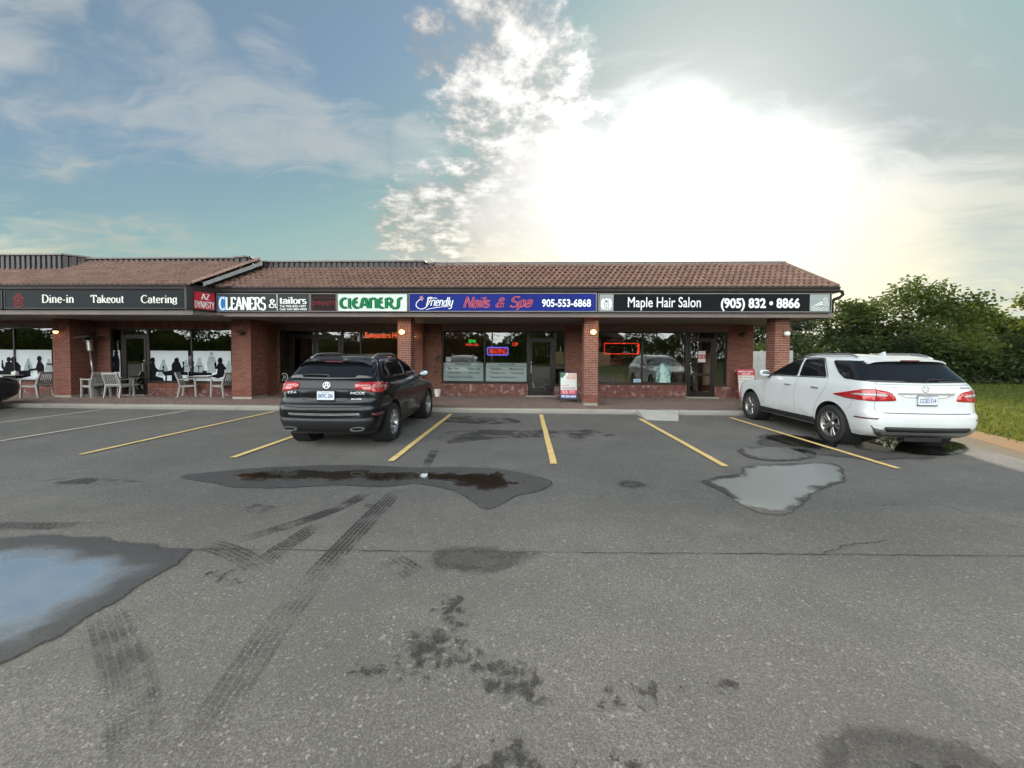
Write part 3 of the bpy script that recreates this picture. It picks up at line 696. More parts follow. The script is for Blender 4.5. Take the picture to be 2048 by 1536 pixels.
# pieces: the largest in view as objects of their own, the rest joined
def pieces(items, name, joined_name, mesh_fn, mat, parent, most=300, joined_parent=None, smooth=False):
    """items = list of (Matrix, size-key, tone, weight); mesh_fn(size) -> (verts, faces) of one piece about its centre"""
    items = sorted(items, key=lambda t: -t[3]); cache = {}
    for M, size, tone, _, par in items[:most]:
        if size not in cache:
            V, F = mesh_fn(size); me = bpy.data.meshes.new(name); me.from_pydata(V, [], F); me.materials.append(mat); me.update()
            if smooth: me.polygons.foreach_set('use_smooth', [True] * len(F))
            cache[size] = me
        o = bpy.data.objects.new(name, cache[size]); COL.objects.link(o); o.parent = par; o.matrix_local = M
    rest = items[most:]
    if rest:
        b = MB(); geo = {}
        for M, size, tone, _, par in rest:
            if size not in geo: geo[size] = mesh_fn(size)
            V, F = geo[size]; k = len(b.v); b.ct = tone
            b.v += [tuple(M @ Vector(q)) for q in V]
            for f in F: b.face([k + i for i in f])
        b.build(joined_name, mat, joined_parent or parent, kind='stuff', tone=True, smooth=smooth)
def brick_geo(size):
    """brick lying in the wall: size = (width, height, depth, chamfer); front towards -Y"""
    w_, h_, d_, c_ = size; a, b_ = w_ / 2, h_ / 2
    V = [(-a, d_, -b_), (a, d_, -b_), (a, d_, b_), (-a, d_, b_), (-a, c_, -b_), (a, c_, -b_), (a, c_, b_), (-a, c_, b_),
         (-a + c_, 0, -b_ + c_), (a - c_, 0, -b_ + c_), (a - c_, 0, b_ - c_), (-a + c_, 0, b_ - c_)]
    F = [(8, 9, 10, 11)]
    for i in range(4):
        j = (i + 1) % 4; F += [(i, j, 4 + j, 4 + i), (4 + i, 4 + j, 8 + j, 8 + i)]
    return V, F
M_PAVER = tone_mat('clay_paver', (.205, .140, .118), (.145, .098, .086), (.275, .190, .158), .88, .002, 90, big=(.7, .45, .7, .55, (.145, .118, .104)), spots=(6, .66, .76, .5, (.24, .20, .17)))
walk = MB().box(-30, 9.3, KERB_Y + .15, WALL_Y + .1, -.02, WALK_Z - .012).build('sidewalk', pm('joint_sand', (.085, .072, .062), .95, var=.2, vs=5), kind='structure')
items = []; rnd = random.Random(21); y = KERB_Y + .158; row = 0; FLAT = Matrix.Rotation(R(-90), 4, 'X')
while y < WALL_Y - .0:
    x = -20.0 - (row % 2) * .105
    while x < 9.28:
        cx_, cy_ = x + .105, y + .052
        M = Matrix.Translation((cx_, cy_, WALK_Z + rnd.uniform(-.003, .003))) @ Matrix.Rotation(R(rnd.uniform(-.8, .8)), 4, 'Z') @ FLAT
        vis = 1 if -1.6 < cx_ < 5.4 else .3
        items.append((M, (.202, .097, .045, .006), rnd.random(), vis / (cx_ * cx_ * .2 + cy_ * cy_), walk)); x += .21
    y += .105; row += 1
pieces(items, 'paver', 'pavers', brick_geo, M_PAVER, walk)

# ================================================================== the plaza building
SOF_Z = 2.88
M_BRICK = tone_mat('red_brick', (.21, .080, .054), (.125, .046, .036), (.30, .125, .085), .86, .0025, 70, big=(.9, .5, .75, .4, (.10, .045, .04)))
M_PLINTH = tone_mat('salt_stained_brick', (.17, .068, .055), (.11, .04, .035), (.25, .10, .08), .9, .003, 70, spots=(4.5, .52, .66, .8, (.36, .29, .26)))
M_MORTAR = pm('mortar', (.44, .36, .31), .95, var=.14, vs=9, bump=.002)
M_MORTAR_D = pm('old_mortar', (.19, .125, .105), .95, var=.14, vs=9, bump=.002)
M_MORTAR_R = pm('red_tinted_mortar', (.15, .055, .045), .95, var=.14, vs=9, bump=.002)
M_BRONZE = pm('bronze_aluminium', (.022, .017, .014), .38, .55, var=.12, vs=4)
M_TAUPE = pm('taupe_metal', (.15, .12, .105), .55, var=.06, vs=1.2, bump=.0006, bs=20, dirt=((.10, .085, .075), .5))
M_SOFFIT = pm('soffit_board', (.20, .175, .15), .7, var=.06, vs=1.5, dirt=((.11, .095, .08), .4))
M_GUTTER = pm('dark_brown_metal', (.026, .021, .019), .5, .0, var=.15, vs=2, spec=.2)
M_PARAPET = pm('ribbed_brown_metal', (.034, .026, .028), .45, .3, var=.12, vs=2)
M_FLASH = pm('galvanised_flashing', (.12, .12, .118), .42, .7, var=.12, vs=3)
M_CAPF = pm('parapet_cap_metal', (.12, .105, .10), .45, .4, var=.1, vs=3)
M_FASCIA = pm('fascia_board', (.026, .022, .021), .7, var=.15, vs=2, spec=.12)
M_GLASS = glass_mat('shop_glass', (.62, .64, .60), .05)
M_GLASS_D = glass_mat('tinted_glass', (.30, .31, .29), .05)
M_INT = pm('interior_wall', (.50, .48, .43), .9, var=.1, vs=1)
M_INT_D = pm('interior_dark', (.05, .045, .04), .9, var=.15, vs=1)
M_STEEL = pm('brushed_steel', (.55, .54, .52), .3, .9, var=.05, vs=9)

plaza = empty('plaza_building', (-4, 14, 0), 0, 'long single-storey red brick plaza with clay tile mansard roof', 'building')
OFF = Matrix.Translation((4, -14, 0))                   # parts are laid out in world coordinates
def P_(o): o.parent = plaza; o.matrix_parent_inverse = Matrix.Identity(4); o.matrix_local = OFF; return o
BR = []                                                  # all bricks of the building

def wall_core(mb, M, L, z0, z1, depth, holes):
    xs = sorted({0, L, *[h[0] for h in holes], *[h[1] for h in holes]}); zs = sorted({z0, z1, *[h[2] for h in holes], *[h[3] for h in holes]})
    xs = [x for x in xs if 0 <= x <= L]; zs = [z for z in zs if z0 <= z <= z1]
    for i in range(len(xs) - 1):
        run = None
        for j in range(len(zs) - 1):
            cx_, cz_ = (xs[i] + xs[i + 1]) / 2, (zs[j] + zs[j + 1]) / 2
            inside = any(h[0] < cx_ < h[1] and h[2] < cz_ < h[3] for h in holes)
            if not inside: run = (run[0], zs[j + 1]) if run else (zs[j], zs[j + 1])
            if (inside or j == len(zs) - 2) and run:
                mb.box(xs[i], xs[i + 1], .012, depth, run[0], run[1], M); run = None
def lay(M, L, z0, z1, holes=(), weight=1.0, par=None, soldiers=(), plinth=None, skip=None, seed=1):
    """lay bricks over a wall face: M maps (x along, y into the wall, z up)"""
    rnd = random.Random(seed)
    def free(x0, x1, za, zb):
        segs = [(x0, x1)]
        for h in holes:
            if h[2] < zb - .012 and h[3] > za + .012:
                ns = []
                for a, b in segs:
                    if h[1] <= a or h[0] >= b: ns.append((a, b))
                    else:
                        if h[0] - a > .03: ns.append((a, h[0]))
                        if b - h[1] > .03: ns.append((h[1], b))
                segs = ns
        return segs
    z = z0; row = 0
    while z < z1 - .03:
        sol = next((s for s in soldiers if abs(z - s[0]) < .04), None)
        hgt = (sol[1] - z) if sol else min(.0715, z1 - z)
        for s in soldiers:
            if not sol and z < s[0] - .005 < z + hgt: hgt = s[0] - z
        bw = .0715 if sol else .2105
        x = 0 if sol else -(row % 2) * .105
        while x < L - .01:
            for a, b in free(max(x, 0) + .005, min(x + bw, L) - .005, z, z + hgt):
                wd_, ht = round(b - a, 3), round(hgt - .0105, 3)
                if wd_ < .02 or ht < .02: continue
                Mp = M @ Matrix.Translation(((a + b) / 2, rnd.uniform(-.0015, .0025), z + hgt / 2))
                BR.append((Mp, (wd_, ht, .03, .003), rnd.random(), weight * (1 if wd_ > .15 else .6), par, plinth is not None and z < plinth))
            x += bw
        z += hgt; row += 1
def frame(x, y, ang=0.0): return Matrix.Translation((x, y, 0)) @ Matrix.Rotation(R(ang), 4, 'Z')

# ---- walls
main_holes_w = [(-9.63, -9.2, .60, 2.61), (-9.2, -7.16, .16, 2.61), (-7.16, -4.55, .60, 2.61), (-3.24, .08, .63, 2.61), (.08, 1.08, .17, 2.61), (1.08, 1.5, .55, 2.61),
                (2.55, 6.06, .64, 2.61), (6.06, 7.10, .17, 2.61), (7.10, 7.54, .60, 2.61)]
X0 = -9.75; Lm = 8.49 - X0
mh = [(a - X0, b - X0, c_, d) for a, b, c_, d in main_holes_w]
b = MB(); wall_core(b, frame(X0, WALL_Y), Lm, WALK_Z - .05, 3.0, .25, mh); wall_main = P_(b.build('front_wall', M_MORTAR_D))
lay(frame(X0, WALL_Y), Lm, WALK_Z, 2.92, mh, .2, None, [(2.62, 2.84), (.36, .58)], plinth=.36, seed=2)
rh = [(a + 22, b - -22, c_, d) for a, b, c_, d in [(-22, -17.66, .63, 2.66), (-15.45, -15.0, .4, 2.61), (-15.0, -14.02, .15, 2.61), (-14.02, -10.79, .63, 2.61)]]
b = MB(); wall_core(b, frame(-22, REST_Y), 22 - 9.7, WALK_Z - .05, 3.0, .25, rh); wall_rest = P_(b.build('front_wall', M_MORTAR_D))
lay(frame(-22, REST_Y), 22 - 9.7, WALK_Z, 2.92, rh, .1, None, [(2.62, 2.84), (.40, .62)], plinth=.4, seed=3)
b = MB(); wall_core(b, frame(-9.7, REST_Y + .0, 90), WALL_Y - REST_Y, WALK_Z - .05, 3.0, .2, []); P_(b.build('return_wall', M_MORTAR_D))
lay(frame(-9.7, REST_Y, 90) , WALL_Y - REST_Y, WALK_Z, 2.92, [], .1, None, [(2.62, 2.84)], seed=4)
b = MB(); b.box(8.25, 8.485, WALL_Y + .25, 24, 0, 3.0); b.box(-22, 8.485, 24, 24.25, 0, 3.6); b.box(-22.2, -22, REST_Y, 24, 0, 3.6); P_(b.build('outer_wall', M_BRICK))

# ---- columns and piers
def column(x0, x1, y0, y1, weight, top=SOF_Z + .02, base=True, mort=None):
    b = MB(); b.box(x0 + .012, x1 - .012, y0 + .012, y1 - .012, .46, top); core = P_(b.build('brick_column', mort or M_MORTAR))
    if base:
        P2 = MB().cbox(x0 + .004, x1 - .004, y0 + .004, y1 - .004, WALK_Z - .02, .205, .008).build('base', M_CONC, core)
    b = MB().box(x0 + .012, x1 - .012, y0 + .012, y1 - .012, .20 if base else .1, .46); b.build('foot', M_MORTAR_R, core)
    z0 = .21 if base else WALK_Z
    for M, L, wgt in ((frame(x0, y0), x1 - x0, 1.0), (frame(x1, y0, 90), y1 - y0, .55), (frame(x0, y1, -90), y1 - y0, .55)):
        lay(M, L, z0, top - .02, [], weight * wgt, core, [(2.46, 2.66)], seed=int(abs(x0) * 100) + int(L * 1000))
    return core
column(1.81, 2.26, 12.12, 12.57, 10); column(7.64, 8.09, 12.12, 12.57, 9); column(-4.09, -3.65, 12.12, 12.57, 8)
column(-16.57, -15.93, 12.9, 13.74, 2, mort=M_MORTAR_D); column(-10.13, -9.44, 12.9, 13.74, 3, mort=M_MORTAR_D)
column(-4.55, -3.9, 14.42, 14.69, .3, base=False, mort=M_MORTAR_D)
def to_local(M, par): return M if par is not None else M
ind = []
for M, size, tone, wgt, par, pl in BR:
    dist = M.translation.length
    ind.append((M, size, tone, wgt / dist ** 2 * (size[0] * size[1]) ** .5, par or wall_main, pl))
pieces([t[:5] for t in ind if not t[5]], 'brick', 'brickwork', brick_geo, M_BRICK, wall_main)
pieces([t[:5] for t in ind if t[5]], 'plinth_brick', 'plinth_brickwork', brick_geo, M_PLINTH, wall_main, 0)

# ---- storefronts
def storefront(name, Y, x0, x1, z0, z1, mull, bars=(), glass=None, fw=.05, lip=True, label=None):
    """aluminium frame with panes; mull = x positions of mullions, bars = (x0, x1, z) rails"""
    b = MB(); ya, yb = Y + .05, Y + .15
    b.box(x0, x0 + fw, ya, yb, z0, z1); b.box(x1 - fw, x1, ya, yb, z0, z1); b.box(x0 + fw, x1 - fw, ya + .002, yb, z1 - fw, z1); b.box(x0 + fw, x1 - fw, ya + .002, yb, z0, z0 + fw)
    for m in mull: b.box(m - fw / 2, m + fw / 2, ya + .004, yb, z0 + fw, z1 - fw)
    for a, c_, z in bars: b.box(a, c_, ya + .006, yb, z - fw / 2, z + fw / 2)
    if lip: b.box(x0 - .01, x1 + .01, Y - .025, ya + .01, z0 - .03, z0 - .002)
    o = P_(b.build(name, M_BRONZE)); xs = [x0 + fw] + list(mull) + [x1 - fw]
    for i in range(len(xs) - 1):
        a, c_ = xs[i], xs[i + 1]; zz = [z0 + fw] + sorted(z for (p, q, z) in bars if p < (a + c_) / 2 < q) + [z1 - fw]
        for j in range(len(zz) - 1):
            MB().box(a - .005, c_ + .005, Y + .092, Y + .10, zz[j] - .005, zz[j + 1] + .005).build('pane', glass or M_GLASS, o)
    return o
def door(Y, x0, x1, z0, z1, handle_x, glass=None, rail=None, fw=.085):
    b = MB(); ya, yb = Y + .06, Y + .115
    b.box(x0, x0 + fw, ya, yb, z0, z1); b.box(x1 - fw, x1, ya, yb, z0, z1); b.box(x0 + fw, x1 - fw, ya + .002, yb, z1 - .09, z1); b.box(x0 + fw, x1 - fw, ya + .002, yb, z0, z0 + .17)
    if rail: b.box(x0 + fw, x1 - fw, ya + .004, yb, rail - .045, rail + .045)
    o = P_(b.build('door', M_BRONZE))
    MB().box(x0 + fw - .005, x1 - fw + .005, Y + .085, Y + .093, z0 + .165, z1 - .085).build('pane', glass or M_GLASS, o)
    h = MB().tube([(handle_x, ya, 1.02), (handle_x, ya - .06, 1.02), (handle_x, ya - .06, 1.32), (handle_x, ya, 1.32)], .013, 8)
    h.lathe([(.022, 0), (.022, .02)], 12, Matrix.Translation((handle_x, ya + .002, 1.42)) @ Matrix.Rotation(R(90), 4, 'X')); h.build('handle', M_STEEL, o)
    return o
storefront('window', WALL_Y, -9.63, -9.2, .60, 2.61, [])
storefront('door_frame', WALL_Y, -9.2, -7.16, .16, 2.61, [-8.19], [(-9.15, -8.21, 2.42), (-8.17, -7.21, 2.42)], lip=False)
door(WALL_Y - .02, -9.14, -8.22, .17, 2.40, -8.31); door(WALL_Y - .02, -8.16, -7.22, .17, 2.40, -8.06)
storefront('window', WALL_Y, -7.16, -4.55, .60, 2.61, [-6.43])
storefront('window', WALL_Y, -3.24, .08, .63, 2.61, [-1.59])
storefront('door_frame', WALL_Y, .08, 1.08, .17, 2.61, [], [(.13, 1.03, 2.33)], lip=False)
door(WALL_Y - .02, .14, 1.02, .18, 2.30, .20)
storefront('window', WALL_Y, 1.08, 1.5, .55, 2.61, [], [(1.13, 1.45, 1.345), (1.13, 1.45, 1.30)])
storefront('window', WALL_Y, 2.55, 6.06, .64, 2.61, [4.41])
storefront('door_frame', WALL_Y, 6.06, 7.10, .17, 2.61, [], [(6.11, 7.05, 2.36)], lip=False, glass=M_GLASS_D)
door(WALL_Y - .02, 6.12, 7.04, .18, 2.33, 6.20, glass=M_GLASS_D, rail=1.0)
storefront('window', WALL_Y, 7.10, 7.54, .60, 2.61, [])
storefront('window', REST_Y, -22, -17.66, .63, 2.66, [-19.25], glass=M_GLASS_D)
storefront('window', REST_Y, -15.45, -15.0, .4, 2.61, [], glass=M_GLASS_D)
storefront('door_frame', REST_Y, -15.0, -14.02, .15, 2.61, [], [(-14.95, -14.07, 2.36)], lip=False, glass=M_GLASS_D)
door(REST_Y - .02, -14.94, -14.08, .16, 2.33, -14.16, glass=M_GLASS_D)
storefront('window', REST_Y, -14.02, -10.79, .63, 2.61, [-12.36], glass=M_GLASS_D)
for x0_, x1_, Y in ((.0, 1.15, WALL_Y), (5.98, 7.18, WALL_Y), (-9.3, -7.1, WALL_Y), (-15.05, -13.95, REST_Y)):
    P_(MB().cbox(x0_, x1_, Y - .20, Y + .02, WALK_Z - .02, WALK_Z + .038, .01).build('door_step', M_CONC))

# ---- rooms behind the glass
def room(x0, x1, y0, y1, m_wall, floor_col, name='room'):
    b = MB(); b.box(x0, x1, y1, y1 + .1, .1, 3.0); b.box(x0, x0 + .08, y0, y1, .1, 3.0); b.box(x1 - .08, x1, y0, y1, .1, 3.0); P_(b.build('inner_wall', m_wall))
    P_(MB().box(x0, x1, y0 - .1, y1, .05, .135).build('inner_floor', pm('floor_' + name, floor_col, .5, var=.1, vs=2)))
    P_(MB().box(x0, x1, y0 + .02, y1, 2.86, 2.95).build('inner_ceiling', M_INT))
room(-9.75, -4.1, WALL_Y + .25, 20.5, M_INT, (.14, .13, .11), 'cleaners'); room(-4.1, 2.2, WALL_Y + .25, 20.5, M_INT, (.2, .19, .17), 'nails')
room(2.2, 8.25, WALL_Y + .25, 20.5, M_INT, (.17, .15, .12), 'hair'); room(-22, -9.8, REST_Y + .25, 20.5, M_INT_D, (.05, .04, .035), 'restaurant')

# ---- fascia, soffit, gutters
FX, FY, RX, RY = -9.69, 11.72, -9.95, 11.22
b = MB(); b.box(FX, 9.0, FY, FY + .06, 2.98, 3.62); b.box(-22, RX, RY, RY + .06, 2.98, 3.62); b.box(8.94, 9.0, FY + .06, 16.5, 2.98, 3.62)
b.prism([(RX, RY), (FX, FY), (FX - .05, FY + .05), (RX - .05, RY + .05)], lambda a, c_, d: (a, c_, d), 2.98, 3.62)
P_(b.build('fascia', M_FASCIA))
b = MB(); b.box(FX + .006, 9.03, FY - .03, FY + .08, 2.85, 2.985); b.box(-22, RX, RY - .03, RY + .08, 2.85, 2.985); b.box(8.95, 9.03, FY + .08, 16.5, 2.85, 2.985)
b.prism([(RX, RY - .03), (FX + .006, FY - .03), (FX + .006, FY + .08), (RX, RY + .08)], lambda a, c_, d: (a, c_, d), 2.851, 2.984)
P_(b.build('fascia_trim', M_TAUPE))
b = MB()
x = -9.4
while x < 8.95:
    x2 = min(x + 1.22, 8.95); b.box(x + .003, x2 - .003, FY + .08, WALL_Y + .02, SOF_Z, SOF_Z + .015); x = x2
x = -22.0
while x < -9.41:
    x2 = min(x + 1.22, -9.41); b.box(x + .003, x2 - .003, RY + .35 if x > -11 else RY + .08, WALL_Y + .02, SOF_Z + .001, SOF_Z + .016); x = x2
b.box(8.5, 8.95, WALL_Y + .03, 16.5, SOF_Z, SOF_Z + .015)
P_(b.build('soffit', M_SOFFIT)); P_(MB().box(-22, 8.95, FY + .1, 24, SOF_Z + .02, SOF_Z + .04).build('soffit_deck', M_INT_D))
EAVE_Y, EAVE_Z, TOP_Y, SL = 11.58, 3.74, 12.52, .92
REV_Y = EAVE_Y - .5
gp = [(0.0, 3.735), (0.0, 3.70), (.018, 3.66), (.022, 3.60), (.05, 3.565), (.15, 3.565), (.15, 3.72), (.135, 3.72), (.135, 3.60), (.02, 3.735)]
def gutter(pts):
    """gutter along a plan polyline (front lip line)"""
    b = MB(); k = len(gp); ns = []
    for i, q in enumerate(pts):
        d = (Vector(pts[min(i + 1, len(pts) - 1)]) - Vector(pts[max(i - 1, 0)])).normalized(); nn = Vector((-d.y, d.x))
        for off, z in gp: b.v.append((q[0] + nn.x * off, q[1] + nn.y * off, z))
    for i in range(len(pts) - 1):
        for j in range(k): b.face((i * k + j, (i + 1) * k + j, (i + 1) * k + (j + 1) % k, i * k + (j + 1) % k))
    b.face(range(k)); b.face([(len(pts) - 1) * k + j for j in range(k)])
    return P_(recalc(b.build('gutter', M_GUTTER)))
gutter([(-22, REV_Y - .05), (-10.0, REV_Y - .05), (-9.62, EAVE_Y - .06), (9.08, EAVE_Y - .06)])
b = MB(); b.box(9.01, 9.12, EAVE_Y + .09, 16.5, 3.57, 3.72); P_(b.build('gutter', M_GUTTER))
b = MB().tube([(9.05, 11.6, 3.62), (9.2, 11.62, 3.60), (9.24, 11.64, 3.52), (9.18, 11.68, 3.44), (9.08, 11.74, 3.40), (9.06, 11.8, 3.30), (9.06, 11.8, 3.0)], .045, 10)
P_(b.build('downspout', M_GUTTER, smooth=True))

# ---- tiled mansard
M_TILE = tone_mat('clay_tile', (.190, .104, .076), (.125, .066, .052), (.26, .150, .112), .62, .002, 60, big=(1.1, .5, .72, .5, (.13, .078, .062)), spots=(5, .62, .75, .45, (.30, .21, .16)), spec=.5)
TW, TE = .345, .16
def tile_geo(size):
    wd_, ln = size[0], size[1]; nseg = max(3, int(round(wd_ / TW * 16))); V, F = [], []
    def zz(x): return .034 * math.sin(2 * math.pi * (x / (TW / 2)) - .6)
    for i in range(nseg + 1):
        x = -wd_ / 2 + wd_ * i / nseg; z = zz(x + wd_ / 2)
        V += [(x, 0, z + .064), (x, ln, z + .012), (x, -.003, z + .006)]
    for i in range(nseg):
        a = 3 * i; F += [(a, a + 3, a + 4, a + 1), (a + 2, a + 5, a + 3, a)]
    F += [(2, 0, 1), (3 * nseg, 3 * nseg + 2, 3 * nseg + 1)]
    return V, F
ANG = math.atan(SL)
def roof_tiles(par, x0, x1, ey, ez, top_y, left_cut, right_cut, weight):
    """tiles over one sloping face; cuts give the X limits at a height t (0 eave .. 1 top)"""
    rnd = random.Random(int(ey * 100)); ln = (top_y - ey) / math.cos(ANG); rows = int(ln / TE) + 1; out = []
    for r_ in range(rows):
        s0 = r_ * TE - .03; t = max(0, (r_ + .4) * TE / ln)
        xa, xb = left_cut(min(t, 1)), right_cut(min(t, 1)); x = x0 - (r_ % 2) * TW / 4
        L_ = min(TE + .05, ln - s0)
        if L_ < .05: continue
        while x < x1:
            a, b_ = max(x, xa), min(x + TW, xb)
            if b_ - a > .05:
                a = a if a > x + .01 else x
                wd_ = TW if b_ - a > TW - .02 else round((b_ - a) * 20) / 20
                q = Vector(((a + b_) / 2 + rnd.uniform(-.003, .003), ey + s0 * math.cos(ANG), ez + s0 * math.sin(ANG) + rnd.uniform(0, .004)))
                M = Matrix.Translation(q) @ Matrix.Rotation(ANG + R(rnd.uniform(-.6, .6)), 4, 'X') @ Matrix.Rotation(R(rnd.uniform(-.5, .5)), 4, 'Z')
                if wd_ > .04: out.append((M, (wd_, round(L_, 2)), rnd.random(), weight * wd_ / q.length ** 2, par))
            x += TW
    return out
top_main = EAVE_Z + SL * (TOP_Y - EAVE_Y)
b = MB(); b.poly([(FX - .1, EAVE_Y + .03, EAVE_Z), (9.05, EAVE_Y + .03, EAVE_Z), (8.11, TOP_Y + .03, top_main), (FX - .1, TOP_Y + .03, top_main)])
b.poly([(9.05, EAVE_Y + .03, EAVE_Z), (9.05, 17, EAVE_Z), (8.11, 17, top_main), (8.11, TOP_Y + .03, top_main)])
roof = P_(b.build('roof', M_FASCIA))
DX0, DX1 = -9.85, -8.55                 # the step between the two roofs runs diagonally
T = roof_tiles(roof, -9.8, 9.05, EAVE_Y, EAVE_Z, TOP_Y, lambda t: DX0 + .22 + (DX1 - DX0) * t, lambda t: 9.05 - .94 * t, 1.0)
RTOP_Y = REV_Y + 1.0; rtop = EAVE_Z + SL * (RTOP_Y - REV_Y)
b = MB(); b.poly([(-22, REV_Y + .03, EAVE_Z), (DX0, REV_Y + .03, EAVE_Z), (DX1, RTOP_Y + .03, rtop), (-22, RTOP_Y + .03, rtop)])
roof2 = P_(b.build('roof', M_FASCIA))
T += roof_tiles(roof2, -22, -8.5, REV_Y, EAVE_Z, RTOP_Y, lambda t: -22, lambda t: DX0 - .03 + (DX1 - DX0) * t, .7)
pieces(T, 'tile', 'tiles', tile_geo, M_TILE, roof, 300, smooth=True)
M_FLAT = pm('roof_membrane', (.10, .095, .09), .9, var=.1, vs=1)
P_(MB().box(-22, 8.1, TOP_Y - .1, 24, 4.2, 4.45).build('roof_deck', M_FLAT))
# hip tiles along the free edges
def hip_caps(a, b_, par, n, r=.085):
    a, b_ = Vector(a), Vector(b_); L = (b_ - a).length / n; d = (b_ - a).normalized(); side = d.cross(Vector((0, 0, 1))).normalized(); up = side.cross(d)
    V, F = [], []; m = 8
    for e, (y, rr) in enumerate(((-.02, r * 1.12), (L + .03, r * .95), (-.02, r * .92))):
        for i in range(m + 1):
            th = math.pi * i / m; V.append((math.cos(th) * rr, y, math.sin(th) * rr * .85 - .03))
    for i in range(m): F += [(i, i + 1, m + 1 + i + 1, m + 1 + i), (2 * m + 2 + i, 2 * m + 3 + i, i + 1, i)]
    me = bpy.data.meshes.new('hip_tile'); me.from_pydata(V, [], F); me.materials.append(M_TILE); me.update(); me.polygons.foreach_set('use_smooth', [True] * len(F))
    for i in range(n):
        p = a + d * (L * i); o = bpy.data.objects.new('hip_tile', me); COL.objects.link(o); o.parent = par
        o.matrix_local = Matrix((( side.x, d.x, up.x, p.x), (side.y, d.y, up.y, p.y), (side.z, d.z, up.z, p.z + .03), (0, 0, 0, 1)))
b = MB(); b.bar((9.06, EAVE_Y, EAVE_Z + .0), (8.10, TOP_Y, top_main + .01), .12, .13); b.build('hip_bed', M_TILE, roof)
hip_caps((9.05, EAVE_Y, EAVE_Z + .01), (8.11, TOP_Y, top_main + .02), roof, 9, .07)
hip_caps((DX0, REV_Y + .02, EAVE_Z + .02), (DX1, RTOP_Y + .02, rtop + .03), roof2, 9, .10)
# metal flashing down the step
b = MB()
def step_pt(t, dx, dz): 
    y = REV_Y + (RTOP_Y - REV_Y) * t; return (DX0 + (DX1 - DX0) * t + dx, y, EAVE_Z + SL * (y - REV_Y) + dz)
for i in range(6):
    t0, t1 = .1 + .9 * i / 6, .1 + .9 * (i + 1) / 6 + .01
    b.poly([step_pt(t0, .10, -.02), step_pt(t1, .10, -.02), step_pt(t1, .11, -.14), step_pt(t0, .11, -.14)])
    def low(t, dx): 
        x_, y_, z_ = step_pt(t, dx, 0); yy = y_; return (x_, yy, max(EAVE_Z + .01, EAVE_Z + SL * (yy - EAVE_Y) + .055 + .004 * i))
    b.poly([low(t0, .12), low(t1, .12), low(t1, .30), low(t0, .30)])
P_(b.build('step_flashing', M_FLASH))
# ridge cap
b = MB(); b.box(-3.3, 8.13, TOP_Y - .01, TOP_Y + .12, top_main + .0, top_main + .075); b.box(-3.3, 8.18, TOP_Y - .03, TOP_Y + .14, top_main + .076, top_main + .09); P_(b.build('ridge_cap', M_CAPF))
# parapet screens of ribbed metal
def parapet(pts, z0, z1, cap=True, rib=.17):
    """ribbed sheet along a plan polyline"""
    b = MB(); path = []
    for i in range(len(pts) - 1):
        a, c_ = Vector(pts[i]), Vector(pts[i + 1]); L = (c_ - a).length; d = (c_ - a).normalized(); nn = Vector((d.y, -d.x)); k = max(1, int(L / rib))
        for j in range(k):
            s = L / k; o = a + d * (s * j)
            for f, dep in ((0, 0), (.55, 0), (.64, .035), (.91, .035)): path.append(o + d * (s * f) + nn * -dep)
    path.append(Vector(pts[-1]))
    k = len(b.v)
    for q in path: b.v += [(q.x, q.y, z0), (q.x, q.y, z1)]
    for i in range(len(path) - 1): b.face((2 * i, 2 * i + 2, 2 * i + 3, 2 * i + 1))
    o = P_(b.build('parapet', M_PARAPET))
    if cap:
        c2 = MB()
        for i in range(len(pts) - 1):
            a, c_ = Vector(pts[i]), Vector(pts[i + 1]); d = (c_ - a).normalized(); nn = Vector((d.y, -d.x))
            q = [a + nn * .04 - d * .03, c_ + nn * .04 + d * .03, c_ - nn * .16 + d * .03, a - nn * .16 - d * .03]
            c2.prism([(v.x, v.y) for v in q], lambda x_, y_, dd: (x_, y_, dd), z1 - .01 + .002 * i, z1 + .035 + .002 * i)
        c2.build('cap', M_CAPF, o)
    return o
pA = on_wall(512, 540, 12.75); pB = on_wall(849, 540, 12.75)
zt = on_wall(700, 523, 12.75).z
xe = on_wall(848, 530, 12.30).x
parapet([(on_wall(508, 530, 12.30).x, 12.30), (xe, 12.30), (xe, 14.5)], 4.36, on_wall(700, 523.5, 12.30).z)
b = MB(); b.poly([(xe + .02, 12.28, 4.46), (xe + .2, 12.28, 4.48), (xe + .35, 12.6, 4.74), (xe + .02, 12.6, 4.70)]); P_(b.build('parapet_flashing', M_FLASH))
zr = on_wall(330, 517, 11.96).z
parapet([(on_wall(176, 520, 11.96).x, 11.96), (on_wall(471, 520, 11.96).x, 11.96)], 4.48, zr)
zc = on_wall(485, 514.5, 11.9).z
parapet([(on_wall(470, 520, 11.9).x, 11.9), (on_wall(499, 520, 11.9).x, 11.9), (on_wall(510, 520, 12.3).x - .1, 12.32)], 4.44, zc)
zl = on_wall(60, 510, 11.62).z
parapet([(-22, 11.62), (on_wall(126, 520, 11.62).x, 11.62), (on_wall(178, 520, 11.97).x, 11.97)], EAVE_Z + SL * .5, zl)
b = MB(); q0 = on_wall(100, 533, 11.7); q1 = on_wall(176, 529, 12.1)
b.poly([(q0.x, 11.66, EAVE_Z + SL * .58 + .06), (q0.x + .5, 11.66, EAVE_Z + SL * .58 + .06), (q1.x + .1, 12.1, EAVE_Z + SL * 1.02 + .05), (q1.x - .1, 12.13, EAVE_Z + SL * 1.05 + .06)]); P_(b.build('parapet_flashing', M_FLASH))

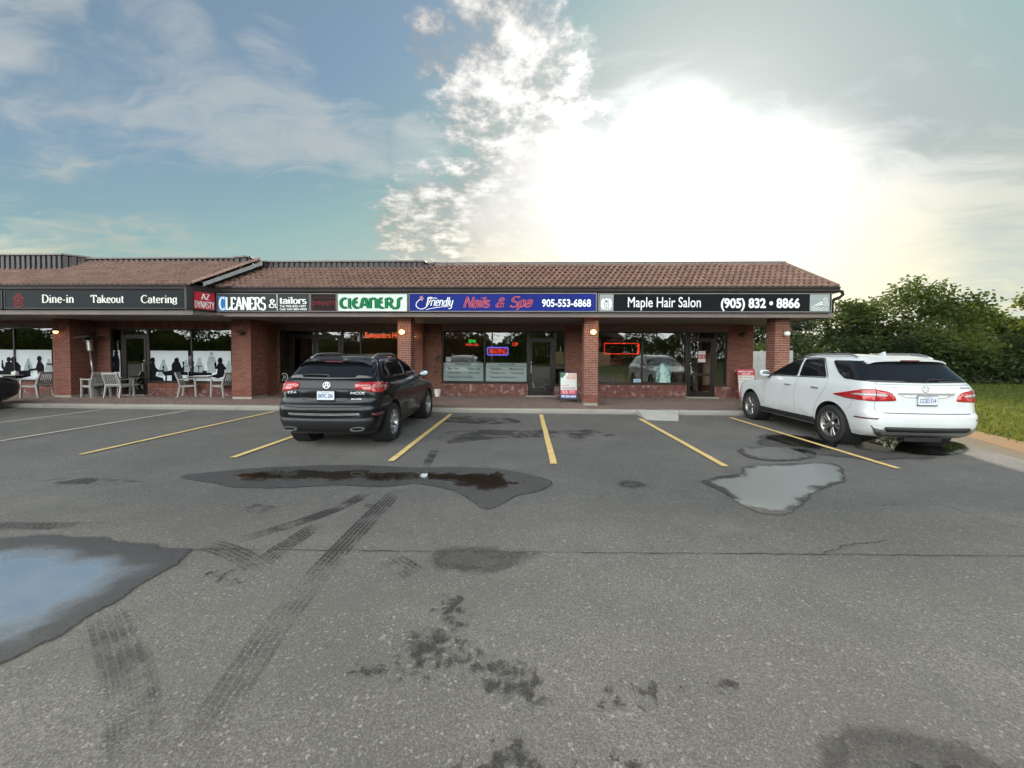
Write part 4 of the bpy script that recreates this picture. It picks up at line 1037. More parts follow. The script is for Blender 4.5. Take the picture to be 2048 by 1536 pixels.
# ================================================================== signs on the fascia
M_SIGNFR = pm('sign_frame_metal', (.13, .125, .12), .45, .5, var=.08, vs=4)
M_SIGNFR_D = pm('sign_frame_dark', (.022, .02, .02), .55, .0, var=.1, vs=4)
def panel_mat(name, col, var=.04, rough=.28, lum=0.0): return pm(name, col, .42, var=var, vs=.8, rvar=.08, spec=.06, dirt=(tuple(c * .6 for c in col), .25))
M_WHITE = panel_mat('white_lettering', (.72, .74, .74)); M_WHITE2 = panel_mat('warm_white_lettering', (.68, .67, .62))
M_DKGREY = panel_mat('charcoal_panel', (.016, .021, .023)); M_RED = panel_mat('red_panel', (.42, .028, .045)); M_BLACKP = panel_mat('black_panel', (.006, .008, .010))
M_BLUE = panel_mat('blue_panel', (.012, .022, .17), .10); M_GREENL = panel_mat('green_lettering', (.012, .16, .055)); M_GREEND = panel_mat('deep_green_lettering', (.006, .07, .03))
M_PALE = panel_mat('pale_panel', (.58, .64, .60)); M_GREYP = panel_mat('grey_panel', (.26, .29, .28)); M_REDDIM = panel_mat('dull_red_print', (.17, .022, .028)); M_PINK = panel_mat('salmon_lettering', (.62, .13, .13))
M_BLUEL = panel_mat('sky_blue_print', (.03, .17, .42)); M_DKG2 = panel_mat('slate_panel', (.036, .041, .041))
def sign_box(name, label, x0, x1, z0, z1, Y, mat, fr=.03, frame_mat=None, depth=.12, fn=None):
    """framed sign cabinet standing off the fascia"""
    root = empty(name, ((x0 + x1) / 2, Y, z0), 0, label, 'sign')
    loc = Matrix.Translation((-(x0 + x1) / 2, -Y, -z0))
    def put(mb, nm, m, par=None, **kw):
        o = mb.build(nm, m, par or root, **kw)
        if par is None: o.matrix_local = loc
        return o
    b = MB(); y0, y1 = Y, Y + depth
    b.box(x0, x1, y0, y1, z1 - fr, z1); b.box(x0, x1, y0, y1, z0, z0 + fr); b.box(x0, x0 + fr, y0 + .001, y1, z0 + fr, z1 - fr); b.box(x1 - fr, x1, y0 + .001, y1, z0 + fr, z1 - fr)
    b.box(x0 + fr, x1 - fr, y1 - .02, y1 - .001, z0 + fr, z1 - fr)
    put(b, 'frame', frame_mat or M_SIGNFR)
    put(MB().box(x0 + fr, x1 - fr, Y + .012, Y + .03, z0 + fr, z1 - fr), 'panel', mat)
    return root, put, FRAME_WALL(Y + .012)
SZ0, SZ1, SY = 2.99, 3.56, 11.58
def bx(u0, u1, v0, v1, Y):
    """rectangle on a facade plane from two corners read off the photograph"""
    a, b_ = on_wall(u0, v1, Y), on_wall(u1, v0, Y); m = (u0 + u1) / 2
    return (on_wall(u0, (v0 + v1) / 2, Y).x, on_wall(u1, (v0 + v1) / 2, Y).x, on_wall(m, v1, Y).z, on_wall(m, v0, Y).z)

# restaurant: Dine-in  Takeout  Catering
RSY = 11.08
x1 = on_wall(376, 600, RSY).x; x0 = -15.72
r, put, fn = sign_box('restaurant_sign', 'dark charcoal sign reading Dine-in Takeout Catering over the patio', x0, x1, 3.01, 3.585, RSY, M_DKGREY, .025, M_SIGNFR_D)
for word, bb in (('Dine-in', (83, 147, 589, 606)), ('Takeout', (180, 247, 590, 606)), ('Catering', (281, 354, 590, 609))):
    put(write(MB(), word, bx(*bb, RSY), fn, .003, thick=.175, thin=.085, serif=.12), 'lettering', M_WHITE2)
b = MB(); q = bx(24, 48, 587, 615, RSY); cx_, cz_ = (q[0] + q[1]) / 2, (q[2] + q[3]) / 2; W_ = (q[1] - q[0]) / 2; H_ = (q[3] - q[2]) / 2
for a0, a1, rr in ((20, 160, 1.0), (200, 340, 1.0)): flat_line(b, ellipse(cx_, cz_ - .02, W_ * .95, H_ * .82, 14, a0, a1), .035, fn, .003)
flat_line(b, ellipse(cx_, cz_, W_ * .62, H_ * .5, 24, 0, 359.9), .03, fn, .0034); flat(b, ellipse(cx_, cz_, W_ * .28, H_ * .28, 10), fn, .0038); flat_line(b, [(cx_ - W_ * .5, cz_ + H_ * .92), (cx_ + W_ * .5, cz_ + H_ * .92)], .03, fn, .0036)
put(b, 'emblem', M_REDDIM)
# plain dark cabinet further left
r, put, fn = sign_box('restaurant_sign', 'blank dark cabinet at the outer end of the restaurant fascia', -21.8, x0 - .06, 3.01, 3.585, RSY, M_DKGREY, .025, M_SIGNFR_D)

# red corner sign on the angled fascia
A = Vector((on_wall(386, 600, 11.10).x, 11.10)); B = Vector((on_wall(431, 600, 11.60).x, 11.60)); dA = (B - A); LA = dA.length; dA.normalize()
r = empty('corner_sign', (A.x, A.y, 3.0), math.atan2(dA.y, dA.x), 'red sign AZ DYNASTY turned at the corner of the fascia', 'sign')
b = MB(); b.box(0, LA, 0, .1, .0, .025); b.box(0, LA, 0, .1, .545, .57); b.box(0, .02, .001, .1, .025, .545); b.box(LA - .02, LA, .001, .1, .025, .545); b.build('frame', M_SIGNFR_D, r)
MB().box(.02, LA - .02, .012, .05, .025, .545).build('panel', M_RED, r)
fnc = lambda a, c_, d: (a, .012 - d, c_)
b = MB(); write(b, 'AZ', (LA * .36, LA * .74, .32, .50), fnc, .003, thick=.2, thin=.08, serif=.1); write(b, 'DYNASTY', (LA * .08, LA * .95, .055, .275), fnc, .003, thick=.2, thin=.08, serif=.1); b.build('lettering', M_WHITE, r)
MB().box(-.17, -.012, -.03, .1, -.02, .6).build('corner_post', M_SIGNFR_D, r)

# CLEANERS & tailors
x0, x1 = on_wall(433, 600, SY).x, on_wall(619.5, 600, SY).x
r, put, fn = sign_box('cleaners_sign', 'slate sign with white lettering CLEANERS and tailors', x0, x1, SZ0, SZ1 - .01, SY, M_DKG2, .022)
xm = on_wall(554, 600, SY).x
put(MB().box(xm - .008, xm + .008, SY - .001, SY + .02, SZ0 + .03, SZ1 - .04), 'divider', M_WHITE)
q = bx(436, 452, 592, 623, SY); b = MB(); flat(b, [(q[0], q[2]), (q[1], q[2]), (q[1], q[3]), (q[0], q[3])], fn, .002); put(b, 'blue_block', M_BLUEL)
q = bx(437, 532, 593, 621, SY); put(write(MB(), 'CLEANERS', q, fn, .004, thick=.27, thin=.10, serif=.16), 'lettering', M_WHITE)
put(write(MB(), '&', bx(537, 553, 598, 616, SY), fn, .004, thick=.16, thin=.08), 'lettering', M_WHITE)
put(write(MB(), 'tailors', bx(559, 613, 594, 608, SY), fn, .004, thick=.21, thin=.10, serif=.13), 'lettering', M_WHITE)
put(say(MB(), 'Tel: 905-832-1097', bx(559, 612, 610, 614.5, SY), fn, .004, bold=.02), 'lettering', M_WHITE); put(say(MB(), 'Cell: 647-283-4703', bx(559, 613, 616, 620.5, SY), fn, .004, bold=.02), 'lettering', M_WHITE)
# unlit LED board
x0, x1 = on_wall(620.5, 600, SY).x, on_wall(673, 600, SY).x
r, put, fn = sign_box('led_sign', 'unlit dark LED board with dull red DYNASTY lettering', x0, x1, SZ0, SZ1 - .01, SY, panel_mat('led_board', (.020, .012, .012)), .022)
q = bx(625, 671, 595, 621, SY); b = MB(); k = .05
pts = fillet([(q[0], q[2]), (q[1], q[2]), (q[1], q[3]), (q[0], q[3])], .06); flat_line(b, pts + pts[:1], .022, fn, .003); put(b, 'border', panel_mat('led_border', (.055, .022, .022)))
put(say(MB(), 'DYNASTY', bx(624, 671, 602, 611, SY), fn, .004, bold=.01), 'lettering', M_REDDIM)
# CLEANERS in green
x0, x1 = on_wall(674, 600, SY).x, on_wall(815, 600, SY).x
r, put, fn = sign_box('cleaners_sign', 'white sign with rounded green CLEANERS lettering', x0, x1, SZ0, SZ1 - .01, SY, M_PALE, .022)
q = bx(678, 806, 594, 619, SY)
def retro(mb, wdt, d):
    G = [[_A(.30, .5, .26, .46, 60, 305)], [_L(.62, .98, .62, .25) + _A(.72, .2, .1, .14, 180, 290)], [_A(1.12, .5, .24, .46, 75, 300), _L(.82, .55, 1.18, .60)],
         [[(1.36, .02), (1.48, .6)] + _A(1.62, .75, .13, .2, 160, 20) + [(1.78, .5), (1.9, .02)], _L(1.46, .34, 1.8, .34)],
         [_L(2.02, .0, 2.02, .98), _A(2.22, .7, .2, .26, 180, 0) + [(2.42, .02)]], [_A(2.80, .5, .24, .46, 75, 300), _L(2.5, .55, 2.86, .60)],
         [_L(3.1, .0, 3.1, .98), _A(3.26, .72, .2, .24, 130, -90) + [(3.2, .46)], _L(3.3, .46, 3.5, .06)], [_L(3.5, .06, 3.62, .0) + _A(3.72, .28, .18, .28, -80, 0) + _A(4.1, .72, .2, .26, 200, 70)]]
    V, F = [], []; dep = 0
    for g_ in G:
        for st in g_:
            dep += .00015; k = len(V); m = len(st)
            for i in range(m):
                a = st[max(i - 1, 0)]; c_ = st[min(i + 1, m - 1)]; dx, dy = c_[0] - a[0], c_[1] - a[1]; L = math.hypot(dx, dy) or 1
                for sg in (1, -1): V.append((st[i][0] - dy / L * wdt / 2 * sg, st[i][1] + dx / L * wdt / 2 * sg, dep))
            for i in range(m - 1): F.append((k + 2 * i, k + 2 * i + 1, k + 2 * i + 3, k + 2 * i + 2))
    s = wdt / 2
    bb = (q[0] + (.12 - s) * .14, q[1] - (.12 - s) * .14, q[2] + (.12 - s) * .2, q[3] - (.12 - s) * .2)
    return fit(mb, V, F, bb, fn, d)
put(retro(MB(), .25, .003), 'lettering_outline', M_GREEND); put(retro(MB(), .16, .006), 'lettering', M_GREENL)
# blue nail-spa sign
x0, x1 = on_wall(817, 600, SY).x, on_wall(1194, 600, SY).x
r, put, fn = sign_box('nail_spa_sign', 'blue sign with script lettering Friendly Nails & Spa', x0, x1, SZ0, SZ1, SY, M_BLUE, .03)
put(write(MB(), 'Friendly', bx(852, 907, 594, 618, SY), fn, .004, thick=.15, thin=.09, slant=.28, track=-.06), 'lettering', M_WHITE)
b = MB()
def px(u, v): p = on_wall(u, v, SY); return (p.x, p.z)
flat_line(b, [px(*p) for p in chaikin([(853, 597), (862, 600), (840, 598), (832, 606), (832, 614), (842, 619), (852, 615), (858, 606), (862, 598)][2:], 2, False)], .022, fn, .0035)
flat_line(b, [px(*p) for p in chaikin([(852, 619), (865, 616), (880, 614), (897, 613)], 1, False)], .016, fn, .0038); flat_line(b, [px(854, 598), px(864, 596), px(874, 596.5)], .02, fn, .0041)
put(b, 'flourish', M_WHITE)
b = MB()
for a in range(0, 360, 72):
    cx_, cz_ = px(843, 596.5); flat(b, [(cx_ + .045 * math.cos(R(a + t)) * k, cz_ + .055 * math.sin(R(a + t)) * k) for t, k in ((-25, .9), (0, 1.7), (25, .9), (0, .1))], fn, .004 + a * 1e-6)
put(b, 'flower', panel_mat('flower_print', (.62, .36, .30)))
for word, bb in (('Nails', (926, 981, 593, 616)), ('&', (991, 1009, 595, 615)), ('Spa', (1019, 1066, 592, 620))):
    put(write(MB(), word, bx(*bb, SY), fn, .003, thick=.20, thin=.13, slant=.34, track=-.03), 'lettering_glow', M_PINK)
    g_ = bx(*bb, SY); put(write(MB(), word, (g_[0] + .012, g_[1] - .012, g_[2] + .014, g_[3] - .014), fn, .006, thick=.085, thin=.05, slant=.34, track=-.03), 'lettering', panel_mat('dark_red_lettering', (.10, .02, .07)))
put(say(MB(), '905-553-6868', bx(1084, 1182, 598, 614, SY), fn, .004, bold=.028), 'lettering', M_WHITE)
# black hair-salon sign
x0, x1 = on_wall(1196, 600, SY).x, on_wall(1664, 600, SY).x
r, put, fn = sign_box('hair_salon_sign', 'black sign reading Maple Hair Salon with phone number', x0, x1, SZ0, SZ1 - .01, SY, M_BLACKP, .028)
q = bx(1199, 1227, 593, 623, SY); b = MB(); flat(b, [(q[0], SZ0 + .035), (q[1], SZ0 + .035), (q[1], SZ1 - .045), (q[0], SZ1 - .045)], fn, .002); put(b, 'logo_panel', M_GREYP)
b = MB(); cx_, cz_ = (q[0] + q[1]) / 2, (q[2] + q[3]) / 2
for sg in (-1, 1): flat(b, [(cx_ + sg * .075, cz_ - .16), (cx_ + sg * .11, cz_ - .16), (cx_ + sg * .155, cz_ - .08), (cx_ + sg * .155, cz_ + .08), (cx_ + sg * .11, cz_ + .16), (cx_ + sg * .075, cz_ + .16)], fn, .003)
for zz in (-.165, .01): flat(b, [(cx_ - .055, cz_ + zz), (cx_ + .055, cz_ + zz), (cx_ + .055, cz_ + zz + .15), (cx_ - .055, cz_ + zz + .15)], fn, .003)
put(b, 'logo', M_WHITE)
b = MB(); say(b, 'M', (cx_ - .03, cx_ + .03, cz_ + .03, cz_ + .135), fn, .005, bold=.01); say(b, 'S', (cx_ - .03, cx_ + .03, cz_ - .145, cz_ - .04), fn, .005, bold=.01); put(b, 'logo_letters', M_DKGREY)
put(say(MB(), 'Maple Hair Salon', bx(1256, 1402, 594, 621, SY), fn, .004, bold=.006), 'lettering', M_WHITE)
put(say(MB(), '(905) 832 \u2022 8866', bx(1442, 1600, 596, 622, SY), fn, .004, bold=.035), 'lettering', M_WHITE)
q = bx(1620, 1660, 594, 626, SY); b = MB(); flat(b, [(q[0], SZ0 + .035), (q[1], SZ0 + .035), (q[1], SZ1 - .045), (q[0], SZ1 - .045)], fn, .002); put(b, 'logo_panel', M_GREYP)
b = MB(); X = lambda t: q[0] + (q[1] - q[0]) * t; Zq = lambda t: q[2] + (q[3] - q[2]) * t
flat(b, [(X(.1), Zq(.42)), (X(.62), Zq(.72)), (X(.66), Zq(.66))], fn, .003); flat(b, [(X(.1), Zq(.40)), (X(.66), Zq(.60)), (X(.7), Zq(.54))], fn, .0033)
flat_line(b, ellipse(X(.78), Zq(.84), .05, .05, 12, 0, 359.9), .014, fn, .0036); flat_line(b, ellipse(X(.84), Zq(.56), .05, .045, 12, 0, 359.9), .014, fn, .0039)
for z_ in (.2, .32): flat_line(b, [(X(.08 + .04 * i), Zq(z_ + .04 * math.sin(i * .9))) for i in range(22)], .010, fn, .0042 + z_ * .001)
put(b, 'scissors_print', M_WHITE)

# ================================================================== things behind and on the glass
NEON_R = emit_mat('red_neon', (1.0, .05, .03), .9); NEON_B = emit_mat('blue_neon', (.12, .10, 1.0), .6); NEON_G = emit_mat('green_neon', (.05, 1.0, .12), .6); NEON_W = emit_mat('warm_neon', (1.0, .75, .35), 1.0)
NEON_O = emit_mat('orange_red_neon', (1.0, .12, .05), .9); LED_R = emit_mat('red_led', (1.0, .03, .02), .9); LED_B = emit_mat('violet_led', (.35, .25, 1.0), .45)
def neon(name, label, px_box, words, Y, border=None, back=None):
    q = bx(*px_box, Y); root = empty(name, ((q[0] + q[1]) / 2, Y, q[2]), 0, label, 'neon sign'); loc = Matrix.Translation((-(q[0] + q[1]) / 2, -Y, -q[2])); fn = FRAME_WALL(Y)
    bk = MB().box(q[0], q[1], Y + .01, Y + .03, q[2], q[3]).build('backing', back or pm('sign_backing', (.02, .02, .022), .5), root); bk.matrix_local = loc
    for wd_, wb, m in words:
        o = say(MB(), wd_, bx(*wb, Y), fn, .006, bold=.0).build('lettering', m, root); o.matrix_local = loc
    if border:
        z0_, z1_, a, c_ = q[2], q[3], q[0], q[1]; pts = fillet([(a + .02, z0_ + .02), (c_ - .02, z0_ + .02), (c_ - .02, z1_ - .02), (a + .02, z1_ - .02)], .05)
        for m, ww, dd in border:
            b = MB(); flat_line(b, pts + pts[:1], ww, fn, dd); o = b.build('border', m, root); o.matrix_local = loc
    return root
NY = WALL_Y + .17
neon('neon_sign', 'glowing red WAXING sign framed in blue behind the glass', (974, 1017, 694, 711), [('WAXING', (977.5, 1013, 697, 708), NEON_R)], NY, [(NEON_B, .05, .004), (LED_B, .018, .007)])
neon('neon_sign', 'green SPA over red PEDICURE neon sign in the window', (931, 959, 677, 694), [('SPA', (937, 952, 679, 686), NEON_G), ('PEDICURE', (932, 957, 687.5, 691.5), NEON_R)], NY + .3)
neon('neon_sign', 'small red OPEN neon sign near the door edge', (1021, 1052, 681, 695), [('OP', (1025, 1036, 685, 692), NEON_R)], NY + .3)
neon('neon_sign', 'red neon lettering Sweaters in the cleaners window', (724, 812, 660, 682), [('Sweaters', (730, 781, 664.5, 676), NEON_O), ('H', (785, 793, 664.5, 676), NEON_O)], NY + .08, back=M_GLASS)
# LED rectangle in the salon window
q = bx(1209, 1277, 687, 708, NY); r = empty('led_frame_sign', ((q[0] + q[1]) / 2, NY, q[2]), 0, 'red LED outlined rectangle in the hair salon window', 'led sign'); loc = Matrix.Translation((-(q[0] + q[1]) / 2, -NY, -q[2]))
b = MB(); N_ = 34
MB().box(q[0] + .02, q[1] - .02, NY + .012, NY + .025, q[2] + .02, q[3] - .02).build('backing', M_GLASS_D, r).matrix_local = loc
for i in range(N_ + 1):
    x = q[0] + (q[1] - q[0]) * i / N_
    for z in (q[2], q[3]): b.box(x - .014, x + .014, NY - .01, NY + .01, z - .012 + .006 * (i % 2), z + .012 + .006 * (i % 2))
for j in range(1, 9):
    z = q[2] + (q[3] - q[2]) * j / 9; b.box(q[0] - .012, q[0] + .012, NY - .01, NY + .01, z - .013, z + .013); b.box(q[1] - .03, q[1] + .03, NY - .01, NY + .01, z - .02, z + .02)
b.build('led_dots', LED_R, r).matrix_local = loc

# frosted vinyl with price-list lettering on the nail-spa window
M_FROST, n, out = new_mat('frosted_vinyl'); dfd = n.new('ShaderNodeBsdfDiffuse'); dfd.inputs[0].default_value = (.36, .44, .42, 1); tr = n.new('ShaderNodeBsdfTransparent')
gls = n.new('ShaderNodeBsdfGlossy'); gls.inputs['Roughness'].default_value = .02
mx = n.new('ShaderNodeMixShader'); mx.inputs[0].default_value = .62; n.links.new(tr.outputs[0], mx.inputs[1]); n.links.new(dfd.outputs[0], mx.inputs[2])
mx2 = n.new('ShaderNodeMixShader'); mx2.inputs[0].default_value = .10; n.links.new(mx.outputs[0], mx2.inputs[1]); n.links.new(gls.outputs[0], mx2.inputs[2]); n.links.new(mx2.outputs[0], out.inputs[0])
M_VINYL_T = pm('teal_vinyl', (.022, .055, .058), .5)
VY = WALL_Y + .086; fnv = FRAME_WALL(VY)
for (u0, u1), head, lines in (((886, 966), 'WALK-INS', ['*Bio Gel        *Solar Gel', '*UV Gel       *Acrylic', '*Dipping Powder']), ((972, 1054), 'WELCOME', ['*Shellac      *Manicure', '*Pedicure    *Waxing', '*Eyelash Extension'])):
    q = bx(u0, u1, 725, 765, VY); z0_ = .69
    v = P_(MB().box(q[0], q[1], VY, VY + .003, z0_, 1.40).build('window_vinyl', M_FROST))
    b = MB(); say(b, head, (q[0] + (q[1] - q[0]) * .3, q[0] + (q[1] - q[0]) * .7, 1.30, 1.37), fnv, .003, bold=.03)
    flat_line(b, [(q[0], 1.265), (q[1], 1.265)], .014, fnv, .003)
    for i, ln in enumerate(lines): say(b, ln, (q[0] + .14, q[0] + (1.45 if i < 2 else 1.2), 1.125 - i * .165, 1.215 - i * .165), fnv, .003, bold=.03)
    b.build('lettering', M_VINYL_T, v)

# white film with black silhouettes of diners on the restaurant glass
M_FILM = pm('white_window_film', (.55, .60, .62), .55, var=.03, vs=1); M_SIL = pm('black_silhouette_print', (.004, .005, .007), .7, spec=.08); M_SILG = pm('grey_silhouette_print', (.30, .345, .36), .6, spec=.15)
FYP = REST_Y + .086
def film(u0, u1, v0, v1, name='window_film'):
    q = bx(u0, u1, v0, v1, FYP); return P_(MB().box(q[0], q[1], FYP, FYP + .003, q[2], q[3]).build(name, M_FILM)), q
fnf = FRAME_WALL(FYP); pf = lambda u, v: (lambda p: (p.x, p.z))(on_wall(u, v, FYP))
def sil(par, shapes, m, d): 
    b = MB()
    for i, s in enumerate(shapes): flat(b, [pf(*p) for p in s], fnf, d + i * .0004)
    b.build('silhouette_print', m, par)
def head(u, v, r_): return [(u + r_ * .82 * math.cos(R(a)), v + r_ * math.sin(R(a))) for a in range(0, 360, 30)]
f0, _ = film(-40, 103.5, 699.5, 762); f1, _ = film(222, 240.5, 701, 757); f1b, _ = film(248, 286.5, 701, 781); f2, _ = film(296, 376.5, 701.5, 764); f3, _ = film(383.5, 462, 702, 764.5)
def ghost(u, v, s): return [head(u, v, 4.5 * s), [(u - 4 * s, v + 3 * s), (u + 4 * s, v + 3 * s), (u + 9 * s, v + 14 * s), (u + 12 * s, v + 30 * s), (u - 12 * s, v + 30 * s), (u - 9 * s, v + 14 * s)]]
sil(f0, ghost(57, 720, .85), M_SILG, .004); sil(f0, ghost(103 - 5, 721, .7), M_SILG, .004)
sil(f0, [head(18, 719, 5.5), [(12, 724), (24, 724), (30, 745), (32, 758), (5, 758), (8, 742)], head(28, 719, 6.5), [(21, 724), (35, 724), (42, 732), (41, 752), (60, 738), (62, 752), (42, 757), (16, 757), (15, 735)],
         [(4, 720), (7, 720), (6.5, 724), (8, 733), (14, 737), (8, 742), (3, 734)], head(79, 717.5, 5.8), [(76, 722), (82, 722), (88, 731), (88.5, 748), (76, 748), (75, 741), (60, 741.5), (58, 738), (72, 736.5)], [(57, 730), (60, 730), (59.5, 734), (58.7, 738), (57.6, 738)],
         [(92, 727), (103, 727), (103, 730), (95, 729.5)], [(-10, 741), (62, 741), (60, 751), (-10, 751)]], M_SIL, .006)
sil(f1, [head(232.5, 705.5, 5), [(229, 709), (236, 709), (239.5, 720), (239.5, 744), (226, 744), (228, 728), (224.5, 721)]], M_SIL, .006)
sil(f1b, ghost(260, 720, 1.0), M_SILG, .004)
sil(f1b, [head(275.5, 704.5, 4.5), [(273, 707), (280, 707), (285, 714), (286, 730), (286, 752), (276, 752), (275, 728), (266, 728), (252, 726.5), (250, 725), (262, 724), (272, 720)], [(277, 752), (286, 752), (286, 778), (279, 778)]], M_SIL, .006)
sil(f2, ghost(327, 723, .95), M_SILG, .004); sil(f2, ghost(376 - 4, 722, .7), M_SILG, .004)
sil(f2, [head(305.5, 720.5, 6), [(302, 725), (309, 725), (312, 735), (318, 740), (329, 740), (329, 743), (313, 744), (312, 752), (326, 756), (329, 764), (298, 764), (298.5, 740)], [(325, 732), (329, 732), (328.5, 736), (327.5, 740), (326.5, 740)],
         head(353.5, 721, 6), [(347, 724), (359.5, 724), (364, 736), (367, 732), (369.5, 733), (368, 744), (361, 745), (360, 764), (344, 764), (343.5, 730)], [(365, 723), (369, 723), (368.5, 727), (367.5, 732), (366.3, 732), (365.3, 727)], [(324, 744), (345, 740), (376, 744), (376, 750), (334, 751), (334, 764), (331, 764), (331, 752)], [(371.5, 731.5), (376.5, 731.5), (376.5, 733), (371.5, 733)]], M_SIL, .006)
sil(f3, ghost(399, 720, 1.0), M_SILG, .004); sil(f3, ghost(459 - 1, 724, .65), M_SILG, .004); sil(f3, [head(423, 708, 4.2), [(417, 713), (429, 713), (433, 724), (432, 745), (416, 745), (414, 727)]], M_SILG, .004)
sil(f3, [[(384.5, 723), (388.5, 723), (388, 727), (387, 732), (389, 734), (387.5, 744), (384, 744), (385.3, 732)], [(391.5, 731.5), (404, 731.5), (404, 733), (398.6, 733.5), (398.6, 744), (397, 744), (397, 733.5)], [(384, 744), (424, 745.5), (424, 750), (384, 751)], [(404, 741.5), (415, 741.5), (413, 745.5), (406, 745.5)],
         head(440.5, 721, 6.2), [(437, 726), (445, 726), (452, 735), (453.5, 737), (449.5, 740), (449, 753), (436, 757), (420, 752), (434, 748), (435.5, 738), (430.5, 738), (428.5, 728), (431, 723), (433.5, 727), (433, 733)]], M_SIL, .006)
# looping warm neon at the top of the restaurant glass
r = empty('neon_sign', (-12.6, REST_Y + .16, 2.45), 0, 'looping warm white neon script at the top of the restaurant window', 'neon sign'); loc = Matrix.Translation((12.6, -REST_Y - .16, -2.45)); fnn = lambda a, c_, d: (a, REST_Y + .16 - d, c_)
for pts in ([(307, 655), (309, 661), (317, 663), (325, 661), (329, 657), (326, 655)], [(336, 660), (338, 667), (346, 668), (351, 662), (349, 656), (355, 662), (358, 667)], [(449, 655), (450, 664), (457, 667), (463, 667)]):
    pp = [pf(*p) for p in chaikin(pts, 2, False)]; MB().tube([(a, REST_Y + .16, c_) for a, c_ in pp], .016, 6).build('tube', NEON_W, r).matrix_local = loc

# posters and notices on the salon glass
M_TEALP, n, out = new_mat('teal_photo_print'); g = n.new('ShaderNodeNewGeometry').outputs['Position']
principled(n, out, **{'Base Color': n.mix(n.smooth(n.noise(g, 4.5, 5, .55, .8), .4, .6), (.05, .13, .12), (.30, .45, .41)), 'Roughness': .4})
q = bx(1308, 1344, 724, 767, VY); r = empty('window_poster', ((q[0] + q[1]) / 2, VY, q[2]), 0, 'pale teal portrait poster of long hair behind salon glass', 'poster'); loc = Matrix.Translation((-(q[0] + q[1]) / 2, -VY, -q[2]))
MB().box(q[0], q[1], VY, VY + .003, q[2], q[3]).build('sheet', glass_mat('clear_film', (.75, .85, .83), .02), r).matrix_local = loc
b = MB(); X = lambda t: q[0] + (q[1] - q[0]) * t; Zq = lambda t: q[2] + (q[3] - q[2]) * t
flat(b, [(X(.12), Zq(0)), (X(.12), Zq(.35)), (X(.2), Zq(.7)), (X(.38), Zq(.93)), (X(.62), Zq(.95)), (X(.82), Zq(.8)), (X(.95), Zq(.5)), (X(.9), Zq(.2)), (X(.95), Zq(0))], fnv, .002); b.build('hair_print', M_TEALP, r).matrix_local = loc
b = MB(); flat(b, ellipse(X(.48), Zq(.66), .11, .16, 16), fnv, .004); flat(b, [(X(.3), Zq(0)), (X(.34), Zq(.36)), (X(.44), Zq(.44)), (X(.54), Zq(.44)), (X(.66), Zq(.34)), (X(.72), Zq(0))], fnv, .005); b.build('face_print', pm('pale_print', (.42, .58, .53), .45), r).matrix_local = loc
DY = WALL_Y - .02 + .08
def notice(name, label, box, Y, cols, cat='notice'):
    q = bx(*box, Y); r = empty(name, ((q[0] + q[1]) / 2, Y, q[2]), 0, label, cat); loc = Matrix.Translation((-(q[0] + q[1]) / 2, -Y, -q[2])); fn = FRAME_WALL(Y)
    MB().box(q[0], q[1], Y, Y + .003, q[2], q[3]).build('sheet', cols[0], r).matrix_local = loc
    return q, r, loc, fn
M_PAPER = pm('paper', (.62, .60, .57), .7, var=.04); M_REDPR = pm('red_print', (.45, .04, .04), .6)
q, r, loc, fn = notice('door_notice', 'white notice with two red no-entry circles on salon door', (1396, 1411, 702, 724.5), DY, [M_PAPER])
b = MB(); X = lambda t: q[0] + (q[1] - q[0]) * t; Zq = lambda t: q[2] + (q[3] - q[2]) * t
flat(b, [(X(0), Zq(.32)), (X(1), Zq(.32)), (X(1), Zq(.68)), (X(0), Zq(.68))], fn, .003); b.build('red_band', M_REDPR, r).matrix_local = loc
b = MB()
for t in (.28, .72): flat_line(b, ellipse(X(t), Zq(.5), .035, .04, 14, 0, 359.9), .012, fn, .005); flat_line(b, [(X(t) - .025, Zq(.5) + .028), (X(t) + .025, Zq(.5) - .028)], .010, fn, .0055)
for t in (.82, .9, .2, .12): flat_line(b, [(X(.15), Zq(t)), (X(.85), Zq(t))], .008, fn, .005)
b.build('symbols', M_WHITE, r).matrix_local = loc
q, r, loc, fn = notice('window_notice', 'small pale blue card in the lower corner of salon window', (1267, 1282, 758, 767), VY, [pm('blue_card', (.35, .50, .56), .6)])
b = MB(); say(b, 'OPEN', (q[0] + .05, q[1] - .05, q[2] + .05, q[3] - .05), fn, .003, bold=.01); b.build('lettering', M_BLUEL, r).matrix_local = loc
q, r, loc, fn = notice('window_notice', 'small grey paper square taped inside the nail-spa window', (892, 902, 714, 722), VY, [pm('grey_card', (.34, .39, .38), .7)])
q, r, loc, fn = notice('window_notice', 'round white decal low on the cleaners side pane', (561, 577, 745, 763), VY, [M_GLASS])
b = MB(); flat_line(b, ellipse((q[0] + q[1]) / 2, (q[2] + q[3]) / 2, .13, .15, 20, 0, 359.9), .03, fn, .003); say(b, 'AH', (q[0] + .1, q[1] - .1, q[2] + .1, q[3] - .1), fn, .003, bold=.02); b.build('print', M_PALE, r).matrix_local = loc

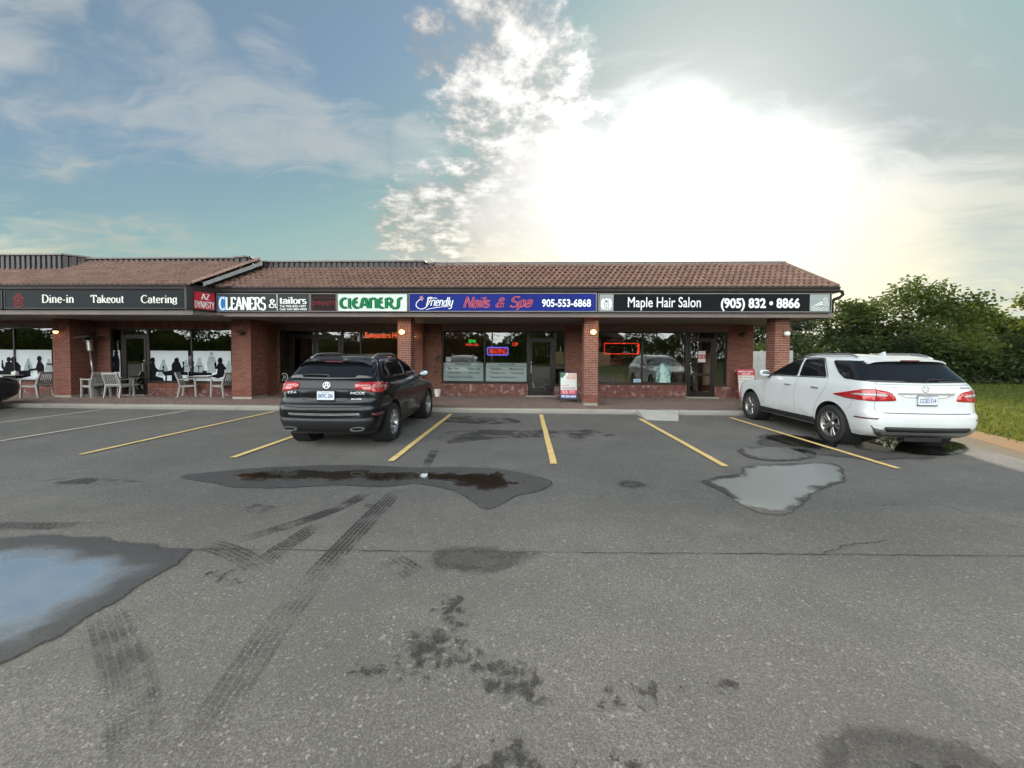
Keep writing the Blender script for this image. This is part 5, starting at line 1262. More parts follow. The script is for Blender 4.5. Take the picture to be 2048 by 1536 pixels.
# ================================================================== lamps, furniture and boards on the walk
M_GLOBE = emit_mat('lit_opal_globe', (1.0, .50, .18), .75, (.3, .2, .12)); M_GLOBE_OFF = pm('opal_globe', (.62, .60, .55), .25, var=.03); M_LAMPB = pm('lamp_black', (.02, .018, .016), .5)
M_GLOBE_S = emit_mat('lit_small_globe', (1.0, .70, .42), .4, (.8, .7, .6))
def wall_lamp(x, y, z, label, lit=True, s=1.0, mat=None, shade=False):
    r = empty('wall_lamp', (x, y, z), 0, label, 'lamp', 'wall lamps on the brick columns and walls')
    FR = Matrix.Rotation(R(90), 4, 'X')
    MB().lathe([(.05 * s, -.0), (.05 * s, .02), (.03 * s, .03), (.022 * s, .06 * s)], 14, FR @ Matrix.Translation((0, 0, 0))).build('back_plate', M_LAMPB, r, smooth=True)
    prof = [(.085 * s * math.sin(R(a)), -.085 * s * math.cos(R(a))) for a in range(8, 180, 12)]
    MB().lathe(prof, 18, Matrix.Translation((0, -.12 * s, 0)) @ Matrix.Diagonal((1.1, .9, .92, 1))).build('globe', mat or (M_GLOBE if lit else M_GLOBE_OFF), r, smooth=True)
    if shade: MB().lathe([(.02, .12), (.10, .07), (.115, .03), (.10, .035)], 16, Matrix.Translation((0, -.12, 0))).build('shade', M_LAMPB, r, smooth=True)
    if lit:
        ld = bpy.data.lights.new('bulb', 'POINT'); ld.energy = .6 * s; ld.color = (1, .62, .3); ld.shadow_soft_size = .06; lo = bpy.data.objects.new('bulb', ld); COL.objects.link(lo); lo.parent = r; lo.location = (0, -.24 * s, 0)
def wl(u, v, Y): p = on_wall(u, v, Y); return p.x, Y, p.z
wall_lamp(*wl(806, 664.5, 12.12), 'lit round lamp on the column behind the black SUV')
wall_lamp(*wl(1185.5, 664.5, 12.12), 'lit round lamp on the middle column beside the sandwich board')
wall_lamp(*wl(1569, 668, 12.12), 'unlit white lamp on the end column above the white SUV', False)
wall_lamp(*wl(828.5, 673, 14.42), 'small lit lamp on brick pier between cleaners and nail spa', True, .62, M_GLOBE_S)
wall_lamp(*wl(118, 664, 12.9), 'lit hooded lamp on the pier beside the patio heater', True, .8, None, True)
wall_lamp(*wl(486, 668, 12.9), 'unlit dark hooded lamp on the pier beside the cleaners door', False, .7, M_LAMPB, True)
wall_lamp(*wl(1483, 672, 14.7), 'unlit dark lamp on wall right of the salon door', False, .6, M_LAMPB, True)

M_RESIN = pm('grey_resin', (.30, .285, .27), .55, var=.05, vs=5, dirt=((.18, .17, .155), .35)); M_RESIN_D = pm('weathered_resin', (.21, .20, .19), .6, var=.06, vs=5)
def patio_chair():
    r = empty('patio_chair', (0, 0, 0)); s = .27; hb = .86
    for sx in (-1, 1):
        MB().bar((sx * s, .25, 0), (sx * s, .23, .64), .05, .045, (1, 0, 0)).build('leg', M_RESIN, r)
        MB().bar((sx * (s - .01), -.27, 0), (sx * (s - .02), -.20, .45), .05, .05, (1, 0, 0)).build('leg', M_RESIN, r)
        MB().bar((sx * (s - .02), -.20, .45), (sx * (s - .03), -.33, hb), .045, .045, (1, 0, 0)).build('back_post', M_RESIN, r)
        MB().bar((sx * s, .28, .655), (sx * s, -.27, .635), .055, .03).build('armrest', M_RESIN, r)
        MB().bar((sx * s, .23, .40), (sx * (s - .02), -.2, .38), .03, .045).build('side_rail', M_RESIN, r)
    for i in range(6): MB().box(-s + .02, s - .02, -.2 + i * .078, -.2 + i * .078 + .066, .405, .428).build('seat_slat', M_RESIN, r)
    for y_, z_, h_ in ((-.33, hb, .07), (-.21, .47, .05)): MB().bar((-s + .01, y_, z_), (s - .01, y_, z_), .035, h_).build('back_rail', M_RESIN, r)
    for i in range(7):
        x = -.20 + i * .4 / 6; MB().bar((x, -.215, .49), (x, -.325, hb - .03), .04, .014, (0, 1, 0)).build('back_slat', M_RESIN_D, r)
    MB().bar((-s, .235, .395), (s, .235, .395), .03, .05).build('front_rail', M_RESIN, r)
    return r
proto = patio_chair(); first = True
G_CH = 'grey patio chairs outside the restaurant'
def place(u, v, rz, label, dz=0.0):
    global first
    o = proto if first else copy_tree(proto); first = False
    p = on_ground(u, v, WALK_Z); o.location = (p.x, p.y, WALK_Z + dz); o.rotation_euler = (0, 0, R(rz)); tag(o, label, 'chair', G_CH)
# front of the chair is local +Y; positions are the middle of the four feet
place(75, 794, 100, 'grey slatted patio chair turned to the wall, nearest the frame edge')
place(193, 794, 76, 'grey armchair beside patio heater, back to the column')
place(239, 795, 4, 'grey slatted patio chair with its back to the parking lot')
place(266, 790, 168, 'grey patio chair behind another, facing out by restaurant door')
place(379, 793, -62, 'grey patio chair left of the small table by window')
place(448, 793, 82, 'grey patio chair right of the small table, beside pier')
def patio_table(u, v, label, big=.36):
    p = on_ground(u, v, WALK_Z); r = empty('patio_table', (p.x, p.y, WALK_Z), 0, label, 'table', 'patio tables outside the restaurant')
    MB().cbox(-big, big, -big, big, .70, .735, .01).build('table_top', M_RESIN, r)
    MB().bar((0, 0, .03), (0, 0, .70), .075, .075).build('pedestal', M_RESIN, r)
    for a in (45, 135): MB().bar((-.32 * math.cos(R(a)), -.32 * math.sin(R(a)), .02), (.32 * math.cos(R(a)), .32 * math.sin(R(a)), .02), .06, .04).build('foot_bar', M_RESIN_D, r)
    return r
patio_table(413, 790, 'small grey pedestal table between two patio chairs by window', .4); patio_table(292, 786, 'small grey pedestal table in front of the restaurant door', .36); patio_table(38, 787, 'grey patio table at the frame edge beside dark car', .42)
p = on_ground(43, 787, WALK_Z); r = empty('napkin_box', (p.x + .05, p.y - .2, WALK_Z + .735), 0, 'small white napkin box on the patio table', 'box'); MB().cbox(-.09, .09, -.06, .06, 0, .11, .008).build('box_body', M_PAPER, r); MB().box(-.05, .05, -.012, .012, .11, .14).build('napkin', M_PAPER, r)

# patio heater, leaning a little
p = on_ground(192, 792, WALK_Z); r = empty('patio_heater', (p.x, p.y, WALK_Z), 0, 'tall steel mushroom patio heater leaning beside the brick pier', 'heater')
TL = Matrix.Rotation(R(-6.5), 4, 'Y')
M_HEAT = pm('heater_steel', (.42, .41, .38), .35, .75, var=.08, vs=6); M_HGREY = pm('heater_grey', (.16, .165, .165), .5, .2)
MB().lathe([(.19, .05), (.19, .62), (.17, .66), (.06, .68)], 20, None).build('tank_housing', M_HGREY, r, smooth=False)
MB().lathe([(.27, .0), (.27, .05), (.2, .06)], 20).build('base', M_HGREY, r)
MB().lathe([(.032, .6), (.032, 1.62)], 12, TL).build('pole', M_HEAT, r, smooth=True)
MB().lathe([(.05, 1.62), (.085, 1.66), (.085, 1.98), (.12, 2.0), (.12, 2.02), (.03, 2.03)], 16, TL).build('burner', M_HEAT, r, smooth=False)
MB().lathe([(.43, 2.10), (.40, 2.135), (.2, 2.19), (.02, 2.22), (.0, 2.19), (.2, 2.165), (.42, 2.095)], 28, TL, False).build('reflector', M_HEAT, r, smooth=True)
for a in (0, 120, 240): MB().bar(TL @ Vector((.10 * math.cos(R(a)), .10 * math.sin(R(a)), 2.0)), TL @ Vector((.16 * math.cos(R(a)), .16 * math.sin(R(a)), 2.16)), .012).build('bracket', M_HEAT, r)

# sandwich board of the nail spa
def board(name, label, u, v, rz, wd_, ht, frame_m, faces):
    p = on_ground(u, v, WALK_Z); r = empty(name, (p.x, p.y, WALK_Z), R(rz), label, 'sign'); lean = R(9)
    for sg, nm in ((1, 'front_leaf'), (-1, 'back_leaf')):
        M = Matrix.Translation((0, -sg * .26, 0)) @ Matrix.Rotation(-sg * lean, 4, 'X')
        b = MB()
        for x0_, x1_, z0_, z1_ in ((-wd_ / 2, -wd_ / 2 + .03, 0, ht), (wd_ / 2 - .03, wd_ / 2, 0, ht), (-wd_ / 2 + .03, wd_ / 2 - .03, ht - .03, ht - .001), (-wd_ / 2 + .03, wd_ / 2 - .03, .10, .13)): b.box(x0_, x1_, -.015, .015, z0_, z1_, M)
        o = b.build(nm, frame_m, r)
        MB().box(-wd_ / 2 + .031, wd_ / 2 - .031, -.006, .006, .131, ht - .031, M).build('poster', M_PAPER, o)
        if sg == 1: faces(o, lambda a, c_, d: M @ Vector((a, -.006 - d, c_)), wd_ - .062, .131, ht - .031)
    MB().tube([(-.06, -.06, ht - .02), (-.05, 0, ht + .03), (.05, 0, ht + .03), (.06, -.06, ht - .02)], .01, 6).build('carry_handle', frame_m, r)
    return r
M_SKIN = pm('hand_print', (.58, .38, .30), .6, var=.08); M_PRED = pm('poster_red', (.50, .03, .06), .5); M_PBLUE = pm('poster_navy', (.02, .035, .16), .5); M_PALEP = pm('poster_pale', (.55, .62, .62), .55, var=.12, vs=5); M_PGREEN = pm('poster_green', (.06, .13, .08), .55)
def spa_faces(o, fn, W_, z0, z1):
    H_ = z1 - z0; Z = lambda t: z0 + H_ * t; X = lambda t: (t - .5) * W_
    def rect(m, a, c_, t0, t1, d, nm): b = MB(); flat(b, [(X(a), Z(t0)), (X(c_), Z(t0)), (X(c_), Z(t1)), (X(a), Z(t1))], fn, d); b.build(nm, m, o)
    rect(M_PALEP, 0, 1, .55, 1, .002, 'photo_print'); rect(M_PRED, 0, 1, .17, .33, .002, 'red_band'); rect(M_PBLUE, 0, 1, 0, .17, .002, 'blue_band')
    b = MB(); flat(b, [(X(0), Z(1)), (X(0), Z(.82)), (X(.12), Z(.80)), (X(.3), Z(.93)), (X(.32), Z(1))], fn, .003); b.build('leaf_print', M_PGREEN, o)
    b = MB()
    for i in range(4): a = .40 + i * .14; flat(b, [(X(a), Z(.86 - .02 * i)), (X(a + .1), Z(1)), (X(a + .2), Z(1)), (X(a + .1), Z(.80 - .01 * i))], fn, .004 + i * .0005)
    flat(b, [(X(.35), Z(.85)), (X(.95), Z(.82)), (X(.92), Z(.66)), (X(.6), Z(.58)), (X(.45), Z(.66))], fn, .0035); b.build('hand_print', M_SKIN, o)
    b = MB(); flat(b, [(X(.1), Z(.72)), (X(.5), Z(.74)), (X(.98), Z(.76)), (X(.95), Z(.64)), (X(.6), Z(.57)), (X(.2), Z(.6))], fn, .007); b.build('towel_print', M_PAPER, o)
    b = MB(); say(b, 'Friendly', (X(.1), X(.55), Z(.47), Z(.53)), fn, .003, bold=.01, shear=.3); b.build('script', M_PRED, o)
    b = MB(); say(b, 'NAILS & SPA', (X(.1), X(.92), Z(.36), Z(.44)), fn, .003); b.build('lettering', M_PBLUE, o)
    b = MB(); say(b, '905-553-6868', (X(.05), X(.95), Z(.04), Z(.13)), fn, .004, bold=.03)
    for i, t in enumerate(('Manicure', 'Pedicure', 'Gel', 'Waxing')): say(b, t, (X(.1 + .45 * (i % 2)), X(.42 + .45 * (i % 2)), Z(.265 - .07 * (i // 2)), Z(.305 - .07 * (i // 2))), fn, .004, bold=.01)
    b.build('lettering', M_WHITE, o)
M_BLKM = pm('black_metal', (.015, .015, .016), .45, .3)
board('sandwich_board', 'black framed sandwich board for nails and spa beside column', 1136.5, 803, -3, .60, 1.02, M_BLKM, spa_faces)
def hair_faces(o, fn, W_, z0, z1):
    H_ = z1 - z0; Z = lambda t: z0 + H_ * t; X = lambda t: (t - .5) * W_
    def rect(m, a, c_, t0, t1, d, nm): b = MB(); flat(b, [(X(a), Z(t0)), (X(c_), Z(t0)), (X(c_), Z(t1)), (X(a), Z(t1))], fn, d); b.build(nm, m, o)
    rect(M_PRED, 0, 1, .78, 1, .002, 'red_band'); rect(M_PRED, 0, 1, 0, .14, .002, 'red_band')
    b = MB(); say(b, 'MAPLE HAIR', (X(.06), X(.94), Z(.9), Z(.96)), fn, .003, bold=.02); say(b, 'SALON', (X(.24), X(.76), Z(.81), Z(.87)), fn, .003, bold=.02); say(b, 'FREE QUOTE', (X(.06), X(.94), Z(.04), Z(.1)), fn, .003, bold=.02); b.build('lettering', M_WHITE, o)
    b = MB(); flat(b, ellipse(X(.72), Z(.5), W_ * .22, H_ * .09), fn, .003); b.build('badge', M_PRED, o)
    b = MB()
    for i, t in enumerate(('Hair Extensions', 'Cut', 'Highlights', 'Perms', 'Color')): say(b, t, (X(.08), X(.5 if i else .9), Z(.68 - i * .11), Z(.73 - i * .11)), fn, .003, bold=.01)
    b.build('lettering', pm('grey_print', (.16, .12, .12), .6), o)
board('sandwich_board', 'red and white hair salon sandwich board by the end wall', 1487, 797, 2, .66, 1.12, pm('red_metal', (.24, .03, .035), .5), hair_faces)

# plant in a white pot by the nail-spa window
p = on_ground(876, 792.5, WALK_Z); r = empty('potted_plant', (p.x, p.y - .1, WALK_Z), 0, 'spindly potted plant in white pot beside the nail-spa window', 'plant')
MB().lathe([(.09, 0), (.13, .27), (.135, .28), (.12, .28), (.11, .24), (.0, .24)], 18, None, False).build('pot', pm('white_pot', (.62, .62, .60), .4, var=.04), r, smooth=False)
M_LEAFP, n, out = new_mat('dark_leaf'); principled(n, out, **{'Base Color': n.mix(n.new('ShaderNodeObjectInfo').outputs['Random'], (.030, .050, .020), (.05, .085, .03)), 'Roughness': .5})
rnd = random.Random(5); b = MB()
for k in range(3): b.tube([(.01 * k, 0, .24), (.03 * (k - 1), .02, .8), (.06 * (k - 1) + .02, .0, 1.25 + .1 * k)], [.014, .011, .007], 6)
b.build('stem', pm('stem_brown', (.11, .075, .045), .8), r)
for k in range(46):
    a = rnd.uniform(0, 6.28); z = rnd.uniform(.75, 1.55); L = rnd.uniform(.16, .34); q0 = Vector((rnd.uniform(-.06, .06), rnd.uniform(-.04, .04), z)); d = Vector((math.cos(a), math.sin(a) * .8, rnd.uniform(-.2, .7))).normalized(); sd_ = d.cross(Vector((0, 0, 1))).normalized() * .022
    b = MB(); m_ = q0 + d * L * .5 + Vector((0, 0, .03)); e = q0 + d * L + Vector((0, 0, -.04)); b.poly([q0, m_ + sd_, e, m_ - sd_]); b.build('leaf', M_LEAFP, r)
# salon chairs and shelf just inside the glass
M_YEL = pm('mustard_vinyl', (.34, .27, .04), .5)
for i, u in enumerate((1236, 1266)):
    q = on_wall(u, 752, WALL_Y + .75); r = empty('salon_chair', (q.x, WALL_Y + .75, .13), 0, ('mustard yellow waiting chair inside the salon, next to the column', 'mustard yellow waiting chair inside the salon, nearer the mullion')[i], 'chair', 'yellow chairs in the salon')
    MB().prism(chaikin([(-.26, .44), (.26, .44), (.30, .62), (.22, .86), (-.22, .86), (-.30, .62)], 2), lambda a, c_, d: (a, d, c_), -.02, .03).build('backrest', M_YEL, r); MB().cbox(-.25, .25, .02, .48, .40, .46, .02).build('seat', M_YEL, r)
    for sx in (-.2, .2):
        for sy in (.06, .42): MB().bar((sx, sy, 0), (sx, sy, .4), .03).build('leg', M_STEEL, r)
r = empty('reception_counter', (.3, 17.2, .13), 0, 'white reception counter inside the nail spa', 'counter'); MB().box(-.7, .5, 0, .5, 0, 1.0).build('counter_body', M_PAPER, r); MB().box(-.75, .55, -.05, .55, 1.0, 1.04).build('counter_top', M_INT_D, r)
for i, (x, z) in enumerate(((-2.5, 1.7), (-.6, 1.9), (.7, 2.0))):
    r = empty('wall_picture', (x, 20.45, z), 0, ('dark framed picture deep inside the nail spa, first', 'dark framed picture deep inside the nail spa, middle', 'dark framed picture seen through the nail-spa door')[i], 'picture'); MB().box(-.4, .4, 0, .04, -.3, .3).build('frame', M_LAMPB, r); MB().box(-.34, .34, -.006, 0, -.24, .24).build('print', M_DKGREY, r)

# ================================================================== cars
def curve(tab):
    xs = [t[0] for t in tab]; ys = [t[1] for t in tab]; n = len(xs)
    d = [(ys[i + 1] - ys[i]) / (xs[i + 1] - xs[i]) for i in range(n - 1)]
    m = [d[0]] + [0 if d[i - 1] * d[i] <= 0 else 2 * d[i - 1] * d[i] / (d[i - 1] + d[i]) for i in range(1, n - 1)] + [d[-1]]
    def f(x):
        if x <= xs[0]: return ys[0]
        if x >= xs[-1]: return ys[-1]
        i = max(k for k in range(n - 1) if xs[k] <= x); h = xs[i + 1] - xs[i]; t = (x - xs[i]) / h
        return ((1 + 2 * t) * (1 - t) ** 2) * ys[i] + t * (1 - t) ** 2 * h * m[i] + t * t * (3 - 2 * t) * ys[i + 1] + t * t * (t - 1) * h * m[i + 1]
    return f
def paint(name, col, flake=.0, rough=.32, grime=.5, coat=1.0):
    m, n, out = new_mat(name); co = n.new('ShaderNodeTexCoord').outputs['Object']
    c = n.mix(n.smooth(n.noise(co, 1.5, 6, .6), .3, .7), tuple(x * .96 for x in col), tuple(min(1, x * 1.04) for x in col))
    sep_ = n.new('ShaderNodeSeparateXYZ'); n.put(sep_.inputs[0], co)
    dust = n.mul(n.smooth(sep_.outputs[2], .75, .25, 0, grime), n.smooth(n.noise(co, 5, 6, .7), .35, .7))
    c = n.mix(dust, c, (.10, .09, .075))
    p = principled(n, out, **{'Base Color': c, 'Roughness': n.add(rough, n.mul(dust, .4)), 'Metallic': flake, 'Coat Weight': coat, 'Coat Roughness': .02, 'Specular IOR Level': .1})
    return m
M_CGLASS, n, out = new_mat('privacy_glass'); co = n.new('ShaderNodeTexCoord').outputs['Object']
principled(n, out, **{'Base Color': (.008, .009, .011), 'Roughness': n.add(.02, n.mul(n.noise(co, 4, 5, .6), .06)), 'Specular IOR Level': .6, 'IOR': 1.52})
M_RUBBER = pm('tyre_rubber', (.020, .020, .020), .8, var=.2, vs=12, bump=.001, bs=120); M_TRIMB = pm('black_trim', (.012, .012, .013), .5, var=.15, vs=9); M_GAP = pm('panel_gap', (.006, .006, .006), .9)
M_CHROME = pm('chrome', (.44, .44, .44), .22, 1.0, var=.03, vs=4, rvar=.06); M_ALLOY = pm('alloy', (.46, .46, .46), .28, .9, var=.06, vs=8); M_ALLOY_D = pm('grey_alloy', (.30, .295, .285), .3, .85, var=.06, vs=8); M_SILV = pm('silver_trim', (.30, .30, .30), .3, .7, var=.05, vs=8)
M_UNDER = pm('underbody', (.010, .010, .010), .9)
def lens(name, col, rough=.12, em=0.0):
    m, n, out = new_mat(name); co = n.new('ShaderNodeTexCoord').outputs['Object']
    wv_ = n.math('PINGPONG', n.mul(n.new('ShaderNodeSeparateXYZ').outputs[0], 1.0), .5)
    c = n.mix(n.smooth(n.noise(co, 30, 3, .6), .35, .65), tuple(x * .6 for x in col), col)
    principled(n, out, **{'Base Color': c, 'Roughness': rough, 'Coat Weight': 1.0, 'Coat Roughness': .02, 'Specular IOR Level': .6})
    return m
M_TAIL = lens('red_lens', (.52, .012, .02)); M_TAIL_L = lens('pink_lens', (.52, .16, .15)); M_TAIL_W = lens('clear_lens', (.55, .50, .50)); M_REFL = lens('reflector_red', (.12, .008, .012), .3); M_HEADL = lens('headlamp_lens', (.45, .47, .5))
M_PLATE = pm('plate_white', (.60, .64, .68), .45, var=.03); M_PLATE_B = pm('plate_blue', (.05, .08, .20), .5)

class Car:
    def __init__(s, spec, loc, head_deg, label, paint_mat):
        s.sp = spec; s.root = empty(spec['name'], (loc[0], loc[1], 0), R(head_deg), label, spec['cat']); s.pm = paint_mat; s.build_body()
    def build_body(s):
        sp = s.sp; YR, YF, W = curve(sp['rear']), curve(sp['front']), curve(sp['width']); zs = []
        zt = sp['rear'][-1][0]; z = sp['rear'][0][0]
        while z < zt - 1e-6:
            zs.append(z); z += .022 if z < zt - .1 else .006
        zs.append(zt)
        nr, nsd, nf = 26, 46, 22; V, F = [], []; ring = None
        for z in zs:
            yr, yf, wv = YR(z), YF(z), W(z); lyr = min(sp['ly_r'](z), (yf - yr) * .45); lyf = min(sp['ly_f'](z), (yf - yr) * .45); er, ef = sp['n_r'](z), sp['n_f'](z); half = []
            drop = sp['drop']; fz = max(0, min(1, (z - 1.2) / (zt - 1.2))) if z > 1.2 else 0
            def pt(x, y):
                ym = (y - 1.4) / 2.4; taper = 1 - .035 * ym * ym
                fl = sum(.022 * math.exp(-((y - ax) / .33) ** 2) * math.exp(-((z - .58) / .22) ** 2) for ax in (0, sp['wb']))
                sc = -.012 * math.exp(-((z - .55) / .14) ** 2) * (1 if .5 < y < sp['wb'] - .5 else 0)
                k = x / wv if wv else 0
                return (x * taper + (fl + sc) * k ** 6, y, z - drop(y) * fz)
            for i in range(nr):
                t = (i / nr) * math.pi / 2; half.append((wv * abs(math.sin(t)) ** (2 / er), yr + lyr * (1 - abs(math.cos(t)) ** (2 / er))))
            for i in range(nsd): half.append((wv, yr + lyr + (yf - lyf - yr - lyr) * i / nsd))
            for i in range(nf + 1):
                t = math.pi / 2 - (i / nf) * math.pi / 2; half.append((wv * abs(math.sin(t)) ** (2 / ef), yf - lyf * (1 - abs(math.cos(t)) ** (2 / ef))))
            full = [pt(x, y) for x, y in half] + [pt(-x, y) for x, y in reversed(half[1:-1])]
            ring = len(full); V += full
        m = len(zs)
        for i in range(m - 1):
            for j in range(ring): F.append((i * ring + j, i * ring + (j + 1) % ring, (i + 1) * ring + (j + 1) % ring, (i + 1) * ring + j))
        F.append(tuple(range(ring - 1, -1, -1))); F.append(tuple((m - 1) * ring + j for j in range(ring)))
        me = bpy.data.meshes.new('body'); me.from_pydata(V, [], F); me.materials.append(s.pm); me.materials.append(M_UNDER); me.update()
        bm = bmesh.new(); bm.from_mesh(me); bmesh.ops.recalc_face_normals(bm, faces=bm.faces); bm.to_mesh(me); s.bvh = BVHTree.FromBMesh(bm); bm.free()
        o = link_mesh('body', me); cut = []
        for ay in (0, sp['wb']):
            for sx in (-1, 1):
                c = MB().lathe([(sp['arch'], 0), (sp['arch'], .6)], 40, Matrix.Translation((sx * .62, ay, sp['rw'] + .02)) @ Matrix.Rotation(R(90 * sx), 4, 'Y')).build('cutter', M_UNDER)
                recalc(c); cut.append(c); md = o.modifiers.new('cut', 'BOOLEAN'); md.object = c; md.operation = 'DIFFERENCE'; md.solver = 'EXACT'
        dg = bpy.context.evaluated_depsgraph_get(); ev = o.evaluated_get(dg); me2 = bpy.data.meshes.new_from_object(ev); o.modifiers.clear(); o.data = me2; bpy.data.meshes.remove(me)
        for c in cut: mm = c.data; bpy.data.objects.remove(c); bpy.data.meshes.remove(mm)
        auto_smooth(o, 42); o.parent = s.root; s.body = o
        for ay in (0, sp['wb']):
            for sx in (-1, 1):
                Mx = Matrix.Translation((sx * .60, ay, sp['rw'] + .02)) @ Matrix.Rotation(R(90 * sx), 4, 'Y')
                MB().lathe([(.05, .005), (sp['arch'] - .004, .006), (sp['arch'] - .004, .33)], 36, Mx, False).build('wheel_liner', M_UNDER, o)
    FR = {'rear': ((1, 0, 0), (0, 1, 0), (0, -4, 0)), 'right': ((0, 1, 0), (-1, 0, 0), (3, 0, 0)), 'left': ((0, 1, 0), (1, 0, 0), (-3, 0, 0)), 'front': ((1, 0, 0), (0, -1, 0), (0, 7, 0)),
          'diagR': ((.8660, .5, 0), (-.5, .8660, 0), (1.5, -2.6, 0)), 'diagL': ((.8660, -.5, 0), (.5, .8660, 0), (-1.5, -2.6, 0)),
          'fdiagR': ((-.8660, .5, 0), (-.5, -.8660, 0), (3.0, 6.5, 0)), 'fdiagL': ((-.8660, -.5, 0), (.5, -.8660, 0), (-3.0, 6.5, 0))}
    def hit(s, view, a, b):
        if view == 'top':
            loc, nm, _, _ = s.bvh.ray_cast(Vector((a, b, 4)), Vector((0, 0, -1)))
        else:
            r_, d_, o_ = (Vector(t) for t in s.FR[view]); o2 = r_ * a + Vector((0, 0, b)) + d_ * (o_.dot(d_)); loc, nm, _, _ = s.bvh.ray_cast(o2, d_)
        if loc is None:
            loc, nm, _, _ = s.bvh.find_nearest(o2 + d_ * 2.5 if view != 'top' else Vector((a, b, 1.7)))
        return loc, nm
    def patch(s, name, poly, view, mat, off=.004, step=.05, parent=None, rnd_=0, skirt=.012):
        if rnd_: poly = fillet(poly, .045 if rnd_ == 1 else .08)
        poly = resample(poly, step); vs, fs, bd = cdt(poly, step); b = MB(); N0 = []
        for v in vs:
            loc, nm = s.hit(view, v[0], v[1]); b.v.append(tuple(loc + nm * off)); N0.append(nm)
        for f in fs: b.face(f)
        ne = len(poly)
        cnt = {}
        for f in fs:
            for i in range(len(f)): e = (f[i], f[(i + 1) % len(f)]); cnt[e] = cnt.get(e, 0) + 1
        for (i, j) in list(cnt):
            if (j, i) not in cnt:
                k = len(b.v); b.v += [tuple(Vector(b.v[i]) - N0[i] * (off + skirt)), tuple(Vector(b.v[j]) - N0[j] * (off + skirt))]; b.face((j, i, k, k + 1))
        o = b.build(name, mat, parent or s.root); recalc(o)
        me = o.data
        for p in me.polygons: p.use_smooth = p.index < len(fs)
        # make sure the front faces look outwards
        if len(fs) and me.polygons[0].normal.dot(N0[fs[0][0]]) < 0: me.flip_normals()
        return o
    def seam(s, pts, view, wdt=.008, mat=None, off=.0015, name='panel_gap', parent=None, rounds=1):
        pts = chaikin(pts, rounds, False) if rounds else pts; q = []
        for i in range(len(pts) - 1):
            a, b_ = Vector(pts[i]), Vector(pts[i + 1]); k = max(1, int((b_ - a).length / .05)); q += [a.lerp(b_, t / k) for t in range(k)]
        q.append(Vector(pts[-1])); b = MB()
        for i, p in enumerate(q):
            d = (q[min(i + 1, len(q) - 1)] - q[max(i - 1, 0)]).normalized(); nn = Vector((-d.y, d.x)) * wdt / 2
            for sg in (1, -1):
                loc, nm = s.hit(view, p.x + nn.x * sg, p.y + nn.y * sg); b.v.append(tuple(loc + nm * off))
        for i in range(len(q) - 1): b.face((2 * i, 2 * i + 1, 2 * i + 3, 2 * i + 2))
        return b.build(name, mat or M_GAP, parent or s.body)
    def wheels(s, style, alloy):
        sp = s.sp; R_, rr, wt = sp['rw'], sp['rim'], .25
        tp = [(rr - .01, -wt / 2 + .02), (rr + .02, -wt / 2), (R_ - .045, -wt / 2 - .004), (R_ - .012, -wt / 2 + .018), (R_, -wt / 2 + .05)]
        for g_ in (-.045, 0, .045): tp += [(R_, g_ - .008), (R_ - .009, g_ - .006), (R_ - .009, g_ + .006), (R_, g_ + .008)]
        tp += [(R_, wt / 2 - .05), (R_ - .012, wt / 2 - .018), (R_ - .045, wt / 2 + .004), (rr + .02, wt / 2), (rr - .01, wt / 2 - .02)]
        first_ = None
        for ay in (0, sp['wb']):
            for sx in (1, -1):
                cx_ = sx * (sp['track'] / 2); M = Matrix.Translation((cx_, ay, R_)) @ Matrix.Rotation(R(90 * sx), 4, 'Y')   # local +z points outwards
                if first_ is None:
                    ty = MB().lathe(tp, 44, None, False).build('wheel', M_RUBBER); auto_smooth(ty, 30)
                    MB().lathe([(rr - .008, -.1), (rr - .03, -.06), (rr - .035, .06), (rr - .006, .105), (rr + .004, .112), (rr - .0, .12), (rr - .014, .112), (rr - .04, .05)], 44, None, False).build('rim', alloy, ty, smooth=True)
                    MB().lathe([(.0, -.02), (rr - .04, -.02)], 30, None, False).build('brake_shield', M_UNDER, ty); MB().lathe([(.0, .02), (rr * .66, .02), (rr * .66, -.01)], 30, None, False).build('brake_disc', M_ALLOY_D, ty)
                    for k in range(style['n']):
                        for dlt in style['pair']:
                            a = 2 * math.pi * k / style['n'] + .3; w0, w1 = style['w']
                            b = MB(); pr = []
                            for rad, wd_, zf in ((.05, w0, .085), (rr * .55, (w0 + w1) / 2, .098), (rr - .02, w1, .095)):
                                off_ = dlt * (rad - .03) / rr
                                cxx, cyy = rad * math.cos(a) - off_ * math.sin(a), rad * math.sin(a) + off_ * math.cos(a); tx, ty_ = -math.sin(a) * wd_ / 2, math.cos(a) * wd_ / 2
                                pr.append([(cxx + tx, cyy + ty_, zf - .012), (cxx + tx * .55, cyy + ty_ * .55, zf), (cxx - tx * .55, cyy - ty_ * .55, zf), (cxx - tx, cyy - ty_, zf - .012), (cxx - tx, cyy - ty_, zf - .05), (cxx + tx, cyy + ty_, zf - .05)])
                            for q in pr: b.v += q
                            for i in range(2):
                                for j in range(6): b.face((i * 6 + j, i * 6 + (j + 1) % 6, i * 6 + 6 + (j + 1) % 6, i * 6 + 6 + j))
                            recalc(b.build('spoke', alloy, ty))
                    MB().lathe([(.075, .06), (.072, .09), (.045, .10), (.035, .104), (.0, .104)], 20, None, False).build('hub', alloy, ty, smooth=True)
                    first_ = ty; o = ty
                else: o = copy_tree(first_)
                o.parent = s.root; o.matrix_local = M @ Matrix.Rotation(R(23 * ay + 40 * sx), 4, 'Z')
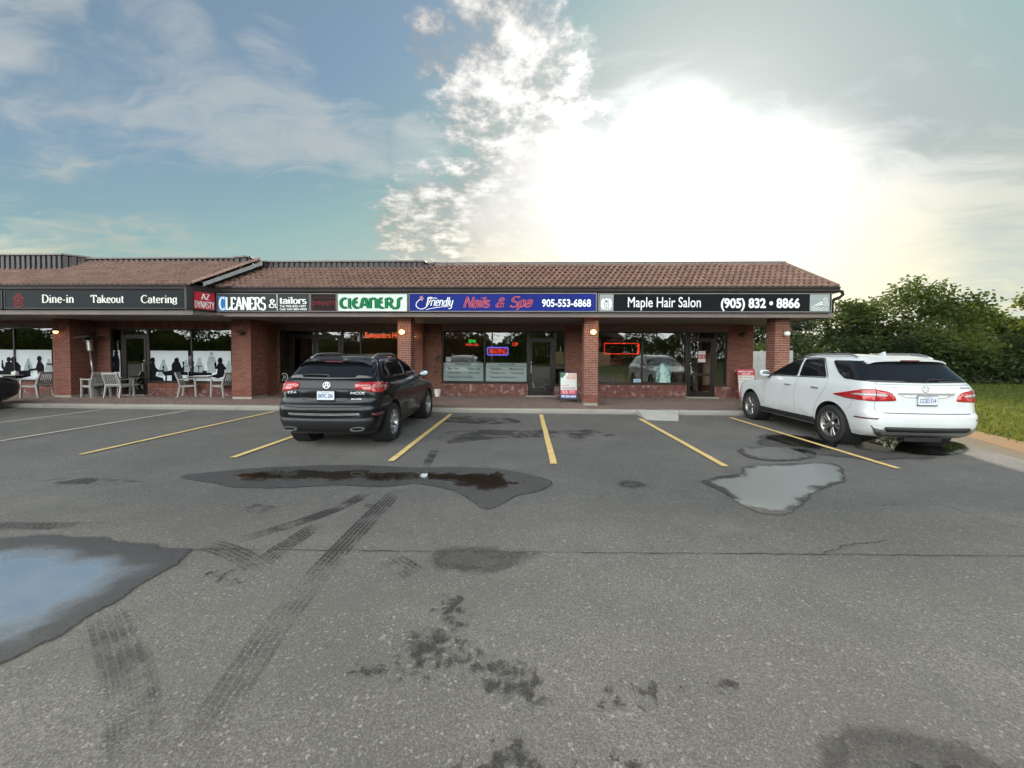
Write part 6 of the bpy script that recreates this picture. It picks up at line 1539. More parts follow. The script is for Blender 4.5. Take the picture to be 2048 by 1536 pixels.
    def plate(s, z, txt, w_=.305, h_=.152):
        loc, nm = s.hit('rear', 0, z); y = loc.y - .03; loc2, _ = s.hit('rear', 0, z + h_ / 2); fn = lambda a, c_, d: (a, y - d, c_)
        pl = MB().prism(fillet([(-w_ / 2, z - h_ / 2), (w_ / 2, z - h_ / 2), (w_ / 2, z + h_ / 2), (-w_ / 2, z + h_ / 2)], .012, 2), lambda a, c_, d: (a, y - d, c_), -.008, .0).build('number_plate', M_PLATE, s.root); recalc(pl)
        b = MB(); say(b, txt, (-w_ * .42, w_ * .42, z - h_ * .26, z + h_ * .2), fn, .002, bold=.012); say(b, 'ONTARIO', (-w_ * .2, w_ * .2, z + h_ * .28, z + h_ * .38), fn, .002); b.build('plate_lettering', M_PLATE_B, pl)
        b = MB(); 
        for a0, a1, z0, z1 in ((-w_ / 2 - .008, w_ / 2 + .008, z + h_ / 2 + .001, z + h_ / 2 + .009), (-w_ / 2 - .008, w_ / 2 + .008, z - h_ / 2 - .014, z - h_ / 2 - .001)): b.box(a0, a1, y - .003, y + .02, z0, z1)
        b.build('plate_frame', M_TRIMB, pl)
    def badge(s, txt, x0, x1, z0, z1, mat=None):
        b = MB(); V, F = text_mesh(txt, .02, .15); xs = [v[0] for v in V]; ys = [v[1] for v in V]; k = len(b.v)
        for v in V:
            a = x0 + (v[0] - min(xs)) / (max(xs) - min(xs)) * (x1 - x0); c_ = z0 + (v[1] - min(ys)) / (max(ys) - min(ys)) * (z1 - z0); loc, nm = s.hit('rear', a, c_); b.v.append(tuple(loc + nm * .006))
        for f in F: b.face([k + i for i in f])
        return b.build('badge', mat or M_CHROME, s.root)
    def mirror(s, sx, y, z, mat, fold=None):
        w0 = s.hit('right' if sx > 0 else 'left', y, z - .02)[0].x
        b = MB(); prof = [(0, .0), (.055, .01), (.085, .05), (.09, .10), (.085, .15), (.06, .185), (0, .19)]
        sec = [(-.085, .75), (-.06, .98), (0, 1.0), (.05, .86), (.09, .45)]
        for yy, sc in sec:
            for i in range(16):
                a = 2 * math.pi * i / 16; ex, ez = math.cos(a), math.sin(a); ex = abs(ex) ** .7 * (1 if ex > 0 else -1); ez = abs(ez) ** .7 * (1 if ez > 0 else -1)
                b.v.append((w0 + sx * (.15 + .115 * ex * sc), y + yy, z + .09 + .085 * ez * sc))
        for i in range(len(sec) - 1):
            for j in range(16): b.face((i * 16 + j, i * 16 + (j + 1) % 16, i * 16 + 16 + (j + 1) % 16, i * 16 + 16 + j))
        b.face(range(15, -1, -1)); b.face([(len(sec) - 1) * 16 + j for j in range(16)])
        o = b.build('mirror', mat, s.root); recalc(o); auto_smooth(o, 50)
        MB().bar((w0 - sx * .03, y + .02, z + .01), (w0 + sx * .09, y + .01, z + .03), .06, .04).build('mirror_arm', M_TRIMB, o)
        MB().prism(chaikin([(w0 + sx * .06, z + .03), (w0 + sx * .24, z + .03), (w0 + sx * .24, z + .15), (w0 + sx * .06, z + .15)], 2), lambda a, c_, d: (a, y - .088 - d, c_), .0, .004).build('mirror_glass', pm('mirror_silver', (.5, .55, .56), .04, 1.0), o)
    def handle(s, sx, y, z, mat):
        x = s.hit('right' if sx > 0 else 'left', y, z)[0].x; MB().tube([(x - sx * .005, y - .10, z - .005), (x + sx * .022, y - .08, z), (x + sx * .028, y, z + .004), (x + sx * .022, y + .08, z), (x - sx * .005, y + .10, z - .005)], .013, 8).build('door_handle', mat, s.root, smooth=True)
    def roof_rail(s, sx, x_, y0, y1, mat, r_=.018, hgt=.05):
        pts = []; k = 14
        for i in range(k + 1):
            t = i / k; y = y0 + (y1 - y0) * t; loc, _ = s.hit('top', sx * x_, y); rise = hgt * min(1, min(t, 1 - t) * 6) ** .7; pts.append((loc.x, y, loc.z + rise - .004))
        o = MB().tube(pts, r_, 8).build('roof_rail', mat, s.root, smooth=True)
    def wiper(s, x0, x1, z0, z1):
        p0, n0 = s.hit('rear', x0, z0); p1, n1 = s.hit('rear', x1, z1); o = MB().tube([tuple(p0 + n0 * .03), tuple((p0 + p1) / 2 + n0 * .035), tuple(p1 + n1 * .015)], [.02, .012, .007], 8).build('rear_wiper', M_TRIMB, s.root)
        MB().lathe([(.03, 0), (.028, .03), (.0, .035)], 12, Matrix.Translation(p0) @ Matrix.Rotation(R(90), 4, 'X'), False).build('wiper_hub', M_TRIMB, o)
    def spoiler(s, hw, y0, z, mat, length=.16, droop=.03, thick=.03, lamp=True):
        """roof spoiler over the rear glass"""
        b = MB(); k = 16
        for i in range(k + 1):
            t = -1 + 2 * i / k; x = hw * t; back = length * (1 - .25 * t ** 4); top, _ = s.hit('top', x, y0); zz = top.z + .004 - .0
            b.v += [(x, y0 + .02, zz), (x, y0 - back, zz - droop - .01 * t * t), (x, y0 - back + .005, zz - droop - thick), (x, y0 + .02, zz - .08)]
        for i in range(k):
            for j in range(4): b.face((i * 4 + j, i * 4 + (j + 1) % 4, i * 4 + 4 + (j + 1) % 4, i * 4 + 4 + j))
        b.face((3, 2, 1, 0)); b.face([k * 4 + j for j in range(4)])
        o = b.build('roof_spoiler', mat, s.root); recalc(o); auto_smooth(o, 40)
        if lamp: 
            top, _ = s.hit('top', 0, y0); MB().box(-.16, .16, y0 - length - .004, y0 - length + .02, top.z - droop - thick + .004, top.z - droop - .004).build('brake_lamp', M_REFL, o)

def suv_defaults(): return dict(ly_r=lambda z: .42, ly_f=lambda z: .75 if z < 1.12 else .42, n_r=lambda z: 4.8, n_f=lambda z: 3.0 if z < 1.12 else 4.0)
# ---------------------------------------------------------------- black SUV
mdx = dict(name='parked_suv', cat='car', wb=2.75, rw=.372, rim=.245, arch=.425, track=1.605, drop=lambda y: .012 * max(0, (.9 - y)) ** 2 * 1.5,
  rear=[(.27, -.74), (.33, -.84), (.42, -.915), (.58, -.95), (.70, -.948), (.79, -.925), (.84, -.88), (.90, -.855), (1.02, -.845), (1.15, -.825), (1.23, -.79), (1.27, -.755), (1.50, -.545), (1.58, -.47), (1.63, -.40), (1.67, -.22), (1.70, .15)],
  front=[(.27, 3.62), (.45, 3.86), (.65, 3.88), (.82, 3.82), (.93, 3.62), (1.00, 3.2), (1.06, 2.75), (1.11, 2.4), (1.3, 1.98), (1.5, 1.52), (1.6, 1.22), (1.65, .98), (1.685, .75), (1.70, .55)],
  width=[(z, v * .945) for z, v in [(.27, .87), (.38, .925), (.6, .962), (.8, .985), (.94, .986), (1.03, .975), (1.14, .95), (1.22, .915), (1.27, .885), (1.5, .785), (1.58, .735), (1.64, .655), (1.68, .52), (1.70, .34)]])
mdx.update(suv_defaults())
M_PBLACK = paint('black_paint', (.003, .0035, .006), .0, .3, .04, .6)
c = Car(mdx, (-3.50, 7.46), .6, 'black SUV parked nose-in with red tail lamps and chrome bumper strip', M_PBLACK)
c.wheels(dict(n=7, pair=(0,), w=(.05, .06)), M_ALLOY)
rg = [(-.80, 1.26), (0, 1.245), (.80, 1.26), (.68, 1.55), (.61, 1.585), (0, 1.60), (-.61, 1.585), (-.68, 1.55)]
c.patch('rear_window', rg, 'rear', M_CGLASS, .005, .06, rnd_=1)
for sx, vw in ((1, 'right'), (-1, 'left')):
    for nm, poly in (('quarter_window', [(-.40, 1.275), (.0, 1.27), (-.07, 1.52), (-.13, 1.555), (-.20, 1.545)]), ('door_window', [(.05, 1.265), (.92, 1.255), (.86, 1.575), (.3, 1.58), (.02, 1.55), (-.01, 1.5)]), ('door_window', [(.98, 1.25), (1.98, 1.22), (1.93, 1.28), (1.52, 1.49), (1.35, 1.56), (.92, 1.575)])):
        q = c.patch(nm, poly, vw, M_CGLASS, .005, .06, rnd_=1)
    c.seam([(-.47, 1.26), (.02, 1.255), (1.0, 1.24), (2.05, 1.205)], vw, .018, M_CHROME, .006, 'window_trim', c.root, 0)
    c.seam([(-.44, 1.26), (-.22, 1.56), (-.05, 1.585), (.9, 1.60), (1.38, 1.58), (1.6, 1.475), (2.02, 1.24)], vw, .014, M_CHROME, .006, 'window_trim', c.root, 1)
    c.seam([(.03, 1.27), (-.045, 1.55)], vw, .02, M_CHROME, .007, 'window_trim', c.root, 0)
    c.seam([(.95, 1.24), (1.0, .9), (.98, .42)], vw); c.seam([(.02, 1.24), (.12, 1.0), (.38, .75), (.5, .42)], vw); c.seam([(2.05, 1.2), (2.1, .9), (2.1, .42)], vw); c.seam([(.5, .42), (2.1, .42)], vw, .012)
    c.seam([(.48, .33), (2.25, .33)], vw, .02, M_CHROME, .004, 'sill_trim', c.root, 0)
    for y in (.25, 1.2): c.handle(sx, y, 1.03, M_PBLACK if y else M_CHROME)
    c.mirror(sx, 1.86, 1.16, pm('mirror_blue_black', (.01, .02, .035), .2, coat=1.0))
    c.roof_rail(sx, .585, -.25, 1.15, M_SILV, .02, .055)
    dg_ = 'diagR' if sx > 0 else 'diagL'; m_ = lambda pts: [(a * sx, z) for a, z in pts]
    tl = c.patch('tail_lamp', m_([(.02, 1.185), (.28, 1.195), (.50, 1.195), (.62, 1.16), (.60, 1.05), (.46, 1.01), (.28, 1.02), (.15, 1.06), (.02, 1.075)]), dg_, M_TAIL, .012, .04, rnd_=1, skirt=.03)
    c.patch('lamp_lens', m_([(.06, 1.155), (.26, 1.165), (.26, 1.12), (.06, 1.11)]), dg_, M_TAIL_L, .016, .04, parent=tl, rnd_=1)
    c.patch('lamp_lens', m_([(.30, 1.17), (.50, 1.165), (.50, 1.085), (.32, 1.085)]), dg_, M_TAIL_L, .015, .04, parent=tl, rnd_=2)
    c.seam(m_([(.275, 1.2), (.275, 1.01)]), dg_, .01, M_GAP, .018, 'lamp_joint', tl, 0)
    c.patch('reflector', m_([(.26, .665), (.52, .65), (.52, .60), (.30, .605)]), dg_, M_REFL, .008, .05, rnd_=1)
    b = MB(); x0_ = .50
    ex = chaikin([(sx * .46, .355), (sx * .70, .365), (sx * .72, .43), (sx * .48, .425)], 2); inn = [((a - sx * .59) * .82 + sx * .59, (z - .395) * .66 + .395) for a, z in ex]
    o = MB(); k = len(ex)
    for (p, y) in ((ex, -.965), (ex, -.72), (inn, -.965), (inn, -.8)): o.v += [(a, y, z) for a, z in p]
    for i in range(k):
        j = (i + 1) % k; o.face((i, j, k + j, k + i)); o.face((2 * k + j, 2 * k + i, 3 * k + i, 3 * k + j)); o.face((j, i, 2 * k + i, 2 * k + j))
    o.face([3 * k + i for i in range(k)]); e = o.build('exhaust_tip', pm('dull_steel', (.14, .14, .14), .5, .5), c.root); recalc(e)
    c.seam([(-.72, .78), (-.60, .62), (-.55, .50)], vw, .01)
c.seam([(-.62, .655), (-.3, .645), (0, .642), (.3, .645), (.62, .655)], 'rear', .040, M_CHROME, .012, 'bumper_strip', c.root, 0)
c.patch('lower_bumper', [(-.86, .585), (0, .57), (.86, .585), (.80, .44), (.72, .34), (0, .34), (-.72, .34), (-.80, .44)], 'rear', M_TRIMB, .006, .07, rnd_=1)
c.seam([(-.55, 1.075), (0, 1.078), (.55, 1.075)], 'rear', .016); c.seam([(-.55, 1.075), (-.40, .88), (-.25, .855), (.25, .855), (.40, .88), (.55, 1.075)], 'rear', .008); c.seam([(-.78, .84), (-.74, .77), (0, .76), (.74, .77), (.78, .84)], 'rear', .012)
c.seam([(-.84, 1.25), (-.86, 1.2), (-.6, 1.2)], 'rear', .006); c.seam([(.84, 1.25), (.86, 1.2), (.6, 1.2)], 'rear', .006)
c.plate(.965, 'BKPC 286'); c.badge('MDX', .42, .68, .985, 1.03); c.badge('SH-AWD', .44, .62, .895, .918); c.badge('C.P.A', -.70, -.54, .995, 1.035)
loc, nm = c.hit('rear', 0, 1.14); M = Matrix.Translation(loc + nm * .004) @ nm.to_track_quat('Z', 'Y').to_matrix().to_4x4()
b = MB(); b.tube([M @ Vector((.062 * math.cos(R(a)), .055 * math.sin(R(a)), .006)) for a in range(0, 360, 18)], .009, 6, True)
for sg in (-1, 1): b.bar(M @ Vector((sg * .012, .045, .006)), M @ Vector((sg * .036, -.045, .006)), .014, .01, nm)
b.bar(M @ Vector((-.018, -.004, .008)), M @ Vector((.018, -.004, .008)), .012, .008, nm); b.build('emblem', M_CHROME, c.root)
c.wiper(.0, -.46, 1.295, 1.31); c.spoiler(.665, -.40, 1.6, M_PBLACK, .17, .035, .03)
# ---------------------------------------------------------------- white SUV
ml = dict(name='parked_suv', cat='car', wb=2.84, rw=.372, rim=.248, arch=.43, track=1.655, drop=lambda y: .009 * max(0, (.9 - y)) ** 2,
  rear=[(.28, -.78), (.34, -.86), (.44, -.925), (.56, -.952), (.68, -.945), (.715, -.92), (.74, -.895), (.85, -.885), (1.0, -.872), (1.12, -.86), (1.2, -.83), (1.245, -.80), (1.5, -.58), (1.6, -.50), (1.67, -.41), (1.72, -.22), (1.755, .15)],
  front=[(.28, 3.68), (.45, 3.83), (.7, 3.85), (.9, 3.76), (1.02, 3.5), (1.08, 3.05), (1.13, 2.65), (1.17, 2.45), (1.35, 2.08), (1.55, 1.66), (1.65, 1.44), (1.70, 1.26), (1.74, 1.0), (1.755, .7)],
  width=[(.28, .86), (.38, .91), (.55, .945), (.75, .962), (.95, .963), (1.05, .957), (1.15, .938), (1.22, .910), (1.27, .885), (1.5, .795), (1.6, .745), (1.68, .67), (1.73, .54), (1.755, .34)])
ml.update(suv_defaults()); M_PWHITE = paint('white_paint', (.61, .635, .64), .0, .3, .22)
c = Car(ml, (6.93, 7.75), -1.8, 'white SUV parked nose-in beside the grass, roof rails and privacy glass', M_PWHITE)
c.wheels(dict(n=5, pair=(-.06, .06), w=(.05, .055)), M_ALLOY_D)
c.patch('rear_window', [(-.825, 1.25), (0, 1.235), (.825, 1.25), (.70, 1.58), (.65, 1.61), (0, 1.625), (-.65, 1.61), (-.70, 1.58)], 'rear', M_CGLASS, .009, .03, rnd_=1)
for sx, vw in ((1, 'right'), (-1, 'left')):
    dg_ = 'diagR' if sx > 0 else 'diagL'; m_ = lambda pts: [(a * sx, z) for a, z in pts]
    for nm, poly in (('quarter_window', [(-.72, 1.255), (-.24, 1.28), (-.06, 1.38), (.20, 1.60), (.18, 1.625), (-.46, 1.615)]), ('door_window', [(.20, 1.285), (1.0, 1.27), (1.03, 1.645), (.54, 1.65), (.46, 1.62)]), ('door_window', [(1.06, 1.268), (2.10, 1.238), (1.97, 1.36), (1.66, 1.54), (1.46, 1.62), (1.25, 1.645), (1.09, 1.645)])):
        c.patch(nm, poly, vw, M_CGLASS, .009 if nm[0] == 'q' else .005, .03, rnd_=1)
    c.seam([(.42, 1.29), (.62, 1.64)], vw, .025, M_TRIMB, .008, 'window_divider', c.root, 0)
    c.seam([(.18, 1.27), (1.0, 1.255), (2.13, 1.22)], vw, .016, M_CHROME, .006, 'window_trim', c.root, 0); c.seam([(.16, 1.28), (.42, 1.62), (.56, 1.665), (1.25, 1.665), (1.50, 1.635), (1.72, 1.54), (2.14, 1.24)], vw, .016, M_TRIMB, .006, 'window_trim', c.root, 1)
    c.seam([(1.0, 1.25), (1.05, .9), (1.02, .40)], vw, .005); c.seam([(.14, 1.26), (.12, 1.05), (.34, .85), (.50, .42)], vw, .005); c.seam([(2.15, 1.2), (2.2, .9), (2.2, .42)], vw, .005)
    c.patch('sill', [(.47, .43), (2.45, .42), (2.45, .29), (.47, .29)], vw, M_TRIMB, .012, .08); c.seam([(.50, .315), (2.40, .32)], vw, .028, M_SILV, .03, 'running_board', c.root, 0)
    for y in (.42, 1.28): c.handle(sx, y, 1.06, M_SILV)
    c.mirror(sx, 2.0, 1.19, M_PWHITE); c.roof_rail(sx, .63, -.30, 1.30, M_ALLOY, .018, .055)
    tl = c.patch('tail_lamp', m_([(-.02, .93), (.0, 1.0), (.08, 1.085), (.27, 1.125), (.44, 1.115), (.58, 1.06), (.80, .975), (.62, .93), (.3, .915)]), dg_, M_TAIL, .012, .04, rnd_=1, skirt=.03)
    c.patch('lamp_lens', m_([(.10, 1.035), (.26, 1.05), (.48, 1.045), (.58, 1.015), (.48, 1.005), (.26, 1.005), (.1, 1.0)]), dg_, M_TAIL_W, .016, .04, parent=tl, rnd_=1)
    c.seam(m_([(.255, 1.125), (.265, .915)]), dg_, .009, M_GAP, .018, 'lamp_joint', tl, 0)
    c.patch('reflector', m_([(.22, .632), (.52, .625), (.52, .600), (.24, .605)]), dg_, M_REFL, .006, .05)
    c.seam(m_([(.25, 1.26), (.27, 1.12)]), dg_, .005); c.seam(m_([(.27, .915), (.29, .80), (.24, .72)]), dg_, .005)
    c.seam([(-.55, .98), (-.50, .80), (-.42, .72)], vw, .004); c.seam([(-.30, 1.02), (.2, 1.04), (1.0, 1.02), (2.3, .99)], vw, .004, pm('crease_shade', (.45, .46, .46), .5), .0005)  # second seam: painted grey shade of a body crease, not a gap
c.patch('skid_plate', [(-.86, .50), (-.72, .455), (0, .45), (.72, .455), (.86, .50), (.78, .36), (.70, .31), (0, .31), (-.70, .31), (-.78, .36)], 'rear', M_SILV, .010, .06)
c.patch('bumper_insert', [(-.70, .485), (0, .48), (.70, .485), (.66, .405), (0, .40), (-.66, .405)], 'rear', M_TRIMB, .016, .06, rnd_=1)
c.seam([(-.70, .722), (0, .715), (.70, .722)], 'rear', .012); c.seam([(-.88, 1.215), (0, 1.205), (.88, 1.215)], 'rear', .006)
c.patch('plate_recess', [(-.42, 1.045), (.42, 1.045), (.34, .98), (-.34, .98)], 'rear', M_PWHITE, .003, .05, rnd_=1); c.seam([(-.45, 1.055), (.45, 1.055)], 'rear', .026, M_SILV, .016, 'tailgate_bar', c.root, 0)
c.plate(.945, 'CCSD 514'); c.badge('ML 350', -.72, -.46, 1.145, 1.175); c.badge('4MATIC', .56, .76, 1.15, 1.172)
loc, nm = c.hit('rear', 0, 1.135); M = Matrix.Translation(loc + nm * .006) @ nm.to_track_quat('Z', 'Y').to_matrix().to_4x4()
b = MB(); b.tube([M @ Vector((.052 * math.cos(R(a)), .052 * math.sin(R(a)), .004)) for a in range(0, 360, 18)], .006, 6, True)
for a in (90, 210, 330): b.bar(M @ Vector((0, 0, .005)), M @ Vector((.05 * math.cos(R(a)), .05 * math.sin(R(a)), .005)), .012, .006, nm)
b.build('emblem', M_CHROME, c.root)
c.wiper(.08, .52, 1.275, 1.285); c.spoiler(.66, -.36, 1.65, M_PWHITE, .20, .035, .03, lamp=True)
MB().prism([(0, 0), (.13, 0), (.03, .06), (.0, .06)], lambda a, c_, d: (d, -.05 + a, c.hit('top', 0, 0)[0].z - .004 + c_), -.018, .018).build('antenna_fin', M_PWHITE, c.root)
for xx in (-.28,): MB().box(-.30, .30, -.84, -.70, .22, .29).build('tow_bar', M_UNDER, c.root)
# ---------------------------------------------------------------- dark car cut by the frame
dk = dict(mdx); dk['name'] = 'parked_car'
c = Car(dk, (-16.35, 7.6), -.5, 'dark blue car nose-in at the restaurant, cut off by the frame', paint('midnight_blue_paint', (.006, .008, .014), .0, .28, .1))
c.wheels(dict(n=5, pair=(0,), w=(.07, .08)), M_ALLOY)
c.patch('rear_window', rg, 'rear', M_CGLASS, .005, .08, rnd_=1)
for sx, vw in ((1, 'right'), (-1, 'left')):
    for nm, poly in (('door_window', [(.05, 1.265), (.92, 1.255), (.86, 1.575), (.3, 1.58), (.02, 1.55), (-.01, 1.5)]), ('door_window', [(.98, 1.25), (1.98, 1.22), (1.93, 1.28), (1.52, 1.49), (1.35, 1.56), (.92, 1.575)])): c.patch(nm, poly, vw, M_CGLASS, .005, .08, rnd_=1)
    c.mirror(sx, 1.86, 1.16, M_TRIMB); c.seam([(2.05, 1.2), (2.1, .9), (2.1, .42)], vw)
    q = [(-.18, .80), (.18, .84), (.42, .86), (.44, .80), (.2, .74), (-.16, .72)]; s_ = -1 if sx > 0 else 1
    c.patch('head_lamp', [((a + 1.05) * s_ * 1.0 if False else a * s_, z) for a, z in q], 'fdiagR' if sx > 0 else 'fdiagL', M_HEADL, .01, .05, rnd_=1)
c.patch('grille', [(-.5, .78), (.5, .78), (.42, .5), (-.42, .5)], 'front', M_TRIMB, .01, .08); c.patch('windscreen', [(-.72, 1.17), (.72, 1.17), (.58, 1.55), (-.58, 1.55)], 'front', M_CGLASS, .005, .08, rnd_=1)

# ================================================================== plants
def leaf_mat(name, a, b_, trans=.35, hue_noise=.35):
    m, n, out = new_mat(name); g = n.new('ShaderNodeNewGeometry').outputs['Position']
    t = n.attr('tone'); k = n.math('ADD', n.mul(t, .7), n.mul(n.sub(n.noise(g, hue_noise, 3, .5), .35), .8), clamp=True)
    c = n.mix(k, a, b_)
    d = n.new('ShaderNodeBsdfPrincipled'); n.put(d.inputs['Base Color'], c); d.inputs['Roughness'].default_value = .6; d.inputs['Specular IOR Level'].default_value = .25
    tl = n.new('ShaderNodeBsdfTranslucent'); n.put(tl.inputs[0], n.mix(1.0, c, (1.5, 1.35, .7), 'MULTIPLY'))
    mx = n.new('ShaderNodeMixShader'); mx.inputs[0].default_value = trans; n.links.new(d.outputs[0], mx.inputs[1]); n.links.new(tl.outputs[0], mx.inputs[2]); n.links.new(mx.outputs[0], out.inputs[0])
    return m
M_LEAF_A = leaf_mat('maple_leaves', (.026, .046, .013), (.088, .118, .032), .5); M_LEAF_B = leaf_mat('yellow_green_leaves', (.05, .075, .014), (.14, .165, .036), .5); M_LEAF_C = leaf_mat('dark_leaves', (.017, .030, .011), (.055, .078, .026), .4); M_LEAF_D = leaf_mat('grey_green_leaves', (.030, .040, .026), (.070, .085, .055)); M_LEAF_E = leaf_mat('rusty_leaves', (.05, .035, .015), (.14, .08, .03))
M_BARK = pm('bark', (.075, .058, .044), .95, var=.25, vs=6, bump=.02, bs=14)
def leaf_mesh(name, centres, sizes, tones, mat, parent=None, rng=None, kind=None, aspect=.62):
    """many single leaves, each a bent four-cornered blade"""
    n_ = len(centres); rng = rng or np.random.default_rng(1)
    d = rng.normal(size=(n_, 3)); d[:, 2] = d[:, 2] * .6 - .25; d /= np.linalg.norm(d, axis=1)[:, None]
    r2 = rng.normal(size=(n_, 3)); s_ = np.cross(d, r2); s_ /= np.linalg.norm(s_, axis=1)[:, None] + 1e-9
    L = sizes[:, None]; c = centres
    V = np.stack([c - d * L * .5, c + s_ * L * aspect * .5, c + d * L * .55, c - s_ * L * aspect * .5], 1).reshape(-1, 3)
    me = bpy.data.meshes.new(name); me.vertices.add(4 * n_); me.vertices.foreach_set('co', V.ravel()); me.loops.add(4 * n_); me.loops.foreach_set('vertex_index', np.arange(4 * n_, dtype=np.int32))
    me.polygons.add(n_); me.polygons.foreach_set('loop_start', np.arange(0, 4 * n_, 4, dtype=np.int32)); me.materials.append(mat)
    at = me.attributes.new('tone', 'FLOAT', 'FACE'); at.data.foreach_set('value', tones.astype(np.float32)); me.update(); me.validate()
    o = link_mesh(name, me, parent)
    if kind: o['kind'] = kind
    return o
def crown_points(rng, lobes, n_, shell=.55):
    """leaf clumps spread through a crown made of lobes (centre, radii)"""
    w_ = np.array([r_[0] * r_[1] * r_[2] for _, r_ in lobes]) ** .67; w_ /= w_.sum(); idx = rng.choice(len(lobes), n_, p=w_)
    cl = rng.normal(size=(n_, 3)); cl /= np.linalg.norm(cl, axis=1)[:, None]; rad = (shell + (1 - shell) * rng.random(n_) ** .6)[:, None]
    C = np.array([np.array(l[0]) for l in lobes])[idx]; S = np.array([np.array(l[1]) for l in lobes])[idx]
    return C + cl * rad * S, cl
def tree(label, u, v_top, w_px, Y, mat, seed, lobes=9, leaves=5200, size=.26, trunk=True, name='tree', base_z=0.0, trunk_h=.35, squash=1.0, base_u=None):
    rng = np.random.default_rng(seed); p = on_wall(u, v_top, Y); H_ = p.z * .94; W_ = w_px / F_PX * Y
    root = empty(name, (p.x, Y, base_z), 0, label, 'tree', 'trees along the edge of the meadow'); LB = []
    for i in range(lobes):
        a = rng.uniform(0, 6.28); t = rng.uniform(.34, .92); rr = W_ * .5 * (1 - .75 * abs(t - .55) ** 1.4) * rng.uniform(.35, .8)
        s = W_ * rng.uniform(.09, .17); LB.append(((rr * math.cos(a), rr * math.sin(a) * squash, H_ * t), (s, s * .9, s * .68)))
    LB.append(((0, 0, H_ * .88), (W_ * .16, W_ * .16, H_ * .12))); LB.append(((W_ * .08, 0, H_ * .6), (W_ * .2, W_ * .18, H_ * .14)))
    nc = leaves // 14; cen, out_ = crown_points(rng, LB, nc, .45); P = np.repeat(cen, 14, 0) + rng.normal(size=(nc * 14, 3)) * size * np.array([1.25, 1.25, .75])
    P[:, 2] = np.clip(P[:, 2], .3, H_ * 1.03)
    tone = np.clip(np.repeat(rng.random(nc), 14) * .6 + rng.random(nc * 14) * .4, 0, 1)
    leaf_mesh('crown', P, size * rng.uniform(.6, 1.25, len(P)), tone, mat, root, rng)
    if trunk:
        b = MB(); b.tube([(0, 0, -.1), (.05, .02, H_ * .2), (-.04, 0, H_ * .42), (.03, 0, H_ * .7)], [W_ * .035 + .06, W_ * .026 + .05, W_ * .018 + .03, .03], 9)
        for c_, s in LB[:8]:
            z0_ = H_ * rng.uniform(.22, .5); mid = ((c_[0]) * .5 + rng.uniform(-.2, .2), c_[1] * .5, (z0_ + c_[2]) / 2 + .2); b.tube([(0, 0, z0_), mid, c_], [.10, .06, .02], 6)
        b.build('trunk', M_BARK, root, smooth=True)
    return root
tree('broad dark green maple, tallest over the white SUV', 1808, 552, 250, 28, M_LEAF_A, 3, 26, 9500, .24)
tree('smaller dark tree between the roof corner and the maple', 1705, 600, 120, 30, M_LEAF_C, 4, 9, 5200, .25)
tree('yellow-green tree just right of the maple', 1938, 598, 110, 34, M_LEAF_B, 5, 8, 4600, .28)
tree('bushy low green tree right of the yellow-green one', 2015, 665, 190, 31, M_LEAF_A, 6, 10, 5200, .26)
tree('tree cut off by the frame edge, pale green top', 2092, 560, 90, 27, M_LEAF_B, 7, 9, 4200, .26)
tree('grey-green conifer seen behind the end column', 1610, 628, 120, 35, M_LEAF_D, 8, 10, 4200, .26)
tree('dark tree glimpsed in the gap beside the salon wall', 1518, 636, 90, 37, M_LEAF_C, 9, 8, 3000, .28)
tree('dense dark tree low behind the white SUV roof', 1760, 672, 200, 27.5, M_LEAF_C, 10, 9, 5200, .25)
tree('dense green tree low at the meadow edge, far side', 1900, 668, 220, 28.5, M_LEAF_A, 11, 9, 5200, .25)
tree('pale airy tree near the frame edge, behind the low bushes', 1990, 622, 130, 36, M_LEAF_B, 14, 8, 4200, .28)
tree('dark tree filling the frame edge above the meadow', 2070, 630, 150, 33, M_LEAF_A, 15, 9, 4600, .26)
# bank of undergrowth under the trees
rng = np.random.default_rng(12); n_ = 26000; X = rng.uniform(10, 46, n_); Yb = 27.3 + rng.normal(size=n_) * .9 + .5 * np.sin(X * .9); hmax = 2.3 + .7 * np.sin(X * .8) + .5 * np.sin(X * 2.1 + 1); Z = rng.random(n_) ** .8 * hmax
leaf_mesh('undergrowth', np.stack([X, Yb - (hmax - Z) * .35, Z + .05], 1), .24 * rng.uniform(.6, 1.3, n_), np.clip(.35 * np.sin(X * 1.7) + rng.random(n_) * .7, 0, 1), M_LEAF_C, None, rng, 'stuff')
MB().box(6, 60, 29.2, 29.4, 0, 1.6).build('undergrowth', M_LEAF_C, kind='stuff')
# meadow grass
rng = np.random.default_rng(13); n_ = 90000; dist = 6.8 + 20.5 * rng.random(n_) ** 1.6; X = 8.2 + rng.random(n_) * (12 + dist * 1.1); ex = np.interp(dist, [3.5, 5.5, 7.3, 9.4, 11.3, 27], [9.0, 9.2, 9.75, 10.5, 10.9, 10.9])
keep = (X > ex + rng.normal(size=n_) * .12) & ((dist < 24) | (X > 9)); X, dist = X[keep], dist[keep]; n_ = len(X)
hg = (.02 + .045 * rng.random(n_)) * (1 + .4 * np.sin(X * .7) * np.sin(dist * .9)) * (1 + dist * .02); a = rng.uniform(0, 6.28, n_); wd_ = .012 * (1 + dist * .09); lean = rng.normal(size=(n_, 2)) * .04
V = np.stack([np.stack([X - np.cos(a) * wd_, dist - np.sin(a) * wd_, np.full(n_, -.03)], 1), np.stack([X + np.cos(a) * wd_, dist + np.sin(a) * wd_, np.full(n_, -.03)], 1), np.stack([X + lean[:, 0], dist + lean[:, 1], hg], 1)], 1).reshape(-1, 3)
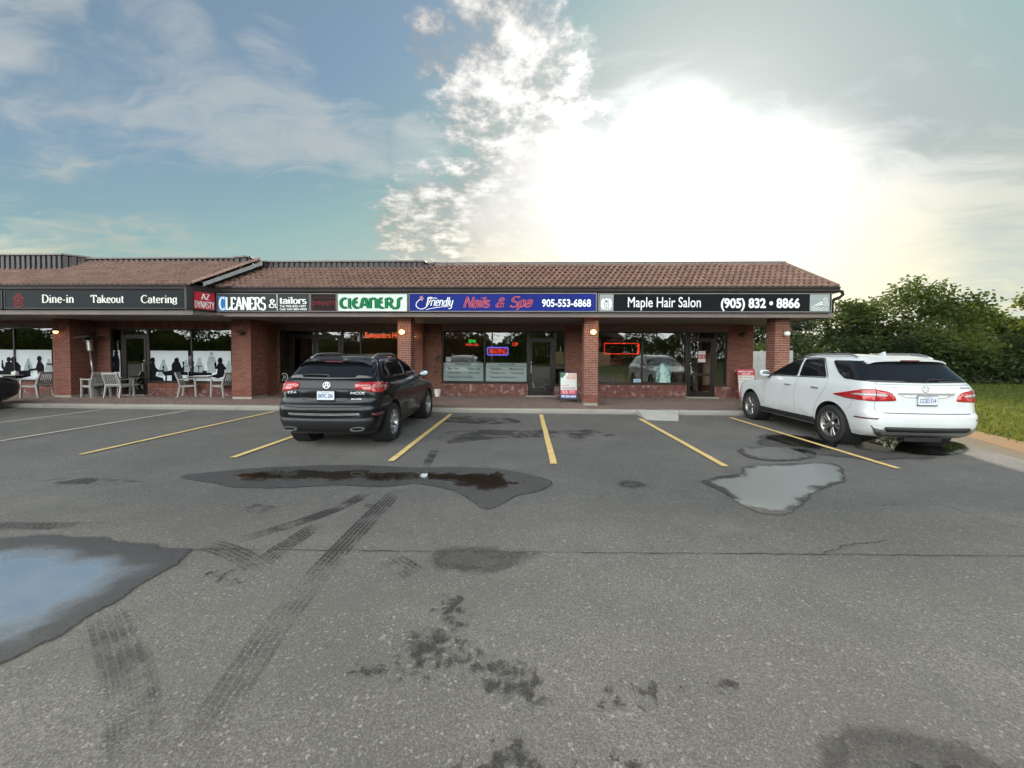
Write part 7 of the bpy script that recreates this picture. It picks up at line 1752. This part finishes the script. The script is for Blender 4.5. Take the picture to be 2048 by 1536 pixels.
me = bpy.data.meshes.new('grass'); me.vertices.add(3 * n_); me.vertices.foreach_set('co', V.ravel()); me.loops.add(3 * n_); me.loops.foreach_set('vertex_index', np.arange(3 * n_, dtype=np.int32)); me.polygons.add(n_); me.polygons.foreach_set('loop_start', np.arange(0, 3 * n_, 3, dtype=np.int32))
me.materials.append(leaf_mat('grass_blades', (.060, .090, .018), (.165, .185, .05), .5, .9)); at = me.attributes.new('tone', 'FLOAT', 'FACE'); at.data.foreach_set('value', rng.random(n_).astype(np.float32)); me.update(); me.validate(); link_mesh('grass', me)['kind'] = 'stuff'
# grey board fence seen past the salon wall
M_FENCE = pm('grey_boards', (.30, .30, .285), .8, var=.1, vs=3); q = on_wall(1500, 702, 24); r = empty('board_fence', (q.x, 24, 0), 0, 'pale grey board fence seen through the gap beside the salon', 'fence')
for i in range(9):
    x = -1.2 + i * .42; MB().box(x, x + .405, 0, .03, -.03, q.z + random.uniform(-.02, .02)).build('board', M_FENCE, r)
for z in (.4, 1.5): MB().box(-1.2, 2.6, .031, .08, z, z + .09).build('rail', M_FENCE, r)
for x in (-1.2, .72, 2.5): MB().box(x, x + .1, .09, .19, -.03, q.z + .05).build('post', M_FENCE, r)
p = on_ground(1503, 757); rng = np.random.default_rng(20); r = empty('shrub', (p.x, p.y, 0), 0, 'small leafy shrub in front of the pale grey fence', 'shrub')
cen, _ = crown_points(rng, [((0, 0, .65), (.35, .3, .45)), ((.1, 0, 1.0), (.22, .2, .3))], 260, .3); leaf_mesh('foliage', cen, .13 * rng.uniform(.6, 1.2, 260), rng.random(260), M_LEAF_A, r, rng); MB().tube([(0, 0, -.03), (.02, 0, .5), (.08, 0, 1.0)], [.025, .018, .008], 6).build('stem', M_BARK, r)

# ================================================================== across the road (mirrored in the shop glass)
rng = np.random.default_rng(31); n_ = 60000; X = rng.uniform(-150, 95, n_); hm = 7.2 + 1.8 * np.sin(X * .21) + 1.8 * np.sin(X * .57 + 1.3) + 1.0 * np.sin(X * 1.3); Z = .3 + rng.random(n_) ** .75 * hm
leaf_mesh('treeline', np.stack([X, -46 - rng.random(n_) * 5 + .3 * Z, Z], 1), .5 * rng.uniform(.6, 1.3, n_), np.clip(.4 + .4 * np.sin(X * .6) + rng.normal(size=n_) * .3, 0, 1), M_LEAF_A, None, rng, 'stuff')
n_ = 8000; X = np.concatenate([rng.normal(-26, 4, n_ // 2), rng.normal(-14, 3, n_ // 2)]); leaf_mesh('treeline', np.stack([X, -40 + rng.normal(size=n_) * 2, 1.0 + rng.random(n_) * 5], 1), .36 * rng.uniform(.6, 1.3, n_), rng.random(n_), M_LEAF_E, None, rng, 'stuff')
xs_ = np.linspace(-170, 110, 500); b = MB(); hp = 5.4 + 1.2 * np.sin(xs_ * .21) + .8 * np.sin(xs_ * .57 + 1.3) + rng.random(500) * 1.1
for i in range(499): b.poly([(xs_[i], -53 + rng.random(), 0), (xs_[i], -53, hp[i]), (xs_[i + 1], -53, hp[i + 1]), (xs_[i + 1], -53, 0)])
b.build('treeline', M_LEAF_C, kind='stuff')  # dark sheet added behind the leaves to shut out bright sky in reflections
r = empty('brick_house', (14, -47, 0), R(180), 'two-storey brick house across the road, mirrored in salon window', 'house')
MB().box(-5, 5, 0, 8, 0, 5.4).build('wall', M_BRICK, r); MB().prism([(-5.6, 5.3), (5.6, 5.3), (0, 8.0)], lambda a, c_, d: (a, d, c_), -.5, 8.5).build('roof', pm('shingles', (.07, .055, .05), .9), r)
for x in (-3, 0, 3):
    for z in (1.0, 3.5):
        wn = MB().box(x - .6, x + .6, -.06, -.005, z, z + 1.3).build('window', M_PAPER, r); MB().box(x - .5, x + .5, -.08, -.061, z + .1, z + 1.2).build('pane', M_CGLASS, wn)
r = empty('wooden_fence', (8, -36, 0), 0, 'weathered wooden fence across the road, mirrored in salon window', 'fence'); M_WOODF = pm('weathered_wood', (.26, .20, .13), .9, var=.15, vs=3)
for i in range(34): MB().box(-4 + i * .3, -4 + i * .3 + .285, 0, .03, 0, 2.3 + random.uniform(-.05, .05)).build('board', M_WOODF, r)
for z in (.5, 1.8): MB().box(-4, 6.2, -.05, -.001, z, z + .1).build('rail', M_WOODF, r)
for i, (x, y, h_) in enumerate(((-4.5, -22, 9), (4.2, -26, 9.5), (-30, -24, 9))):
    r = empty('lamp_post', (x, y, 0), 0, ('steel lamp post mirrored in nail-spa window', 'steel lamp post mirrored near the LED rectangle', 'steel lamp post mirrored in restaurant window')[i], 'lamp post', 'lamp posts along the road'); MB().lathe([(.11, 0), (.07, h_)], 10).build('pole', M_SILV, r); MB().bar((0, 0, h_ - .1), (1.2, 0, h_ + .1), .06).build('arm', M_SILV, r); MB().box(1.0, 1.6, -.12, .12, h_ + .02, h_ + .12).build('lamp_head', M_SILV, r)
bpy.context.view_layer.update()
